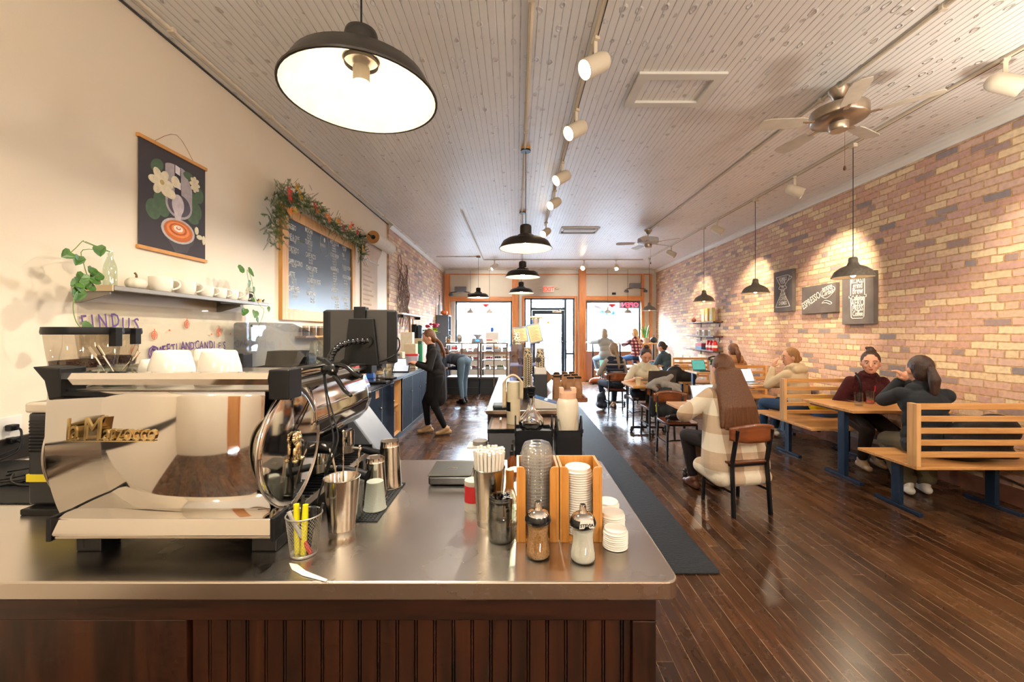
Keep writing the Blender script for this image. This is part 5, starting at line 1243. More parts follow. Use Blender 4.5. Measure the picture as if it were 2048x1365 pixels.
# ================= back counter along the left wall =================
K0, K1, KX, KZ = 2.5, 9.9, -1.64, .93
kc = lambda px, py: onz(px, py, KZ)
t = thing('back_worktop', 'long dark steel worktop along the left wall behind the counter', 'countertop', (-2, 6, KZ)); o = tuple(t.location)
MB().box(XL + .03, KX, K0, K1, KZ - .045, KZ).build('slab', mk('dark_steel_top', '77797c', .2, .9, .06, 20), t, off=o, bevel=.004)
cabm = mk('navy_black_laminate', '0b111d', .5, 0, .1, 6, spec=.05)
ys = [2.5, 3.5, 4.55, 5.6, 6.0, 7.1, 8.0, 8.95, 9.9]
for i in range(len(ys) - 1):
    a, b_ = ys[i], ys[i + 1]; opn = (i == 3)
    t = thing('base_cabinet', None, 'cabinet', (-2, (a + b_) / 2, 0), 0, 'base cabinets under the back worktop'); o = tuple(t.location)
    t['label'] = ['dark base cabinet hidden behind the espresso machine', 'dark navy base cabinet just past the metal bin, tape note on its door edge', 'dark navy base cabinet with silver edged doors next to the open one', 'narrow open cabinet with pale wooden interior showing', 'dark navy base cabinet right behind the standing barista', 'dark navy base cabinet beyond the barista in black', 'dark navy base cabinet second from the display cases', 'dark navy base cabinet beside the display cases'][i]
    MB().box(XL + .04, KX - .05, a + .002, a + .02, .1, KZ - .046).box(XL + .04, KX - .05, b_ - .02, b_ - .002, .1, KZ - .046).box(XL + .04, KX - .06, a + .02, b_ - .02, .1, .12).box(XL + .04, XL + .05, a + .02, b_ - .02, .12, KZ - .046).build('carcass', oak_z if opn else cabm, t, off=o)
    MB().box(XL + .04, KX - .08, a + .002, b_ - .002, 0, .1).build('plinth', black, t, off=o)
    if not opn:
        n_ = 2 if b_ - a > .6 else 1
        for k in range(n_):
            ya = a + (b_ - a) * k / n_ + .004; yb_ = a + (b_ - a) * (k + 1) / n_ - .004
            dd = MB().box(KX - .05, KX - .03, ya, yb_, .1, KZ - .06).build('door', cabm, t, off=o, bevel=.002)
            MB().box(KX - .03, KX - .027, ya, ya + .008, .1, KZ - .06).box(KX - .03, KX - .027, ya, yb_, KZ - .068, KZ - .06).box(KX - .03, KX - .027, ya, yb_, .1, .108).build('metal_edge', steel, dd, off=o)
            MB().ball((KX - .018, yb_ - .05, .62), .012, 10).build('knob', steel, dd, off=o, smooth=180)
        if i in (1, 2): MB().box(KX - .0268, KX - .026, b_ - .2 if i == 1 else a + .3, b_ - .04 if i == 1 else a + .42, .76, .85).build('tape_note', kraft, t, off=o)
    else:
        MB().box(XL + .1, KX - .08, a + .03, b_ - .03, .5, .52).build('shelf_board', oak_y, t, off=o)
        tag(MB().box(XL + .3, KX - .1, a + .05, b_ - .06, .122, .4).build('cardboard_box', kraft, bevel=.004), 'brown cardboard box inside the open base cabinet', 'box')
# metal bin with slanted lid behind the machine
t = thing('trash_bin', 'brushed steel bin with slanted flap lid standing behind the espresso machine', 'bin', (-.86, 2.3, 0))
MB().prism(rrect(-.17, .12, -.13, .13, .05), 0, .88).build('body', mk('blue_grey_steel', '5b6470', .35, .6), t, smooth=30)
MB().prism([(-.19, .88), (.14, .88), (.145, .9), (-.02, 1.12), (-.19, 1.12)], -.14, .14, 'y').build('lid', mk('bin_lid_steel', '777c84', .42, .8), t, bevel=.008)
MB().box(-.0, .1, -.146, -.14, .93, .96).build('flap_handle', black, t)
# things on the back worktop
Z = KZ + .0005
t = thing('scoop_bin', 'clear plastic flip lid bin on the back counter behind the machine', 'bin', (-2.0, 3.55, Z))
MB().prism([(-.3, .0), (.22, .0), (.22, .32), (-.3, .32)], -.22, .22, 'y').build('base', mk('grey_bin_base', '8e9094', .4), t, bevel=.01)
MB().prism([(-.3, .32), (.24, .32), (.3, .42), (.12, .62), (-.05, .7), (-.3, .7)], -.23, .23, 'y').build('clear_lid', thin_glass('smoke_lid', 'c9cdd2', .12), t, bevel=.02)
MB().prism([(-.12, .34), (.12, .34), (.16, .46), (-.1, .46)], -.1, .1, 'y').build('scoop_holder', black, t, bevel=.004)
for k, (px, y, r_, h) in enumerate(((636, 3.5, .075, .3), (650, 3.9, .08, .33))):
    p = aty(px, 700, y)
    t = thing('blender_jar', ('clear blender jar in front on the back counter', 'clear blender jar behind, reflecting orange')[k], 'jar', (p[0], y, Z))
    MB().lathe([(0, 0), (r_ * .7, 0), (r_, h * .3), (r_ * .8, h), (r_ * .78, h)], n=24).build('jar', thin_glass('jar_glass', ''), t, smooth=50); MB().cyl(r_ * .75, -.0, .02, n=24).build('foot_ring', black, t)
    t.location.z = Z + .25
    tag(MB().box(-.09, .09, -.09, .09, 0, .249).build('blender_motor', mk('blender_grey', '4a4a4c', .4), bevel=.02), ('grey blender base under the front clear jar', 'grey blender base under the rear clear jar')[k], 'blender').location = (p[0], y, Z)
tag(MB().box(-.06, .06, -.1, .1, 0, .4).build('coffee_brewer', mk('dark_brewer', '2d2d30', .3), bevel=.03), 'dark brewer box behind the clear jars on the back counter', 'appliance').location = (-2.2, 4.3, Z)
t = thing('spice_shelf', 'small wooden shelf of spice jars under the menu board', 'shelf', (XL + .06, 5.0, 1.5)); o = tuple(t.location)
MB().box(XL + .002, XL + .12, 4.4, 5.9, 1.49, 1.51).build('board', frame_wood, t, off=o, bevel=.002)
for k in range(7):
    j = thing('spice_jar', 'small dark spice jar on the shelf below the menu board', 'jar', (XL + .07, 4.5 + k * .16, 1.511), 0, 'spice jars below the menu board')
    MB().cyl(.035, 0, .09, n=16).build('body', mk('spice_glass', '6b5a48', .2), j, smooth=50); MB().cyl(.036, .09, .11, n=16).build('lid', steel, j, smooth=50)
tag(MB().box(0, .22, 0, .2, 0, .75).build('filter_box', mk('beige_box', 'cdbfa4', .5), bevel=.01), 'tall beige dispenser box behind the tablet on the back counter', 'box').location = (-2.25, 5.15, Z)
# gooseneck kettle, carafe, scale, stand
p = kc(735, 742)
t = thing('red_kettle', 'small red kettle with black handle on the back counter', 'kettle', (-1.98, 4.9, Z))
MB().lathe([(0, 0), (.08, 0), (.075, .08), (.05, .17), (.03, .18), (0, .19)], n=24).build('body', red_m, t, smooth=50)
MB().tube([(.05, -.02, .17), (.1, -.04, .17), (.12, -.04, .1)], .01, 8).build('handle', black, t, smooth=180)
MB().box(-.1, .0, .1, .3, 0, .2).build('red_bag', red_m, None, bevel=.01)
rb = bpy.data.objects['red_bag']; rb.location = (-2.0, 5.0, Z); tag(rb, 'red coffee bag standing behind the red kettle', 'bag')
bb = tag(MB().box(-.05, .05, -.05, .05, 0, .14).build('blue_box', blue_m, bevel=.005), 'small blue box on the back counter beside the red bag', 'box'); bb.location = (-1.95, 5.5, Z)
for k, (px, y) in enumerate(((762, 4.95), (776, 5.35))):
    x = (px - CX) * y / F
    t = thing('brew_scale', ('black brewing scale nearest along the back counter edge', 'black brewing scale behind the first one')[k], 'scale', (x - .01, y, Z))
    MB().box(-.12, .1, -.09, .09, 0, .03).build('base', black_gloss, t, bevel=.006)
    t = thing('glass_carafe', ('round glass carafe on the nearest brewing scale', 'glass carafe on the second brewing scale')[k], 'carafe', (x - .02, y, Z + .031))
    MB().lathe([(0, 0), (.06, 0), (.068, .03), (.055, .09), (.05, .1), (.065, .15), (.064, .152)], n=28).build('glass_body', thin_glass('jar_glass', ''), t, smooth=50)
    MB().lathe([(.053, .085), (.0535, .12)], n=24).build('collar', mk('tan_collar', '9b8566', .5), t)
    MB().tube([(.05, 0, .12), (.1, 0, .12), (.1, 0, .05), (.065, 0, .03)], .007, 8).build('handle', thin_glass('jar_glass', ''), t, smooth=180)
t = thing('tablet_stand', 'white screened tablet leaning on a stand at the back counter edge', 'tablet', (-1.8, 6.35, Z), R(0))
MB().box(-.13, .13, -.006, .006, 0, .26, Matrix.Rotation(R(-38), 4, 'X')).build('tablet', black, t, bevel=.006)
MB().box(-.115, .115, -.0075, -.006, .015, .245, Matrix.Rotation(R(-38), 4, 'X')).build('screen', mk('white_screen', 'd8dfe6', .3, emit='dfe8f2', es=.5), t)
MB().box(-.08, .08, .02, .16, 0, .01).build('stand_foot', black, t)
for k, (px, y, w_, h, c) in enumerate(((822, 7.1, .2, .42, 'c8b79c'), (815, 7.7, .22, .62, 'd6cbb8'), (838, 8.0, .2, .5, 'bba78a'), (800, 6.7, .12, .3, 'c0b49e'))):
    x = (px - CX) * y / F
    tag(MB().box(-w_ / 2, w_ / 2, -.08, .08, 0, h).build('paper_bag_stack', mk('bagstack_' + c, c, .8), bevel=.004), ('pale paper sleeve box nearest the barista on the back counter', 'tall cream stack of paper bags on the back counter', 'tan stack of paper bags behind the barista', 'short beige carton beside the tablet stand')[k], 'box').location = (x, y, Z)
t = thing('green_bottle', 'dark green thermos bottle between the paper stacks', 'bottle', (-1.75, 7.45, Z)); MB().cyl(.05, 0, .4, n=20).build('body', green_m, t, smooth=50); MB().cyl(.04, .4, .46, n=20).build('cap', mk('dark_green_cap', '1d4a38', .4), t, smooth=50)
t = thing('steel_canister', 'steel canister on the back counter behind the tablet', 'canister', (-1.98, 6.6, Z)); MB().cyl(.1, 0, .24, n=24).build('body', steel, t, smooth=50); MB().cyl(.102, .24, .27, n=24).build('lid', black, t, smooth=50)
t = thing('flower_vase', 'vase of pink flowers with lime leaves on the back counter', 'flowers', (-1.95, 9.45, Z))
MB().lathe([(0, 0), (.06, 0), (.08, .2), (.05, .4), (.06, .45)], n=20).build('vase', thin_glass('jar_glass', ''), t, smooth=50)
fl = MB(); lv = MB(); rf = random.Random(4)
for k in range(14): fl.ball((rf.uniform(-.14, .14), rf.uniform(-.1, .1), .76 + rf.uniform(-.03, .05)), (.04, .04, .03), 8)
for k in range(26):
    c = (rf.uniform(-.1, .1), rf.uniform(-.08, .08), .55 + rf.uniform(-.05, .15)); leaf(lv, c, (rf.uniform(-1, 1), rf.uniform(-1, 1), .5), (0, 0, 1), .11, .07)
fl.build('blossoms', mk('pink_petals', 'b5305a', .6), t, smooth=180); lv.build('leaves', mk('lime_leaf', '9ac233', .5), t, solid=.001)
t = thing('wall_box', 'black box hanging on the painted wall end behind the tablet', 'box', (-2.0, 5.9, Z)); MB().box(-.1, .1, -.1, .1, 0, .3).build('housing', black, t, bevel=.01); t['label'] = 'black appliance on the back counter half hidden by the tablet'

# ================= display cases at the street end =================
CY0, CY1, CZ = 10.15, 10.8, 1.29
food = [mk('pastry', 'b9773a', .6, 0, .3, 40), mk('chocolate', '4a2a1c', .5), mk('cream_candy', 'e6d6c0', .6), red_m, mk('green_treat', '6f8f4a', .6), mk('blue_tray', '3a4f7c', .5)]
rc = random.Random(9)
def case(x0, x1, label):
    t = thing('display_case', label, 'display case', ((x0 + x1) / 2, CY0, 0)); w = (x1 - x0) / 2
    m = mk('taupe_case_metal', '6e625a', .35, .6)
    b_ = MB().box(-w, w, 0, CY1 - CY0, 0, .18).box(-w, w, .02, CY1 - CY0, .18, .42)
    b_.build('base', mk('dark_kick', '2a2c30', .5), t, bevel=.004)
    f = MB()
    for a in (-w, w - .04):
        for q in (0, CY1 - CY0 - .04): f.box(a, a + .04, q, q + .04, .42, CZ - .03)
    f.box(-.015, .015, -.004, .02, .2, CZ - .03).box(-w, w, -.004, .0, .4, .44)
    f.build('frame', m, t, bevel=.003)
    MB().box(-w - .01, w + .01, -.02, CY1 - CY0, CZ - .03, CZ).build('top_panel', m, t, bevel=.004)
    MB().box(-w + .04, w - .04, .012, .016, .44, CZ - .03).build('front_glass', pane, t)
    MB().box(-w + .04, w - .04, .08, .1, CZ - .06, CZ - .04).build('light_strip', mk('case_light', 'ffffff', .5, emit='eef6ff', es=9), t)
    for z in (.62, .84, 1.06): MB().box(-w + .04, w - .04, .06, CY1 - CY0 - .06, z, z + .012).build('wire_shelf', steel, t)
    return t
case(-1.78, -.93, 'left glass display case with lit shelves near the street window')
case(-.9, -.22, 'right glass display case with pastry trays near the street window')
for (x0, x1, nm) in ((-1.7, -1.0, 'left'), (-.84, -.28, 'right')):
    for z, lv_ in ((.632, 'lower'), (.852, 'middle'), (1.072, 'top')):
        x = x0 + .06
        while x < x1:
            w_ = rc.uniform(.05, .1); h = rc.uniform(.04, .11); m = rc.choice(food)
            tr = MB().prism(rrect(-w_, w_, -.12, .12, .02), 0, .015) if rc.random() < .4 else MB().box(-w_, w_, -.1, .1, 0, h * .6)
            q = thing('treat_tray', 'tray of treats on the %s shelf of the %s display case' % (lv_, nm), 'tray', (x + w_, CY0 + .22, z + .001), 0, 'treats on the %s shelf of the %s display case' % (lv_, nm))
            tr.build('tray', mk('pale_tray', 'cfcac2', .5), q)
            p_ = MB()
            for kx in range(3): p_.ball((-w_ * .6 + kx * w_ * .6, -.04, h * .6 + .015), (w_ * .32, .05, .028), 8)
            p_.build('treats', m, q, smooth=180); x += w_ * 2 + .03
for k, (px, nm, h, w_) in enumerate(((897, 'glass candy jar', .2, .065), (919, 'round clock shaped tin', .2, .055), (979, 'small red and white box', .08, .08), (990, 'short glass dish', .06, .06), (1000, 'round glass sphere ornament', .09, .045), (1010, 'small glass sphere', .09, .045))):
    x = (px - CX) * 10.4 / F
    t = thing('candy_jar' if k < 2 else 'counter_item', nm + ' on top of the display cases', 'jar' if k < 2 else 'dish', (x, 10.4, CZ + .001))
    if k == 0: MB().cyl(.07, 0, .14, n=20).ball((0, 0, .15), (.06, .06, .05), 14).build('glass_body', thin_glass('jar_glass', ''), t, smooth=50); MB().cyl(.06, .005, .08, n=18).build('candies', food[0], t)
    elif k == 1: MB().prism(rrect(-.06, .06, 0, .2, .055), -.03, .03, 'y').build('body', mk('grey_tin', '8a8580', .4, .5), t, bevel=.006); MB().disc((0, -.031, .14), .04, (1, 0, 0), (0, 0, 1)).build('face', paper, t)
    elif k < 4: MB().box(-w_, w_, -.06, .06, 0, h * .6).build('dish', paper, t, bevel=.004); MB().box(-w_ * .9, w_ * .9, -.05, .05, h * .6, h).build('contents', red_m if k == 2 else food[2], t, bevel=.004)
    else: MB().ball((0, 0, .045), .045, 14).build('ball', thin_glass('jar_glass', ''), t, smooth=180)
t = thing('kitchen_scale', 'white shop scale with a blue display on top of the display cases', 'scale', (-.98, 10.4, CZ + .001))
MB().prism([(-.15, 0), (.15, 0), (.13, .1), (-.13, .1)], -.12, .12, 'y').build('base', mk('scale_grey', '8f949c', .4), t, bevel=.006); MB().box(-.05, .05, -.123, -.12, .03, .075).build('display', mk('blue_display', '3a6fd8', .3, emit='3a7fff', es=2), t)
MB().lathe([(.04, .1), (.06, .13), (.13, .2), (.125, .2), (.05, .13)], n=24).build('weighing_bowl', mk('pale_bowl', 'cfcfd2', .4), t, smooth=50)
tag(MB().box(-.05, .05, -.01, .01, 0, .14).build('small_sign', blue_m, bevel=.002), 'small blue and white card standing by the window', 'sign').location = (aty(984, 660, 12.9)[0], 12.95, .951 + .62)
bpy.data.objects['small_sign'].location.z = 1.56
tag(MB().box(-.2, .2, -.05, .1, 0, .6).build('window_plinth', white_plastic, bevel=.01), 'white plinth box in the left street window', 'box').location = (aty(984, 660, 12.9)[0], 12.95, .951)
# ================= middle island with the till =================
IZ = .9
t = thing('island_worktop', 'brown topped service island in the middle of the room carrying the cup stacks and till', 'countertop', (.115, 4.7, IZ)); o = tuple(t.location)
MB().box(-.254, .484, 3.395, 6.0, IZ - .03, IZ).build('top_board', mk('brown_steel_top', '8a7a6c', .22, .7, .08, 20), t, off=o, bevel=.003)
t = thing('island_cabinet', 'dark walnut cabinet under the service island', 'cabinet', (.115, 4.7, 0)); o = tuple(t.location)
MB().box(-.24, .47, 3.42, 5.98, 0, IZ - .031).build('carcass', darkwood_x, t, off=o)
for k in range(3): MB().box(-.243, -.24, 3.5 + k * .82, 4.26 + k * .82, .1, .82).build('side_panel', darkwood_z, t, off=o)
t = thing('ice_bin', 'grey undercounter bin with a steel sliding lid in front of the island', 'bin', (.135, 3.16, 0)); o = tuple(t.location)
MB().box(-.2, .47, 2.95, 3.385, 0, .825).build('body', mk('grey_bin_panel', '5f5f61', .4, .2), t, off=o, bevel=.004)
MB().box(-.21, .48, 2.945, 2.965, .825, .852).box(-.21, .48, 3.365, 3.385, .825, .852).box(-.21, -.19, 2.965, 3.365, .825, .852).box(.46, .48, 2.965, 3.365, .825, .852).build('rim', black, t, off=o)
MB().box(-.19, .46, 2.965, 3.365, .83, .85).build('lid', mk('peach_steel', 'c4a48c', .22, .9), t, off=o)
MB().bar((-.12, 3.06, .85), (-.12, 3.06, .89), .014).bar((-.12, 3.14, .85), (-.12, 3.14, .89), .014).bar((-.12, 3.055, .89), (-.12, 3.145, .89), .014).build('lid_handle', steel, t, off=o)
t = thing('low_cart', 'black cart hidden behind the steel worktop carrying two black caddies', 'cart', (.195, 2.5, 0)); o = tuple(t.location)
MB().box(-.03, .42, 2.3, 2.8, .785, .813).build('top', black_metal, t, off=o, bevel=.003)
for x in (-.02, .39):
    for y in (2.31, 2.77): MB().box(x, x + .02, y, y + .02, 0, .785).build('leg', black_metal, t, off=o)
def caddy(x0, x1, label):
    t = thing('black_caddy', label, 'caddy', (x0, 2.42, .814)); w = x1 - x0
    MB().box(0, .006, 0, .16, 0, .155).box(w - .006, w, 0, .16, 0, .155).box(.006, w - .006, 0, .006, 0, .155).box(.006, w - .006, .154, .16, 0, .155).box(.006, w - .006, .006, .154, 0, .136).build('box', black_metal, t, bevel=.002)
    for x in (0.003, w - .003):
        MB().tube([(x, .0, .12), (x, .005, .2), (x, .03, .235), (x, .055, .2), (x, .09, .14)], .005, 8).build('handle', black_metal, t, smooth=180)
caddy(-.009, .215, 'left black metal caddy holding the round glass flask')
caddy(.235, .388, 'right black metal caddy holding the cloudy plastic jug')
FX, FY, FZ = .09, 2.5, .9505
t = thing('glass_flask', 'round glass flask with black stopper and steel pourer in the left caddy', 'bottle', (FX, FY, FZ))
MB().lathe([(0, 0), (.05, 0), (.072, .02), (.078, .05), (.07, .08), (.045, .108), (.026, .13), (.02, .16), (.02, .215), (.022, .218)], n=36).build('glass_body', glass, t, smooth=60)
st = MB().lathe([(.017, .2), (.019, .21), (.024, .215), (.024, .222), (.02, .224), (.024, .23), (.024, .237), (.02, .24), (.024, .246), (.026, .255), (.028, .262), (.02, .27), (0, .27)], n=28); st.build('stopper', black, t, smooth=40)
MB().rod((0, 0, .265), (0, 0, .34), .007, 14, .005).build('pourer_spout', steel, t, smooth=50)
t = thing('plastic_jug', 'cloudy plastic jug with a pale flip cap in the right caddy', 'jug', (.311, FY, FZ))
MB().lathe([(0, 0), (.06, 0), (.066, .01), (.066, .165), (.058, .19), (.05, .2)], n=36).build('jug_body', mk('cloudy_plastic', 'd9cdb6', .4, 0, .06, 8), t, smooth=50)
MB().cyl(.052, .198, .232, n=32).box(-.05, .05, -.03, .03, .232, .245).box(-.05, -.025, -.03, .03, .245, .262).box(.02, .05, -.03, .03, .245, .262).build('cap', mk('peach_cap', 'd8a98a', .4), t, smooth=40)
t = thing('towel_canister', 'tall cream cylinder with a striped cloth draped over it on the grey bin', 'canister', (-.023, 3.14, .8515))
MB().lathe([(0, 0), (.05, 0), (.052, .01), (.052, .31), (.05, .32), (0, .32)], n=32).build('body', mk('cream_canister', 'cbbd9e', .45), t, smooth=50)
MB().lathe([(.053, .1), (.053, .17)], n=14, a0=R(185), a1=R(245)).build('round_label', black, t)
cw = thing('bar_towel', 'folded cream cloth with blue stripe draped over the cream cylinder', 'towel', (-.023, 3.14, 1.1725))
def tw(u, v):
    s = (u - .5) * .17; a = v * 1.0
    if a < .3: return (-.07 - .012 * math.sin(s * 60), s * .6 - .02, -.19 + a / .3 * .19)
    if a < .6: q = (a - .3) / .3; return (-.07 + .13 * q, s * .6 - .02, .006 + .045 * math.sin(PI * q) + .006 * math.sin(s * 70))
    q = (a - .6) / .4; return (.06 + .012 * math.sin(s * 60 + 1), s * .7 - .02, .006 - .13 * q)
MB().grid(tw, 16, 24).build('cloth', mk('cream_cloth', 'd6c3a2', .85, 0, .08, 40), cw, smooth=180, solid=.006)
MB().grid(lambda u, v: tuple(Vector(tw(.2 + .12 * u, v * .29)) + Vector((-.006, -.001, 0))), 2, 10).build('blue_stripe', mk('navy_stripe', '39445e', .8), cw, smooth=180, solid=.002)
t = thing('black_tray', 'flat black card reader tray at the near left corner of the island', 'tray', (-.13, 3.52, IZ)); MB().box(-.07, .07, -.08, .08, 0, .035).build('body', mk('dark_teal_tray', '1f2a30', .4), t, bevel=.012)
tag(MB().box(-.04, .02, -.05, .05, 0, .1).build('wooden_block', kraft, bevel=.004), 'small wooden block on the island behind the cream cylinder', 'block').location = (-.07, 3.75, IZ)
t = thing('card_terminal', 'white wedge shaped till terminal with a blue edge on the island', 'till', (.24, 3.56, IZ))
MB().prism([(-.12, 0), (.13, 0), (.13, .03), (-.12, .1)], -.09, .09, 'y').build('wedge', mk('white_till', 'd9d2c6', .35), t, bevel=.006)
MB().prism([(-.12, .1), (.13, .03), (.13, .035), (-.12, .108)], -.085, .085, 'y').build('screen', mk('till_screen', '5a7fb4', .15), t)
def cupstack(x, y, z, n_, label, group, r=.043, hs=.021):
    body = MB().lathe([(.75 * r, 0), (.98 * r, .105), (r * 1.04, .108), (r * 1.04, .111), (.98 * r, .112)], n=28) if False else None
    pm = MATS.get('leaf_print_cup')
    if not pm:
        m, nt, b = base('leaf_print_cup'); N = nt.nodes; L = nt.links
        tc = N.new('ShaderNodeTexCoord'); v_ = N.new('ShaderNodeTexVoronoi'); v_.inputs['Scale'].default_value = 62; L.new(tc.outputs['Object'], v_.inputs['Vector'])
        rp = ramp(N, [(0, '4a4038'), (.4, '4a4038'), (.43, 'cdbf9f'), (1, 'd6c9ab')]); L.new(v_.outputs['Distance'], rp.inputs['Fac']); L.new(rp.outputs[0], b.inputs['Base Color']); b.inputs['Roughness'].default_value = .6
        MATS['leaf_print_cup'] = pm = m
    me = MB().lathe([(0, .11), (.7 * r, .11), (.72 * r, .108), (r, .006), (1.05 * r, .004), (1.05 * r, 0), (r * .97, 0), (.68 * r, .104), (0, .104)], n=28)
    q = me.build('paper_cup', pm, smooth=40); z0 = z
    for i in range(n_):
        if i: q = q.copy(); COL.objects.link(q)
        q.location = (x, y, z0 + i * hs); tag(q, label, 'cup', group)
cupstack(.11, 4.02, IZ + .11, 14, 'leaf patterned paper cup in the tall nested stack on the black holder', 'patterned cups in the tall stack', .045, .0215)
tag(MB().cyl(.052, 0, .109, n=24).build('cup_holder', black, smooth=50), 'round black holder under the tall stack of patterned cups', 'holder').location = (.11, 4.02, IZ + .0005)
t = thing('napkin_dispenser', 'tall black napkin dispenser with white top under the shorter cup stack', 'dispenser', (.225, 3.9, IZ))
MB().box(-.062, .062, -.08, .08, 0, .255).build('body', mk('matte_black_box', '23262b', .5), t, bevel=.005)
MB().box(-.055, .055, -.07, .07, .255, .32).build('white_top', white_plastic, t, bevel=.006)
cupstack(.225, 3.9, IZ + .3205, 4, 'leaf patterned paper cup in the shorter stack on the white topped dispenser', 'patterned cups on the dispenser', .045, .022)
tag(MB().prism(rrect(-.025, .025, -.025, .025, .024), -.001, .001, 'y').build('round_logo', mk('dark_print', '3c3434', .6)), 'round dark logo sticker on the shorter cup stack', 'sticker').location = (.205, 3.852, IZ + .39)
# acrylic pastry box
AX0, AX1, AY0, AY1, AZ = -.08, .33, 4.65, 5.1, 1.405
t = thing('acrylic_case', 'clear acrylic pastry case on the island behind the cup stacks', 'display case', ((AX0 + AX1) / 2, AY0, IZ)); o = tuple(t.location)
ac = thin_glass('acrylic_case_sheet', 'dfe2ee', .12)
MB().box(AX0, AX1, AY0, AY0 + .005, IZ + .002, AZ).box(AX0, AX1, AY1 - .005, AY1, IZ + .002, AZ).box(AX0, AX0 + .005, AY0 + .005, AY1 - .005, IZ + .002, AZ).box(AX1 - .005, AX1, AY0 + .005, AY1 - .005, IZ + .002, AZ).box(AX0, AX1, AY0, AY1, AZ, AZ + .006).build('clear_walls', ac, t, off=o)
for z in (IZ + .02, IZ + .26): MB().box(AX0 + .006, AX1 - .006, AY0 + .006, AY1 - .006, z, z + .012).build('shelf_board', mk('pale_lilac_shelf', 'c9bfc9', .4), t, off=o)
for k, (x, z, nm) in enumerate(((.06, .2725, 'upper'), (.26, .2725, 'upper'), (.05, .033, 'lower'), (.25, .033, 'lower'))):
    q = thing('cupcake', 'dark cupcake in a purple paper case on the %s shelf of the acrylic case' % nm, 'cupcake', (x, 4.8, IZ + z), 0, 'cupcakes on the %s shelf of the acrylic case' % nm)
    MB().lathe([(0, 0), (.03, 0), (.05, .05), (0, .05)], n=20).build('paper_case', mk('plum_paper', '5a3a52', .6), q, smooth=40); MB().ball((0, 0, .055), (.05, .05, .03), 14).build('frosting', mk('dark_frosting', '3c2436', .5), q, smooth=180)
CT = AZ + .0065
cupstack(.0, 4.75, CT, 2, 'leaf patterned paper cup standing on top of the acrylic case', 'patterned cups on the acrylic case', .05, .03)
for k, (x, lean, w_, h, lb) in enumerate(((.06, -.12, .17, .21, 'tan menu card on a grey clipboard, left one on the acrylic case'), (.245, -.2, .16, .25, 'tan menu card on a tilted grey clipboard, right one on the acrylic case'))):
    t = thing('menu_clipboard', lb, 'menu', (x, 4.9, CT)); A = Matrix.Rotation(R(-12), 4, 'X') @ Matrix.Rotation(lean, 4, 'Y')
    MB().box(-w_ / 2, w_ / 2, -.004, .004, .015, h, A).build('board', mk('grey_clipboard', '6f737c', .5), t)
    s_ = MB().box(-w_ / 2 + .012, w_ / 2 - .012, -.006, -.004, .03, h - .02, A).build('menu_sheet', mk('tan_sheet', 'c9a477', .8), t)
    mb = MB()
    for i in range(11): mb.box(-w_ / 2 + .025, w_ / 2 - .03 - (i % 3) * .015, -.0066, -.006, .05 + i * .015, .054 + i * .015, A)
    mb.build('text_lines', mk('sheet_ink', '6b4f3a', .7), s_)
t = thing('tip_pot', 'small grey pot tied with a cloth bow on top of the tilted menu', 'pot', (.235, 4.98, CT + .235))
MB().lathe([(0, 0), (.035, 0), (.045, .07), (0, .07)], n=20).build('pot', mk('grey_pot', '9d9185', .6), t, smooth=40); MB().ball((-.03, 0, .085), (.04, .03, .018), 12).ball((.035, 0, .085), (.04, .03, .018), 12).tube([(.05, 0, .09), (.08, 0, .07), (.085, 0, .03)], .008, 6).build('cloth_bow', mk('cream_bow', 'cbb28c', .8), t, smooth=180)
tag(MB().box(-.05, .05, -.05, .05, 0, .2345).build('card_stand', mk('grey_clipboard', '')), 'grey stand block behind the tilted menu card', 'stand').location = (.235, 5.02, CT)
# hanging brown square sign and ledge with coffee bags
tag(MB().box(-.07, .07, -.004, .004, -.07, .07, Matrix.Rotation(PI / 4, 4, 'Y')).build('diamond_sign', kraft, bevel=.001), 'brown diamond shaped sign on the street side of the acrylic case', 'sign').location = (.36, 5.05, IZ + .1)
bpy.data.objects['diamond_sign'].location.z = IZ + .0995
t = thing('bag_ledge', 'low wooden ledge on the side of the island carrying brown coffee bags', 'shelf', (.59, 4.7, .84)); o = tuple(t.location)
MB().box(.472, .72, 4.15, 5.3, .84, .862).box(.7, .72, 4.15, 5.3, .862, .885).box(.486, .7, 4.15, 4.165, .862, .885).build('board', wood('ledge_wood', '6e4026', '8a5636', .4, 'y'), t, off=o, bevel=.002)
for y in (4.3, 5.1): MB().prism([(.472, .84), (.66, .84), (.472, .7)], y, y + .02, 'y').build('bracket', black_metal, t, off=o)
t = None
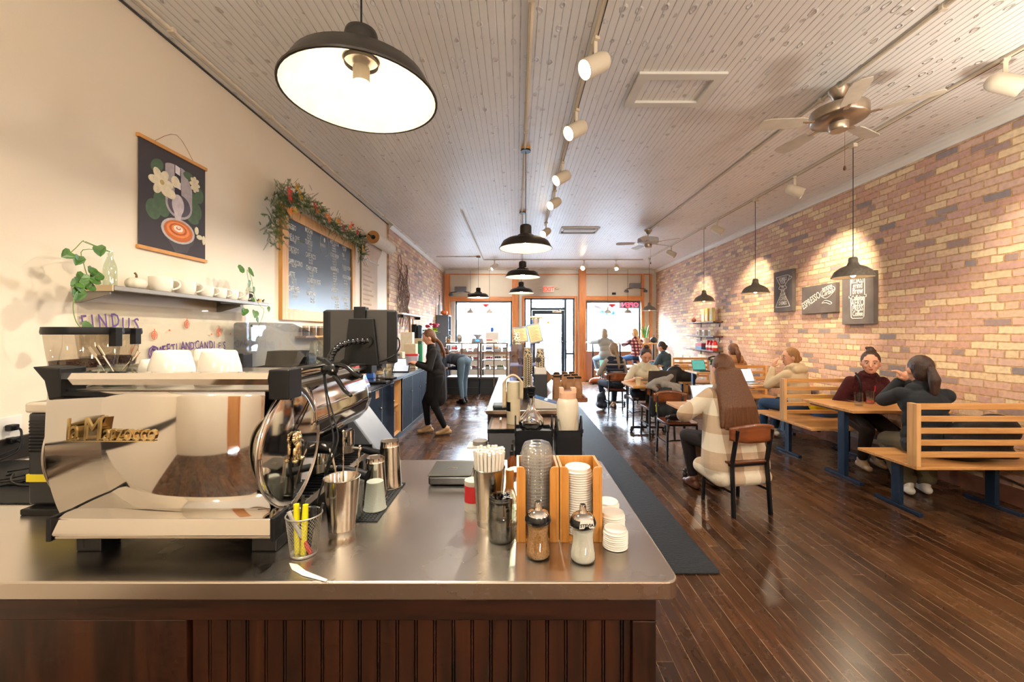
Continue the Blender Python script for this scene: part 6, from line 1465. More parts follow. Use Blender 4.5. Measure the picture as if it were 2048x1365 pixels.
for k, (x, y, z, lb) in enumerate(((.40, 4.05, IZ, 'brown paper coffee bag standing alone at the corner of the island'), (.425, 4.33, IZ, 'brown coffee bag second from the left on the island edge'), (.56, 4.27, .8625, 'brown coffee bag at the near end of the ledge, left'), (.645, 4.3, .8625, 'brown coffee bag at the near right corner of the ledge'),
        (.55, 4.5, .8625, 'brown coffee bag in the second row of the ledge, left'), (.645, 4.55, .8625, 'brown coffee bag in the second row of the ledge, right'), (.56, 4.75, .8625, 'brown coffee bag in the third row of the ledge, left'), (.645, 4.8, .8625, 'brown coffee bag in the back row of the ledge, right'))):
    if t is None:
        t = thing('coffee_bag', lb, 'coffee bag', (x, y, z), 0, 'brown coffee bags by the till'); t0 = t
        def bagf(u, v):
            a = 2 * PI * u; z_ = .215 * v; w_ = .046 * (1 - .4 * v ** 3); dd = .03 * (1 - max(0, v - .45) / .55) + .003
            c, s = math.cos(a), math.sin(a); n_ = .55
            return (w_ * math.copysign(abs(c) ** n_, c), dd * math.copysign(abs(s) ** n_, s), z_)
        mb = MB(); mb.grid(bagf, 24, 12, True); mb._a([bagf(i / 24, 0) for i in range(24)], [tuple(range(24))])
        mb.build('bag_body', mk('brown_bag', '8f6540', .6, 0, .15, 30, bump=.3), t, smooth=60)
        MB().box(-.03, .03, -.007, .007, .208, .232).build('folded_top', mk('brown_bag', ''), t, bevel=.002)
        MB().box(-.036, .036, -.012, -.006, .205, .222).build('tin_tie', black, t)
    else: copy_tree(t0, (x, y, z), rnd.uniform(-.25, .25), lb)
t = thing('step_tray', 'small white tray and dish on the floor side of the grey bin', 'tray', (-.27, 3.05, 0))
MB().box(-.09, .06, -.07, .07, .70, .715).box(-.02, .0, -.01, .01, 0, .7).box(-.1, .08, -.1, .1, 0, .012).build('stand', white_plastic, t, bevel=.002); MB().cyl(.055, .716, .745, (-.0, .0, 0), 20).build('dish', mk('grey_dish', '8d857b', .5), t, smooth=50)

t = tag(MB().prism(rrect(.62, 1.31, 2.62, 9.0, .03), .001, .011).build('floor_mat', mk('ribbed_black_mat', '17191c', .75, 0, .25, 120, bump=.9, bscale=110, stretch=(.3, 1, 1)), bevel=.003), 'long ribbed black runner mat on the floor beside the island', 'mat')

# ================= tables, benches, chairs =================
def bench(Y0, Y1, yb, x0, label, legs=True, side=1):
    t = thing('wooden_bench', label, 'bench', ((x0 + XR) / 2, (Y0 + Y1) / 2, 0), 0, 'slatted wooden benches along the brick wall'); o = tuple(t.location); x1 = XR - .03
    MB().box(x0, x1, Y0, Y1, .425, .45).build('seat', oak_x, t, off=o, bevel=.003)
    MB().box(x0, x0 + .038, yb, yb + .085, .45, .965).build('post', oak_z, t, off=o, bevel=.003)
    MB().box(x1 - .038, x1, yb, yb + .085, .45, .965).build('post', oak_z, t, off=o, bevel=.003)
    for k in range(5): MB().box(x0 + .038, x1 - .038, yb + .005, yb + .04, .525 + k * .098, .568 + k * .098 + (.0 if k < 4 else .005)).build('slat', oak_x, t, off=o, bevel=.003)
    MB().box(x0 + .038, x0 + .044, yb + .045, yb + .082, .452, .7).build('steel_angle', black_metal, t, off=o)
    for x in (x0 + .13, x1 - .2):
        ym = (Y0 + Y1) / 2 + .02
        MB().box(x - .02, x + .02, ym - .04, ym + .04, .03, .42).build('leg', navy_metal, t, off=o, bevel=.003)
        MB().box(x - .02, x + .02, ym - .22, ym + .22, .001, .03).build('foot_bar', navy_metal, t, off=o, bevel=.003)
        MB().box(x - .02, x + .02, Y0 + .06, Y1 - .06, .4, .424).build('support_bar', navy_metal, t, off=o)
def wtable(Y0, Y1, x0, label, yl=None):
    t = thing('bench_table', label, 'table', ((x0 + XR) / 2, (Y0 + Y1) / 2, 0), 0, 'wooden tables between the benches'); o = tuple(t.location); x1 = XR - .03
    MB().box(x0, x1, Y0, Y1, .72, .75).build('tabletop', oak_x, t, off=o, bevel=.003)
    for x in (x0 + .06, x1 - .25):
        ym = yl or (Y0 + Y1) / 2
        MB().box(x - .025, x + .025, ym - .045, ym + .045, .03, .715).build('leg', navy_metal, t, off=o, bevel=.003)
        MB().box(x - .025, x + .025, ym - .24, ym + .24, .001, .03).build('foot_bar', navy_metal, t, off=o, bevel=.003)
        MB().box(x - .02, x + .02, Y0 + .08, Y1 - .08, .7, .7195).build('support_bar', navy_metal, t, off=o)
bench(3.34, 3.92, 3.34, 3.26, 'wooden bench nearest the camera, its slatted back cut by the right picture edge')
wtable(4.18, 4.93, 3.43, 'wooden table holding two ribbed glasses between the two nearest benches', 4.38)
bench(4.67, 5.82, 5.15, 3.36, 'double sided wooden bench second from the camera, yellow bag behind its back')
wtable(6.08, 6.75, 3.5, 'wooden table with the open white laptop of the person in the cream hoodie')
bench(6.82, 7.82, 7.24, 3.46, 'double sided wooden bench third from the camera')
wtable(8.12, 8.72, 3.57, 'wooden table between the third bench and the farthest bench')
bench(8.9, 9.56, 9.45, 3.6, 'wooden bench farthest along the brick wall')
seatw = wood('dark_seat_wood', '4b2412', '733a1e', .3, 'x', coat=.3)
def make_chair():
    t = thing('cafe_chair', None, 'chair', (0, 0, 0), 0, 'black framed cafe chairs')
    MB().prism([(a, b_) for a, b_ in rrect(-.2, .2, -.19, .2, .06)], .437, .455).build('seat', seatw, t, smooth=30, bevel=.004)
    for s in (-1, 1):
        MB().bar((s * .175, .165, .43), (s * .185, .18, .0), .026, .022).build('leg', black_metal, t, bevel=.003)
        mb = MB(); mb.bar((s * .17, -.18, .44), (s * .18, -.21, .0), .022, .034, up=(0, 1, 0)); mb.bar((s * .17, -.18, .44), (s * .165, -.235, .735), .022, .034, up=(0, 1, 0)); mb.build('leg', black_metal, t, bevel=.003)
        MB().bar((s * .178, -.19, .2), (s * .18, .17, .2), .014).build('stretcher', black_metal, t)
    MB().bar((-.175, .165, .425), (.175, .165, .425), .02, .022).bar((-.17, -.17, .425), (.17, -.17, .425), .02, .022).bar((-.172, -.17, .425), (-.175, .165, .425), .018, .022).bar((.172, -.17, .425), (.175, .165, .425), .018, .022).build('seat_frame', black_metal, t)
    MB().tube([(-.178, .17, .2)] + [(.178 * math.cos(a), .17 - .16 * math.sin(a), .2) for a in [PI - PI * k / 12 for k in range(1, 12)]] + [(.178, .17, .2)], .009, 8).build('hoop_stretcher', black_metal, t, smooth=180)
    def bk(u, v):
        x = (u - .5) * .43; z = .635 + (v - .5) * .155 * (1 - .35 * abs(2 * u - 1) ** 3) + .01 * (1 - abs(2 * u - 1)) ; return (x, -.262 + .06 * (2 * u - 1) ** 2 + .0, z + .065)
    MB().grid(bk, 20, 6).build('backrest', walnut, t, smooth=180, solid=.014)
    MB().rod((-.165, -.235, .735), (-.165, -.215, .735), .008).rod((.165, -.235, .735), (.165, -.215, .735), .008).build('bolt', steel, t)
    return t
ch = make_chair()
chairs = [(1.945, 3.66, .2, 'black framed chair with brown back under the person in the plaid cardigan'), (2.1, 6.12, 0, 'black framed chair carrying a backpack and grey jacket'),
          (1.93, 8.0, 0, 'black framed chair under the person in the dark quilted vest'), (2.12, 6.98, PI, 'black framed chair under the person working behind the dark laptop'),
          (2.0, 5.12, PI, 'black framed chair facing the camera with a dark bag on its seat'), (3.66, 9.98, .6, 'black framed chair under the person in the teal sweater'),
          (2.8, 9.1, 0, 'black framed chair at the small far table near the street window')]
for i, (x, y, rz, lb) in enumerate(chairs):
    c = ch if i == 0 else copy_tree(ch)
    c.location = (x, y, 0); c.rotation_euler = (0, 0, rz); c['label'] = lb; c['group'] = 'black framed cafe chairs'
pipe = mk('iron_pipe', '3a3533', .45, .6, .15, 20)
def pipetable(x0, x1, Y0, Y1, label):
    t = thing('pipe_table', label, 'table', ((x0 + x1) / 2, (Y0 + Y1) / 2, 0), 0, 'square wooden tables on iron pipe legs'); w, d_ = (x1 - x0) / 2, (Y1 - Y0) / 2
    MB().box(-w, w, -d_, d_, .72, .75).build('tabletop', oak_x, t, bevel=.003)
    MB().cyl(.028, .06, .715, n=16).cyl(.07, .705, .719, n=20).build('pedestal', pipe, t, smooth=50)
    for a in (1, -1):
        MB().tube([(0, 0, .07), (a * w * .72, 0, .07), (a * w * .78, 0, .06), (a * w * .78, 0, .004)], .019, 10).ball((a * w * .78, 0, .03), .028, 12).build('foot', pipe, t, smooth=180)
        MB().tube([(0, 0, .07), (0, a * d_ * .68, .07), (0, a * d_ * .74, .06), (0, a * d_ * .74, .004)], .019, 10).ball((0, a * d_ * .74, .03), .028, 12).build('foot', pipe, t, smooth=180)
pipetable(1.73, 2.4, 4.05, 4.74, 'square table with a cup and laptop in front of the person in the plaid cardigan')
pipetable(1.72, 2.36, 6.05, 6.72, 'square table with a dark laptop and paper cup')
pipetable(1.7, 2.34, 8.3, 8.95, 'square table with a teal screened laptop before the person in the quilted vest')
pipetable(2.5, 3.1, 9.4, 10.0, 'empty square table near the street window')
pipetable(3.0, 3.55, 9.9, 10.5, 'square table with a laptop beside the person in the teal sweater')
# laptops
def laptop(x, y, z, rz, open_deg, label, lidc, scr, w_=.32, es=1.5):
    t = thing('laptop', label, 'laptop', (x, y, z), rz)
    m = mk('laptop_' + lidc, lidc, .35, .3)
    MB().box(-w_ / 2, w_ / 2, -.11, .11, 0, .012).build('keyboard_base', m, t, bevel=.003)
    MB().box(-w_ / 2 + .02, w_ / 2 - .02, -.0, .09, .012, .0135).build('keyboard', black, t)
    A = T(0, .11, .012) @ Matrix.Rotation(R(-(open_deg - 90)), 4, 'X')
    l_ = MB().box(-w_ / 2, w_ / 2, 0, .006, 0, .215, A).build('lid', m, t, bevel=.002)
    MB().box(-w_ / 2 + .008, w_ / 2 - .008, -.0012, 0, .012, .205, A).build('screen', mk('screen_' + scr, scr, .3, emit=scr, es=es), l_)
    if scr != '202020': 
        mb = MB()
        for i in range(6): mb.box(-w_ * .3, w_ * (.1 + .04 * (i % 3)), -.002, -.0013, .06 + i * .02, .064 + i * .02, A)
        mb.build('page_lines', mk('page_grey', '8fa3b8', .5), l_)
    return t
laptop(2.12, 4.4, .7505, .35, 108, 'laptop on the square table half hidden by the person in the plaid cardigan', 'a9adb2', 'd2e2ee')
laptop(2.19, 6.3, .7505, PI + .0, 102, 'large dark grey laptop seen from behind, hiding its user', '4d4745', '202020', .42, 0)
laptop(1.95, 8.62, .7505, .25, 108, 'laptop with a teal screen in front of the person in the quilted vest', '3c4a4e', '6fa8a2', es=.8)
laptop(3.7, 6.42, .7505, .3, 112, 'silver laptop with a bright page on the table of the person in the cream hoodie', 'b4b8bc', 'b9dcf2')
laptop(3.3, 10.28, .7505, .4, 108, 'laptop beside the person in the teal sweater', '4a4d52', 'b6c6d6')
laptop(3.42, 7.0 + 1.25, .7505, .2, 108, 'laptop with a dark teal screen behind the person with very long hair', '2c3236', '3f8f88', .3, es=.7)
bpy.data.objects['laptop.005'].location = (3.82, 8.4, .7505)
# cups and glasses
t = thing('coffee_cup', 'wide cream cup on a saucer at the near corner of the square table', 'cup', (1.86, 4.33, .7505)); MB().lathe([(0, 0), (.03, 0), (.075, .008), (.077, .012), (.03, .006), (0, .006)], n=28).build('saucer', porcelain, t, smooth=50)
MB().lathe([(0, .008), (.032, .008), (.055, .04), (.063, .075), (.06, .075), (.05, .04), (0, .014)], n=30).build('bowl', porcelain, t, smooth=60); MB().tube([(.055, 0, .065), (.08, 0, .06), (.075, 0, .035), (.05, 0, .03)], .005, 7).build('handle', porcelain, t, smooth=180)
t = thing('paper_cup', 'cream takeaway cup on the square table beside the dark laptop', 'cup', (1.84, 6.2, .7505)); MB().lathe([(0, 0), (.03, 0), (.042, .11), (.044, .112), (.04, .112), (0, .1)], n=28).build('body', mk('cream_cup', 'd9cfae', .5), t, smooth=40)
for k, (px, y, x) in enumerate(((1719, 4.45, 3.715), (1742, 4.6, 3.965))):
    t = thing('ribbed_glass', ('empty ribbed glass on the near bench table, left and nearer', 'ribbed glass with a little red drink on the near bench table')[k], 'glass', (x, y, .7505), 0)
    def rg_(u, v):
        a = 2 * PI * u; r_ = (.036 + .002 * v) * (1 + .025 * math.cos(16 * a)); return (r_ * math.cos(a), r_ * math.sin(a), .003 + .142 * v)
    MB().grid(rg_, 96, 4, True).lathe([(0, .003), (.036, .003)], n=30).lathe([(0, .012), (.034, .012)], n=30).build('tumbler', thin_glass('ribbed_tumbler', 'eceff4', .2), t, smooth=180)
    if k: MB().cyl(.033, .005, .035, n=24).build('red_drink', red_m, t, smooth=50)
for k, (x, y, c, r_, h, lb) in enumerate(((3.75, 9.25 - .6, 'e8e2d6', .04, .11, 'white mug on the table before the farthest bench'), (3.45, 10.1, 'e8e2d6', .04, .09, 'white mug beside the laptop of the person in teal'), (3.9, 8.6, 'cfc8ba', .035, .13, 'pale tumbler at the wall end of the far bench table'))):
    t = thing('mug', lb, 'mug', (x, y, .7505)); MB().lathe([(0, 0), (r_ * .9, 0), (r_, h), (r_ * .93, h), (0, .01)], n=22).build('body', mk('mug_' + c, c, .3), t, smooth=40)
    MB().tube([(r_, 0, h * .8), (r_ * 1.7, 0, h * .7), (r_ * 1.6, 0, h * .3), (r_, 0, h * .2)], .005, 6).build('handle', mk('mug_' + c, ''), t, smooth=180)

# ---- bags, coats
def blobmesh(name, parts, m, parent=None, voxel=.012, smooth=6, mats=None):
    """one continuous organic surface: a union of tapered capsules and ellipsoids"""
    mb = MB()
    for p in parts:
        if p[0] == 'c':
            _, a, ra, b_, rb = p[:5]; a = Vector(a); b_ = Vector(b_); d = b_ - a; L_ = max(d.length, 1e-4)
            q = d.to_track_quat('Z', 'Y').to_matrix().to_4x4(); n_ = 5; P = []
            for i in range(n_ + 1): t_ = PI / 2 * i / n_; P.append((ra * math.sin(t_), -ra * math.cos(t_)))
            for i in range(n_ + 1): t_ = PI / 2 * i / n_; P.append((rb * math.cos(t_), L_ + rb * math.sin(t_)))
            mb.lathe(P, a, 14, q)
        else:
            _, c, rr = p[:3]; A = p[3] if len(p) > 3 else None
            mb.ball(c, rr, 18, A)
    ob = mb.build(name, m, None)
    md = ob.modifiers.new('r', 'REMESH'); md.mode = 'VOXEL'; md.voxel_size = voxel
    if smooth: ms = ob.modifiers.new('s', 'SMOOTH'); ms.factor = .5; ms.iterations = smooth
    dg = bpy.context.evaluated_depsgraph_get(); me = bpy.data.meshes.new_from_object(ob.evaluated_get(dg), depsgraph=dg)
    old = ob.data; ob.modifiers.clear(); ob.data = me; bpy.data.meshes.remove(old)
    me.polygons.foreach_set('use_smooth', [True] * len(me.polygons))
    if not me.materials: me.materials.append(m)
    if parent is not None: ob.parent = parent
    return ob
def clutter(name, label, cat, loc, parts, m, voxel=.012, extra=None, rz=0):
    t = thing(name, label, cat, loc, rz); b_ = blobmesh('body', parts, m, t, voxel)
    if extra: extra(t)
    return t
bkpk = mk('black_nylon', '191b1f', .6, 0, .15, 60, bump=.2); greyk = mk('grey_knit', '8d8681', .9, 0, .12, 60, bump=.4)
E3 = Matrix.Rotation
clutter('backpack', 'black backpack hanging on the back of the chair with a yellow green tag', 'backpack', (2.1, 5.79, .02), [('e', (0, 0, .52), (.17, .09, .24)), ('e', (0, -.05, .42), (.13, .06, .12)), ('c', (-.17, .02, .35), .03, (-.18, .02, .6), .03), ('c', (.15, .02, .35), .03, (.16, .02, .6), .03), ('c', (-.08, -.02, .74), .015, (.08, -.02, .74), .015)], bkpk, .012,
    lambda t: MB().box(-.16, -.13, -.09, -.08, .42, .56).box(-.17, -.12, -.092, -.082, .5, .52).build('yellow_tag', yellow_m, t, bevel=.003))
clutter('grey_jacket', 'grey knitted jacket heaped over the top of the chair with the backpack', 'jacket', (2.1, 5.86, .74), [('c', (-.2, 0, .04), .05, (-.1, .02, .1), .05), ('c', (-.1, .0, .1), .05, (.03, .03, .13), .05), ('c', (.03, .0, .12), .045, (.12, .02, .18), .035), ('c', (.0, -.02, .06), .06, (.2, 0, .03), .05), ('c', (.1, -.04, .04), .04, (.22, -.03, -.04), .035), ('c', (-.15, -.03, .02), .04, (-.1, -.04, -.02), .03), ('c', (-.05, -.02, .09), .035, (.1, -.05, .0), .04)], greyk, .01)
clutter('brown_bag', 'brown paper shopping bag standing under the square table', 'bag', (2.14, 4.95, 0), [('e', (0, 0, .2), (.16, .09, .2))], kraft, .02)
ob = bpy.data.objects['brown_bag']; ob.location = (2.13, 4.62, .002)
for c in list(ob.children): bpy.data.objects.remove(c)
MB().box(-.15, .15, -.08, .08, 0, .36).build('bag_body', mk('dull_brown_bag', '6b5444', .7, 0, .15, 20, bump=.3), ob, bevel=.01); MB().tube([(-.05, -.08, .35), (-.05, -.08, .45), (.05, -.08, .45), (.05, -.08, .35)], .004, 6).build('handle', mk('dull_brown_bag', ''), ob)
clutter('handbag', 'dark handbag with fringe lying on the seat of the empty chair', 'handbag', (2.0, 5.06, .457), [('c', (-.14, -.02, .04), .035, (.12, 0, .04), .04), ('c', (-.12, -.06, .07), .02, (.0, -.06, .09), .02), ('c', (-.16, -.1, .03), .02, (-.18, -.13, -.1), .02)], mk('dark_leather', '2c2428', .5), .012)
clutter('black_coat', 'black coat lying on the nearest bench against the slats', 'coat', (4.0, 3.56, .451), [('e', (0, 0, .17), (.3, .13, .18)), ('e', (.18, .02, .24), (.2, .12, .15)), ('e', (-.12, .0, .08), (.24, .15, .1)), ('c', (-.3, -.05, .05), .03, (.2, -.1, .06), .04)], bkpk, .018)
clutter('coat_pile', 'black coat hanging over the chair back beside the person in teal', 'coat', (3.55, 9.2, .451), [('e', (0, 0, .15), (.2, .12, .2)), ('e', (.25, 0, .1), (.25, .12, .14))], bkpk, .02)
clutter('tote_bag', 'bright yellow bag with blue trim standing on the second bench', 'bag', (4.06, 5.42, .451), [('e', (0, 0, .14), (.2, .1, .15))], yellow_m, .018, lambda t: MB().cyl(.15, .0, .05, n=20).build('blue_trim', blue_m, t))
clutter('leather_bag', 'tan leather bag lying on the floor under the window bar', 'bag', (2.42, 12.3, 0.002), [('e', (0, 0, .1), (.24, .1, .1)), ('c', (-.2, 0, .05), .05, (.1, 0, .16), .05)], mk('tan_leather', 'a4552a', .5), .02)
clutter('dark_tote', 'dark blue bag hanging by the chair of the person in the vest', 'bag', (1.70, 8.2, .0), [('c', (-.05, -.06, .1), .06, (-.05, .06, .1), .06), ('c', (.05, -.06, .1), .06, (.05, .06, .1), .06), ('c', (-.03, -.05, .26), .045, (-.03, .05, .26), .045), ('c', (.03, -.05, .26), .045, (.03, .05, .26), .045), ('c', (0, 0, .26), .09, (0, 0, .12), .1), ('c', (0, 0, .3), .012, (.06, 0, .46), .012)], mk('dark_blue_nylon', '23283a', .6), .015)
clutter('flat_bag', 'small black bag lying at the wall end of the table with the white laptop', 'bag', (4.22, 6.5, .752), [('e', (0, 0, .06), (.14, .09, .06))], bkpk, .02)

# ================= right wall =================
slate = mk('grey_slate_canvas', '6a625f', .8, 0, .18, 5); chalkw = mk('white_chalk', 'e8e4dc', .9)
def rsign(Y0, Y1, z0, z1, label, deco):
    t = thing('chalk_sign', label, 'sign', (XR, (Y0 + Y1) / 2, z0), 0, 'coffee chalk signs on the brick wall'); o = tuple(t.location)
    bd_ = MB().box(XR - .06, XR - .002, Y0, Y1, z0, z1).build('canvas', slate, t, off=o, bevel=.003); X = XR - .0605
    mb = MB(); W_, H_ = Y1 - Y0, z1 - z0
    P = lambda u, v: (X, Y1 - u * W_, z0 + v * H_)
    deco(mb, P, W_, H_); mb.build('chalk_drawing', chalkw, bd_, off=o)
def tx(mb, P, u, v, s, size, sx=.8, sh=0, rot=0): mb.text(s, size, P(u, v), (0, -math.cos(rot), math.sin(rot)), (0, math.sin(rot), math.cos(rot)), sx=sx, depth=.0005, bold=.0012, align='CENTER', shear=sh)
def d1(mb, P, W_, H_):
    q = lambda pts: mb.tube([P(*p) for p in pts], .005, 5)
    q([(.15, .86), (.85, .86), (.62, .64), (.38, .64), (.15, .86)]); q([(.38, .64), (.3, .56), (.7, .56), (.62, .64)]); q([(.36, .56), (.42, .46), (.15, .16), (.2, .12), (.8, .12), (.85, .16), (.58, .46), (.64, .56)]); q([(.85, .84), (.98, .8), (.8, .74)])
    for v, s in ((.76, 'HUMBLE'), (.68, 'POUR'), (.58, 'the'), (.48, 'new'), (.38, 'BEAN'), (.28, 'COFFEE'), (.17, 'CHEMEX')): tx(mb, P, .5, v, s, .085, .62)
def d2(mb, P, W_, H_):
    q = lambda pts: mb.tube([P(*p) for p in pts], .005, 5)
    tx(mb, P, .32, .36, 'ESPRESSO', .15, .62, 0, .42); q([(.6, .75), (.6, .6), (.75, .5), (.95, .68), (.97, .84), (.8, .92), (.6, .75)]); tx(mb, P, .78, .76, 'BEANS', .09, .7, 0, .2); tx(mb, P, .8, .62, 'Cortado', .1, .7, .3, .2); q([(.62, .34), (.7, .42), (.8, .4), (.9, .32), (.85, .28), (.75, .34), (.62, .34)])
def d3(mb, P, W_, H_):
    q = lambda pts: mb.tube([P(*p) for p in pts], .006, 5)
    q([(.3, .9), (.3, .56), (.25, .56), (.25, .52), (.3, .52), (.32, .14), (.36, .11), (.68, .11), (.72, .14), (.74, .52), (.79, .52), (.79, .56), (.74, .56), (.74, .9), (.3, .9)])
    for v, s, z in ((.8, 'ROAST', .1), (.7, 'grind', .11), (.59, 'brew', .12), (.47, 'Caffeine', .09), (.36, 'AERO', .12), (.26, 'PRESS', .1), (.16, 'Coffee', .09)): tx(mb, P, .52, v, s, z, .66)
rsign(6.55, 7.02, 1.89, 2.57, 'tall narrow chalk sign with a pour over carafe drawing, leftmost on the brick wall', d1)
rsign(5.66, 6.33, 1.83, 2.24, 'wide chalk sign with espresso lettering, middle of the three on the brick wall', d2)
rsign(5.06, 5.55, 1.655, 2.32, 'tall chalk sign with roast grind brew lettering, nearest the camera', d3)
for k, z in enumerate((1.765, 1.445, 1.125)):
    t = thing('wall_shelf', ('top wooden shelf with yellow coffee bags on the brick wall', 'middle wooden shelf with small jars on the brick wall', 'bottom wooden shelf with red bottles on the brick wall')[k], 'shelf', (XR, 9.5, z)); o = tuple(t.location)
    MB().box(XR - .22, XR - .001, 8.85, 10.25, z, z + .028).build('board', wood('shelf_walnut', '4a2f22', '6b4734', .4, 'y'), t, off=o, bevel=.002)
    for y in (9.0, 9.9): MB().box(XR - .2, XR - .001, y, y + .02, z - .012, z - .001).box(XR - .015, XR - .001, y, y + .02, z - .1, z - .012).build('bracket', black_metal, t, off=o)
yb_ = [(9.1, 'e6cf8a'), (9.32, 'e2c46a'), (9.5, 'e8d79c')]
for k, (y, c) in enumerate(yb_):
    t = thing('coffee_bag', ('yellow and white coffee bag, nearest on the top wall shelf', 'yellow and white coffee bag, middle of the top wall shelf', 'yellow coffee bag, farthest of three on the top wall shelf')[k], 'coffee bag', (XR - .12, y, 1.7935), PI / 2, 'coffee bags on the top wall shelf')
    MB().prism([(-.07, 0), (.07, 0), (.07, .22), (.05, .3), (-.05, .3), (-.07, .22)], -.035, .035, 'y').build('bag_body', mk('yellow_bag_' + c, c, .5), t, bevel=.008); MB().box(-.05, .05, .036, .038, .04, .16).build('white_label', paper, t)
tag(MB().ball((0, 0, .05), (.055, .055, .05), 14).rod((0, 0, .09), (.01, 0, .13), .008).build('pumpkin', mk('rust_pumpkin', '8a4a34', .6), smooth=60), 'small rust coloured pumpkin at the far end of the top wall shelf', 'pumpkin').location = (XR - .12, 10.05, 1.7935)
for k, y in enumerate((9.15, 9.45, 9.72)):
    t = thing('glass_jar', ('glass jar nearest on the middle wall shelf', 'glass jar in the middle of the middle wall shelf', 'glass jar farthest on the middle wall shelf')[k], 'jar', (XR - .12, y, 1.4735), 0, 'jars on the middle wall shelf')
    MB().box(-.05, .05, -.06, .06, 0, .13).build('box_body', mk('pale_jar', 'c8c4be', .3), t, bevel=.01); MB().box(-.052, -.05, -.04, .04, .02, .1).build('label', mk('brown_label', '75655a', .6), t)
for k, y in enumerate((8.98, 9.14, 9.28)):
    t = thing('syrup_bottle', ('red and white bottle nearest on the bottom wall shelf', 'red and white bottle second on the bottom wall shelf', 'red and white bottle third on the bottom wall shelf')[k], 'bottle', (XR - .12, y, 1.1535), 0, 'red bottles on the bottom wall shelf')
    MB().lathe([(0, 0), (.05, 0), (.058, .06), (.05, .15), (.025, .21), (0, .22)], n=20).build('body', red_m, t, smooth=60); MB().lathe([(.0585, .055), (.055, .11)], n=20).build('white_band', paper, t)
for k, (c, dx, nm) in enumerate((('3f6a8c', 0, 'lower'), ('a63a3f', .07, 'upper'))):
    tag(MB().box(-.09, .09, -.16, .16, 0, .069).build('gift_box', mk('gift_' + c, c, .5), bevel=.004), 'the %s of two coloured boxes on the bottom wall shelf' % nm, 'box', ).location = (XR - .11, 9.62, 1.1535 + dx)
# window bar, stools, plant
t = thing('window_bar', 'narrow wooden bar counter along the right street window', 'bar counter', (3.1, 12.35, 0)); o = tuple(t.location)
MB().box(2.22, 4.3, 12.2, 12.55, 1.19, 1.22).build('top_board', oak_x, t, off=o, bevel=.003)
for x in (2.28, 3.1, 4.1): MB().box(x, x + .04, 12.34, 12.38, .02, 1.19).box(x - .01, x + .05, 12.22, 12.5, .0, .02).build('leg', black_metal, t, off=o)
MB().box(2.32, 4.1, 12.35, 12.37, .55, .57).build('rail', black_metal, t, off=o)
for k, (x, y) in enumerate(((2.5, 11.45), (3.42, 11.55))):
    t = thing('bar_stool', ('bar stool under the white haired person at the window', 'bar stool under the person in the red plaid shirt')[k], 'stool', (x, y, 0), 0, 'bar stools at the window')
    MB().cyl(.17, .74, .77, n=28).build('seat', seatw, t, smooth=50)
    for a in range(4):
        c, s = math.cos(PI / 4 + a * PI / 2), math.sin(PI / 4 + a * PI / 2); MB().rod((c * .12, s * .12, .74), (c * .22, s * .22, 0), .012).build('leg', black_metal, t)
    MB().ring((0, 0, .3), .185, (1, 0, 0), (0, 1, 0), .009, 28).build('foot_ring', black_metal, t, smooth=180)
laptop(3.25, 12.36, 1.2205, .2, 108, 'laptop on the window bar left of the person in red plaid', '30343a', 'c5d6e0')
laptop(2.65, 12.36, 1.2205, -.1, 108, 'laptop on the window bar in front of the white haired person', '8fb0c0', 'c5d6e0')
t = thing('snake_plant', 'snake plant with upright green leaves in a pale pot on the window bar', 'plant', (3.88, 12.34, 1.2205))
MB().lathe([(0, 0), (.08, 0), (.1, .16), (.09, .16), (.085, .14), (0, .14)], n=24).build('pot', mk('pale_pot', 'c9b79f', .6), t, smooth=40)
rp_ = random.Random(2)
for k in range(12):
    a = rp_.random() * 6.28; h = rp_.uniform(.25, .48); dx, dy = .12 * math.cos(a), .1 * math.sin(a)
    mb = MB(); mb.grid(lambda u, v: (dx * (.3 + v * v) + (u - .5) * .05 * math.sin(PI * min(1, .15 + v * .85)) * math.sin(a + 1), dy * (.3 + v * v) + (u - .5) * .05 * math.sin(PI * min(1, .15 + v * .85)) * math.cos(a + 1), .14 + v * h), 2, 8); mb.build('leaf', mk('snake_leaf', '4f8a3c', .4, 0, .25, 20), t, smooth=180, solid=.003)
clutter('handbag', 'black leather handbag standing on the window bar by the plant', 'handbag', (4.13, 12.33, 1.221), [('e', (0, 0, .09), (.12, .06, .09)), ('c', (-.07, 0, .12), .012, (0, 0, .23), .012), ('c', (.07, 0, .12), .012, (0, 0, .23), .012)], mk('black_leather', '22242a', .35), .012)
t = thing('small_potted_plant', 'small leafy plant in a terracotta pot on the far bench table', 'plant', (4.1, 8.5, .7505)); MB().lathe([(0, 0), (.045, 0), (.06, .1), (0, .1)], n=20).build('pot', mk('terracotta', 'a8583a', .7), t, smooth=40)
lv = MB()
for k in range(24): leaf(lv, (rp_.uniform(-.05, .05), rp_.uniform(-.05, .05), rp_.uniform(.1, .2)), (rp_.uniform(-1, 1), rp_.uniform(-1, 1), .6), (0, 0, 1), .07, .05)
lv.build('leaves', mk('dark_leaf', '3d5f35', .5), t, solid=.001)
tag(MB().box(4.12, 4.44, 10.6, 10.95, 0, .72).build('side_cabinet', oak_z, bevel=.004), 'small wooden cabinet against the brick wall beside the far shelves', 'cabinet')
t = thing('candle_jar', 'pale candle jar on the small wooden cabinet', 'jar', (4.28, 10.7, .7205)); MB().cyl(.05, 0, .13, n=20).build('jar', porcelain, t, smooth=50)
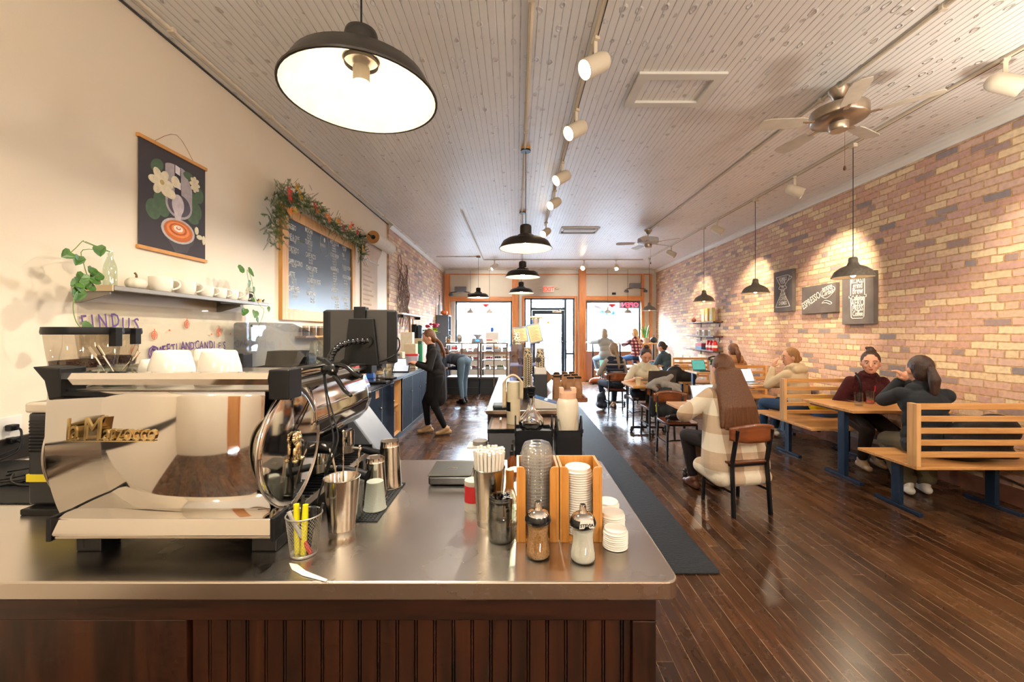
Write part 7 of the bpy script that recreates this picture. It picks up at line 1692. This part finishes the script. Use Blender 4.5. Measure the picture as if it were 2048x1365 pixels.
# wall socket boxes near the floor by the nearest bench
t = thing('power_box', 'grey power outlet box on the brick wall under the nearest bench', 'outlet', (XR - .03, 4.02, .35)); MB().box(-.05, .03, -.1, .1, -.07, .07).build('box', mk('galvanised_box', '8b8d8c', .4, .6), t, bevel=.004)
for a in (-.045, .045):
    for b_ in (-.03, .03): MB().rod((-.056, a, b_), (-.05, a, b_), .018, 14).build('socket', white_plastic, t)
t = tag(MB().tube([(XR - .03, 4.0, .28), (XR - .03, 3.7, .22), (XR - .03, 3.2, .17), (XR - .04, 2.2, .17)], .012, 8).build('metal_conduit', steel, smooth=180), 'metal conduit running low along the brick wall under the benches', 'conduit')

# wreaths in the street windows, neon sign, blind
def wreath(x, z, lb):
    t = thing('garland_wreath', lb, 'wreath', (x, YF + .02, z)); mb = MB(); r2_ = random.Random(8)
    for k in range(700):
        a = PI + PI * r2_.random(); R_ = .42 + r2_.gauss(0, .06); c = Vector((R_ * 1.15 * math.cos(a), r2_.uniform(-.04, .0), R_ * .62 * math.sin(a))); d = Vector((r2_.uniform(-1, 1), r2_.uniform(-.4, .2), r2_.uniform(-1, 1))).normalized() * .05
        s = Vector((d.z, 0, -d.x)) * .12; mb._a([c - s, c + s, c + d], [(0, 1, 2)])
    mb.build('needles', mk('wreath_green', '57774a', .7, 0, .3, 20), t); MB().ball((0, -.04, -.02), (.06, .03, .05), 10).ball((-.06, -.04, .0), (.05, .02, .03), 10).ball((.06, -.04, .0), (.05, .02, .03), 10).build('red_bow', red_m, t, smooth=180)
wreath(-.98, 2.42, 'green half wreath with a red bow hanging in the left street window'); wreath(3.05, 2.42, 'green half wreath with a red bow hanging in the right street window')
for k, (x0, x1) in enumerate(((W2a + .02, W2b - .02),)):
    tag(MB().box(x0, x1, YF - .03, YF - .01, 2.3, 2.55).build('shade_valance', thin_glass('smoked_film', '9a9494', .05, .1, .35, '8c8782')), 'smoked roll shade across the top of the right street window', 'shade')
tag(MB().box(W1a + .05, W1b - .05, YF - .03, YF - .01, 2.43, 2.54).build('shade_valance', MATS['smoked_film']), 'smoked roll shade across the top of the left street window', 'shade')
t = thing('neon_sign', 'red neon open sign seen mirrored from behind in the right street window', 'sign', (3.9, YF - .045, 2.36))
MB().text('OPEN', .2, (0, 0, 0), (-1, 0, 0), (0, 0, 1), sx=1.05, depth=.004, bold=.002, shear=.1).build('lettering', mk('neon_red', 'd84860', .4, emit='ff4058', es=2), t)
for q, s in ((t, 1),): MB().box(-.62, .02, .005, .012, -.03, .19).build('backing', thin_glass('neon_backing', 'c9b6b8', .1), t)
# ================= people =================
V = Vector
def ik(a, t, l1, l2, pole):
    a, t, pole = V(a), V(t), V(pole); d = t - a; L_ = min(d.length, (l1 + l2) * .995); L_ = max(L_, abs(l1 - l2) * 1.05 + .02); u = d.normalized()
    x = (l1 * l1 - l2 * l2 + L_ * L_) / (2 * L_); h = math.sqrt(max(l1 * l1 - x * x, 0)); p = pole - u * pole.dot(u); p = p.normalized() if p.length > 1e-4 else V((0, 0, 1))
    return a + u * x + p * h, a + u * L_
def hairm(name, c, c2):
    return mk(name, c, .45, 0, .45, 3, stretch=(70, 70, 3.5), bump=.5, spec=.5)
def clothm(name, c, var=.12, bump=.35, rough=.85, bs=180): return mk(name, c, rough, 0, var, 6, bump=bump, bscale=bs, sheen=.03, spec=.25)
def plaid(name, a, b_, c_, period, axis2='Z'):
    m, nt, b = base(name); N = nt.nodes; L = nt.links
    tc = N.new('ShaderNodeTexCoord'); sp = N.new('ShaderNodeSeparateXYZ'); L.new(tc.outputs['Object'], sp.inputs[0])
    def stripe(o, off): return math_node(nt, 'LESS_THAN', math_node(nt, 'FRACT', math_node(nt, 'ADD', math_node(nt, 'MULTIPLY', o, 1 / period), off)), .5)
    s1, s2 = stripe(sp.outputs['X'], .12), stripe(sp.outputs[axis2], .3)
    nz = N.new('ShaderNodeTexNoise'); nz.inputs['Scale'].default_value = 90; L.new(tc.outputs['Object'], nz.inputs['Vector'])
    rp = ramp(N, [(0, a), (.5, b_), (1, c_)], 'LINEAR'); L.new(math_node(nt, 'MULTIPLY', math_node(nt, 'ADD', s1, s2), .5), rp.inputs['Fac'])
    L.new(rp.outputs[0], b.inputs['Base Color']); b.inputs['Roughness'].default_value = .95; b.inputs['Sheen Weight'].default_value = .3
    bp = N.new('ShaderNodeBump'); bp.inputs['Strength'].default_value = .4; bp.inputs['Distance'].default_value = .004; L.new(nz.outputs['Fac'], bp.inputs['Height']); L.new(bp.outputs['Normal'], b.inputs['Normal'])
    return m
skin = mk('skin', 'cb967c', .5, 0, .06, 9, spec=.4); lipm = mk('lips', 'a85f55', .45); eyew = mk('eye_white', 'e8e2dc', .25); iris = mk('eye_iris', '3a2b20', .2)
def person(label, loc, rz, hz, top, pants, shoe, hair, style, lean=8, side=0, hy=0, hp=8, hands=None, feet=None, s=1.06, vx=.009, face=False, curl=.6, elbow=None, knee=None, sleeves='long', extra=None, bulk=1.0, wide=0, hand_vx=None, pose='sit', pitch_neck=0):
    t = thing('person', label, 'person', loc, rz)
    P = V((0, 0, hz)); A = Matrix.Rotation(R(side), 3, 'Y') @ Matrix.Rotation(R(-lean), 3, 'X')
    sp = lambda x, y, z: P + A @ V((x * s, y * s, z * s))
    N_ = sp(0, .01, .47); HA = Matrix.Rotation(R(hy), 3, 'Z') @ Matrix.Rotation(R(-hp), 3, 'X'); NA = Matrix.Rotation(R(-lean * .5 - pitch_neck), 3, 'X')
    Hc = N_ + NA @ V((0, .02 * s, .155 * s)); g = s; hs_ = s * 1.07; hd = lambda x, y, z: Hc + HA @ V((x * hs_, y * hs_, z * hs_)); HM = HA.to_4x4()
    sh = {-1: sp(-.152, 0, .405), 1: sp(.152, 0, .405)}; hip = {-1: sp(-.09, 0, -.01), 1: sp(.09, 0, -.01)}
    hands = hands or {-1: (-.16, .42, .78), 1: (.16, .42, .78)}; feet = feet or {-1: (-.11, .40, .07), 1: (.11, .40, .07)}
    el, ha, kn, fo = {}, {}, {}, {}
    for k in (-1, 1):
        ep = (elbow or {}).get(k, (k * .6, -.3, -.8)); el[k], ha[k] = ik(sh[k], hands[k], .275 * s, .25 * s, ep)
        kp = (knee or {}).get(k, (k * .15, .6, .9)); kn[k], fo[k] = ik(hip[k], feet[k], .43 * s, .42 * s, kp)
    body = [('e', sp(0, 0, .02), (.155 * g, .11 * g, .12 * g)), ('e', sp(0, 0, .19), (.125 * g, .09 * g, .14 * g)), ('e', sp(0, .005, .33), (.15 * g, .1 * g, .13 * g)), ('c', sh[-1], .046 * g, sh[1], .046 * g),
            ('c', N_ - V((0, 0, .03)), .05 * g, Hc - HA @ V((0, .01, .05)), .047 * g),
            ('e', hd(0, 0, .015), (.073 * hs_, .09 * hs_, .1 * hs_), HM), ('e', hd(0, .022, -.035), (.055 * hs_, .062 * hs_, .072 * hs_), HM), ('e', hd(0, .05, -.078), (.028 * g, .024 * g, .022 * g), HM)]
    if face: body += [('c', hd(0, .084, .018), .009 * g, hd(0, .103, -.018), .0125 * g), ('e', hd(-.034, .062, -.018), (.022 * g, .02 * g, .02 * g), HM), ('e', hd(.034, .062, -.018), (.022 * g, .02 * g, .02 * g), HM), ('c', hd(-.04, .07, .038), .011 * g, hd(.04, .07, .038), .011 * g)]
    else: body += [('c', hd(0, .086, .015), .009 * g, hd(0, .1, -.014), .0105 * g)]
    for k in (-1, 1):
        body += [('e', hd(k * .076, -.002, -.005), (.01 * g, .02 * g, .03 * g), HM)]
        body += [('c', sh[k], .05 * g, el[k], .038 * g), ('c', el[k], .038 * g, ha[k], .026 * g), ('c', hip[k], .082 * g, kn[k], .058 * g), ('c', kn[k], .056 * g, fo[k] + V((0, 0, .02)), .036 * g)]
        d = (ha[k] - el[k]).normalized(); up = V((0, 0, 1)); sd = d.cross(up).normalized(); nn = sd.cross(d).normalized(); pal = ha[k] + d * .045 * g
        body += [('c', ha[k], .026 * g, pal + sd * .0, .03 * g), ('c', ha[k] + sd * .015, .018 * g, ha[k] + d * .08 * g + sd * .022, .016 * g), ('c', ha[k] - sd * .015, .018 * g, ha[k] + d * .08 * g - sd * .022, .016 * g)]
        for f, (o_, L_) in enumerate(((-.03, .062), (-.01, .075), (.011, .07), (.031, .055))):
            b0_ = ha[k] + d * .08 * g + sd * o_ * g; j = b0_ + (d - nn * curl * .5).normalized() * L_ * .55 * g; e_ = j + (d * (1 - curl * .8) - nn * curl).normalized() * L_ * .5 * g
            body += [('c', b0_, .0095 * g, j, .009 * g), ('c', j, .009 * g, e_, .008 * g)]
        q = -k; b0_ = ha[k] + d * .02 * g + sd * q * .024 * g; j = b0_ + (d * .5 + sd * q * .8 - nn * .3).normalized() * .04 * g; body += [('c', b0_, .013 * g, j, .0105 * g), ('c', j, .0105 * g, j + (d * .9 + sd * q * .1 - nn * .3).normalized() * .03 * g, .009 * g)]
    blobmesh('body', body, skin, t, vx, 3)
    if face:
        for k in (-1, 1):
            MB().ball(hd(k * .031, .0745, .012), (.0125 * g, .009 * g, .0085 * g), 14, HM).build('eye', eyew, t, smooth=180)
            MB().ball(hd(k * .031, .0825, .012), (.0055 * g, .003 * g, .0062 * g), 12, HM).build('iris', iris, t, smooth=180)
            MB().tube([hd(k * .014, .092, .034), hd(k * .033, .089, .041), hd(k * .05, .078, .035)], [.0028 * g, .0036 * g, .002 * g], 6).build('eyebrow', hair, t, smooth=180)
            MB().tube([hd(k * .018, .084, .018), hd(k * .031, .087, .022), hd(k * .045, .08, .016)], .0016 * g, 5).build('eyelid', hair, t, smooth=180)
        MB().ball(hd(0, .083, -.046), (.021 * g, .007 * g, .0045 * g), 14, HM).ball(hd(0, .083, -.053), (.017 * g, .0075 * g, .0055 * g), 14, HM).build('lips', lipm, t, smooth=180)
    # clothing
    if top:
        b = .014 * bulk; T_ = [('e', sp(0, 0, .05), ((.16 + b) * g, (.115 + b) * g, .14 * g)), ('e', sp(0, 0, .19), ((.14 + b) * g, (.1 + b) * g, .15 * g)), ('e', sp(0, .005, .33), ((.152 + b) * g, (.105 + b) * g, .13 * g)), ('c', sp(-.145, 0, .40), (.052 + b * .5) * g, sp(.145, 0, .40), (.052 + b * .5) * g), ('c', sp(-.06, 0, .45), (.05 + b * .4) * g, sp(.06, 0, .45), (.05 + b * .4) * g),
              ('c', N_ - V((0, 0, .06)), .075 * g, N_ + (Hc - N_) * .18, .062 * g)]
        for k in (-1, 1):
            if sleeves == 'none': continue
            T_ += [('c', sh[k], (.05 + b * .6) * g, el[k] if sleeves == 'long' else sh[k].lerp(el[k], .75), (.042 + b * .7) * g)]
            if sleeves == 'long': T_ += [('c', el[k], (.042 + b * .7) * g, el[k].lerp(ha[k], .9), (.032 + b * .5) * g)]
        if extra == 'hood': T_ += [('c', sp(-.08, -.06, .5), .045 * g, sp(.08, -.06, .5), .045 * g), ('c', sp(-.07, -.09, .45), .05 * g, sp(.07, -.09, .45), .05 * g), ('c', sp(-.09, -.01, .5), .035 * g, sp(-.06, .07, .47), .03 * g), ('c', sp(.09, -.01, .5), .035 * g, sp(.06, .07, .47), .03 * g)]
        if extra == 'collar': T_ += [('c', sp(.062 * math.cos(a), .01 + .055 * math.sin(a), .5), .024 * g, sp(.062 * math.cos(a + .7), .01 + .055 * math.sin(a + .7), .5), .024 * g) for a in [i * .7 for i in range(9)]]
        if extra == 'coat':
            T_ += [('c', sp(x_ * .55, -.0, .34), .13, V((x_, -.05, hz - .17)), .16) for x_ in (-.15, -.07, 0, .07, .15)] + [('c', V((-.19, -.155, hz - .26)), .07, V((.19, -.155, hz - .26)), .07), ('c', V((-.23, .1, hz - .22)), .075, V((-.2, -.12, hz - .26)), .08), ('c', V((.23, .1, hz - .22)), .075, V((.2, -.12, hz - .26)), .08)]
        if extra == 'tunic': T_ += [('c', sp(0, 0, .1), .15 * g, V((0, .02, hz - .3)), .17 * g)]
        if extra == 'overshirt': T_ += [('e', sp(0, -.02, -.02), (.21, .16, .12)), ('e', V((.02, -.03, hz - .04)), (.23, .15, .08))]
        blobmesh('top', T_, top, t, vx, 5)
    Q = [('e', sp(0, 0, 0), (.165 * g, .12 * g, .115 * g))]
    for k in (-1, 1): Q += [('c', hip[k], .094 * g, kn[k], (.068 + wide * .4) * g), ('c', kn[k], (.066 + wide * .4) * g, kn[k].lerp(fo[k], .82), (.047 + wide) * g)]
    blobmesh('trousers', Q, pants, t, vx, 5)
    for k in (-1, 1):
        fd = V((0, 1, 0)) if abs((fo[k] - kn[k]).y) < .3 or True else V((0, 1, 0)); a = fo[k] + V((0, -.045, -.03)); b2 = fo[k] + V((0, .14, -.042))
        blobmesh('shoe', [('c', a, .04, b2, .032), ('c', fo[k] + V((0, -.01, .02)), .044, fo[k] + V((0, .07, -.025)), .04)], shoe, t, .008, 3)
    # hair
    H_ = [('e', hd(0, -.018, .03), (.081 * hs_, .093 * hs_, .1 * hs_), HM), ('e', hd(0, -.045, -.01), (.072 * hs_, .062 * hs_, .09 * hs_), HM)]
    if style == 'long':
        H_ += [('e', hd(0, -.04, -.03), (.085 * g, .075 * g, .13 * g), HM)]
        for i in range(11):
            u = i / 10 - .5; H_ += [('c', hd(u * .17, -.06 - .03 * math.cos(u * 3), -.03), .036 * g, sp(u * .27, -.125 - .02 * math.cos(u * 3), .3), .036 * g), ('c', sp(u * .27, -.125 - .02 * math.cos(u * 3), .3), .036 * g, sp(u * .34, -.135, .12 - .07 * math.cos(u * 4) + .015 * math.sin(i * 2.3)), .017 * g)]
    elif style == 'ponytail': H_ += [('e', hd(0, -.1, .02), (.03 * g, .03 * g, .03 * g), HM), ('c', hd(0, -.115, .02), .03 * g, hd(.0, -.15, -.06), .042 * g), ('c', hd(0, -.15, -.06), .042 * g, hd(.0, -.15, -.16), .03 * g), ('c', hd(0, -.15, -.16), .03 * g, hd(0, -.14, -.21), .012 * g)]
    elif style == 'low_tail': H_ += [('c', hd(0, -.09, -.06), .028 * g, hd(.02, -.12, -.14), .03 * g), ('c', hd(.02, -.12, -.14), .03 * g, hd(.03, -.12, -.28), .028 * g), ('c', hd(.03, -.12, -.28), .028 * g, hd(.03, -.1, -.36), .01 * g)]
    elif style == 'bun': H_ += [('e', hd(0, -.03, .135), (.036 * g, .036 * g, .034 * g), HM), ('c', hd(-.03, -.04, .12), .018 * g, hd(.03, -.03, .15), .016 * g)]
    elif style == 'low_bun': H_ += [('e', hd(0, -.1, -.02), (.04 * g, .034 * g, .038 * g), HM)]
    elif style == 'bob': H_ += [('e', hd(0, -.035, -.05), (.088 * g, .075 * g, .09 * g), HM)]
    blobmesh('hair', H_, hair, t, vx * .85, 3)
    t['_'] = 0; del t['_']
    return t, sp, hd
denim = clothm('blue_denim', '2f4a6e', .2); black_c = clothm('black_cloth', '121112', .2); dark_jean = clothm('dark_denim', '25303f', .2)
brown_h = hairm('brown_hair', '5a3519', 0); dkbrown_h = hairm('dark_brown_hair', '35221a', 0); blond_h = hairm('dark_blond_hair', '8a6136', 0); grey_h = hairm('silver_blond_hair', 'a89a84', 0)
white_sh = mk('white_shoe', 'd8d2c8', .5); brown_sh = mk('brown_boot', '5a3322', .45); tan_sh = mk('tan_shoe', 'a5835e', .6)

t, sp, hd = person('person seen from behind with very long brown hair, in a cream and tan plaid cardigan', (1.945, 3.71, 0), .18, .55, plaid('cream_tan_plaid', '9c7f66', 'c2a98e', 'e6d9c2', .3), clothm('dark_tights', '2a2224'), brown_sh, brown_h, 'long', lean=9, hp=14, hands={-1: (-.22, .38, .79), 1: (.16, .42, .79)}, elbow={-1: (-.9, -.1, -.6), 1: (.9, -.1, -.6)}, extra='coat', bulk=2.6, vx=.009)
MB().tube([hd(-.08, .03, .09), hd(-.07, .06, .105), hd(-.02, .075, .12), hd(.02, .075, .12), hd(.07, .06, .105), hd(.08, .03, .09)], .008, 8).build('sunglasses', black_gloss, t, smooth=180)
t, sp, hd = person('person in a dark red fleece with a hair bun facing the camera', (4.09, 4.88, 0), PI - .2, .56, clothm('maroon_fleece', '3c1014', .25, .8, bs=120), clothm('brown_tights', '2a1d18'), tan_sh, dkbrown_h, 'bun', lean=16, hp=6, hy=-28, hands={-1: (-.1, .3, .70), 1: (.12, .3, .70)}, feet={-1: (-.1, .12, .08), 1: (.12, .25, .08)}, face=True, extra='collar', vx=.0075, bulk=1.6)
mb = MB(); mb.tube([sp(.13, .02, .515), sp(.135, .1, .48), sp(.13, .145, .4), sp(.12, .15, .3), sp(.12, .14, .2)], .011, 6); mb.build('black_strap', black, t, smooth=180)
MB().bar(sp(0, .145, .42), sp(0, .155, .36), .008, .006).build('red_zip', red_m, t)
# mirror sides so that the pair face one another
t, sp, hd = person('person in a charcoal shirt with a dark ponytail, hands clasped, back to the camera', (3.72, 3.70, 0), -.38, .55, clothm('charcoal_wool', '25282c', .15), clothm('olive_cloth', '5b5340', .12), white_sh, dkbrown_h, 'ponytail', lean=13, hp=-2, hy=14, hands={-1: (-.03, .44, 1.07), 1: (.01, .42, 1.06)}, elbow={-1: (-.7, .3, -1), 1: (.25, .1, -1)}, feet={-1: (-.06, .22, .08), 1: (.1, .3, .08)}, extra='overshirt', wide=.04, bulk=1.8, curl=.85, vx=.0075)
t, sp, hd = person('person in a cream hoodie and jeans looking left, hand at the mouth', (3.90, 5.60, 0), .32, .55, clothm('cream_fleece', 'cdb898', .08), denim, white_sh, blond_h, 'low_bun', lean=14, hp=4, hy=62, hands={-1: (-.15, .31, 1.05), 1: (.05, .52, .80)}, elbow={-1: (-.3, .5, -1), 1: (.7, 0, -1)}, feet={-1: (-.14, .48, .08), 1: (.1, .5, .08)}, extra='hood', bulk=1.5, vx=.0085, face=True)
person('person in a tan hooded jacket with a ponytail seated near the wall', (4.06, 7.55, 0), .05, .55, clothm('tan_jacket', '9c7250', .1), black_c, brown_sh, brown_h, 'ponytail', lean=10, extra='hood', vx=.012)
person('person in a pale tee with a topknot bent over a dark laptop', (2.12, 6.98, 0), PI, .55, clothm('sage_tee', 'c9c2ac', .08), dark_jean, white_sh, dkbrown_h, 'bun', lean=22, hp=34, hands={-1: (-.2, .5, .80), 1: (.22, .42, .80)}, feet={-1: (.14, .12, .52), 1: (-.14, .2, .50)}, knee={-1: (-1, .5, .2), 1: (1, .5, .2)}, sleeves='short', face=True, vx=.009)
vest = clothm('navy_quilted', '232838', .15, .3, .5)
t, sp, hd = person('person in a navy quilted vest with a low ponytail at the far square table', (1.95, 8.05, 0), .12, .55, clothm('grey_sleeves', 'a39b93', .08), dark_jean, tan_sh, hairm('ash_blond_hair', '86705a', 0), 'low_tail', lean=9, hp=12, vx=.011)
parts = []
for k in range(6):
    z = .04 + k * .07; w_ = .176 if k > 2 else .17; parts.append(('e', sp(0, 0, z), (w_ * 1.1, .14, .052)))
blobmesh('quilted_vest', parts + [('c', sp(-.1, 0, .44), .07, sp(.1, 0, .44), .07)], vest, t, .011, 2)
t, sp, hd = person('white haired person in a pale grey sweatshirt and light jeans at the window bar', (2.5, 11.45, 0), .1, .87, clothm('pale_grey_sweat', '9a9a96', .06), clothm('light_denim', '7f93a4', .12), white_sh, grey_h, 'bob', lean=14, hands={-1: (-.34, .66, 1.26), 1: (.28, .62, 1.26)}, elbow={-1: (-1, 0, -.3), 1: (1, 0, -.4)}, feet={-1: (-.14, .26, .38), 1: (.12, .26, .38)}, bulk=2.2, vx=.012)
person('person in a red plaid shirt with long blond hair at the window bar', (3.42, 11.58, 0), .28, .87, plaid('red_plaid', '2b1620', '7a2432', 'c9a9a4', .09), denim, brown_sh, hairm('golden_hair', 'b08a58', 0), 'low_tail', lean=12, hp=10, hands={-1: (-.18, .6, 1.26), 1: (.1, .6, 1.26)}, feet={-1: (-.14, .26, .38), 1: (.12, .26, .38)}, bulk=2.0, vx=.012)
person('person in a teal grey sweater bent over a laptop at a far table, side on', (3.72, 9.95, 0), .62, .56, clothm('teal_grey_knit', '4a5c66', .1), black_c, white_sh, dkbrown_h, 'low_bun', lean=20, hp=24, hy=22, hands={-1: (-.14, .45, .80), 1: (.1, .45, .80)}, bulk=1.6, vx=.011)
dark_top = clothm('black_tunic', '161213', .15)
person('standing barista in a long black top holding a tub with a red lid', (-1.2, 6.25, 0), PI / 2 + .25, .87, dark_top, clothm('black_trousers', '111013'), tan_sh, brown_h, 'low_tail', lean=11, hp=22, s=.97, hands={-1: (-.1, .32, 1.08), 1: (.1, .32, 1.08)}, feet={-1: (-.1, -.12, .075), 1: (.1, .14, .075)}, knee={-1: (0, 1, 0), 1: (0, 1, 0)}, extra='tunic', vx=.01, curl=.8)
person('barista in grey blue jeans bending down into the left display case', (-1.15, 8.95, 0), .95, .92, clothm('slate_shirt', '3c4250', .12), clothm('grey_blue_denim', '5a7082', .15), black, brown_h, 'low_bun', lean=82, hp=60, s=1.0, hands={-1: (-.12, .62, .75), 1: (.14, .62, .72)}, feet={-1: (-.1, -.05, .075), 1: (.1, .06, .075)}, knee={-1: (0, 1, 0), 1: (0, 1, 0)}, vx=.01)
t = thing('food_tub', 'white plastic tub with a red lid held by the standing barista', 'tub', (-1.62, 6.36, 1.04))
MB().lathe([(0, 0), (.085, 0), (.1, .15), (0, .15)], n=28).build('tub', mk('tub_plastic', 'c9bfcd', .4, trans=.2), t, smooth=40); MB().cyl(.105, .15, .172, n=28).build('red_lid', red_m, t, smooth=40)
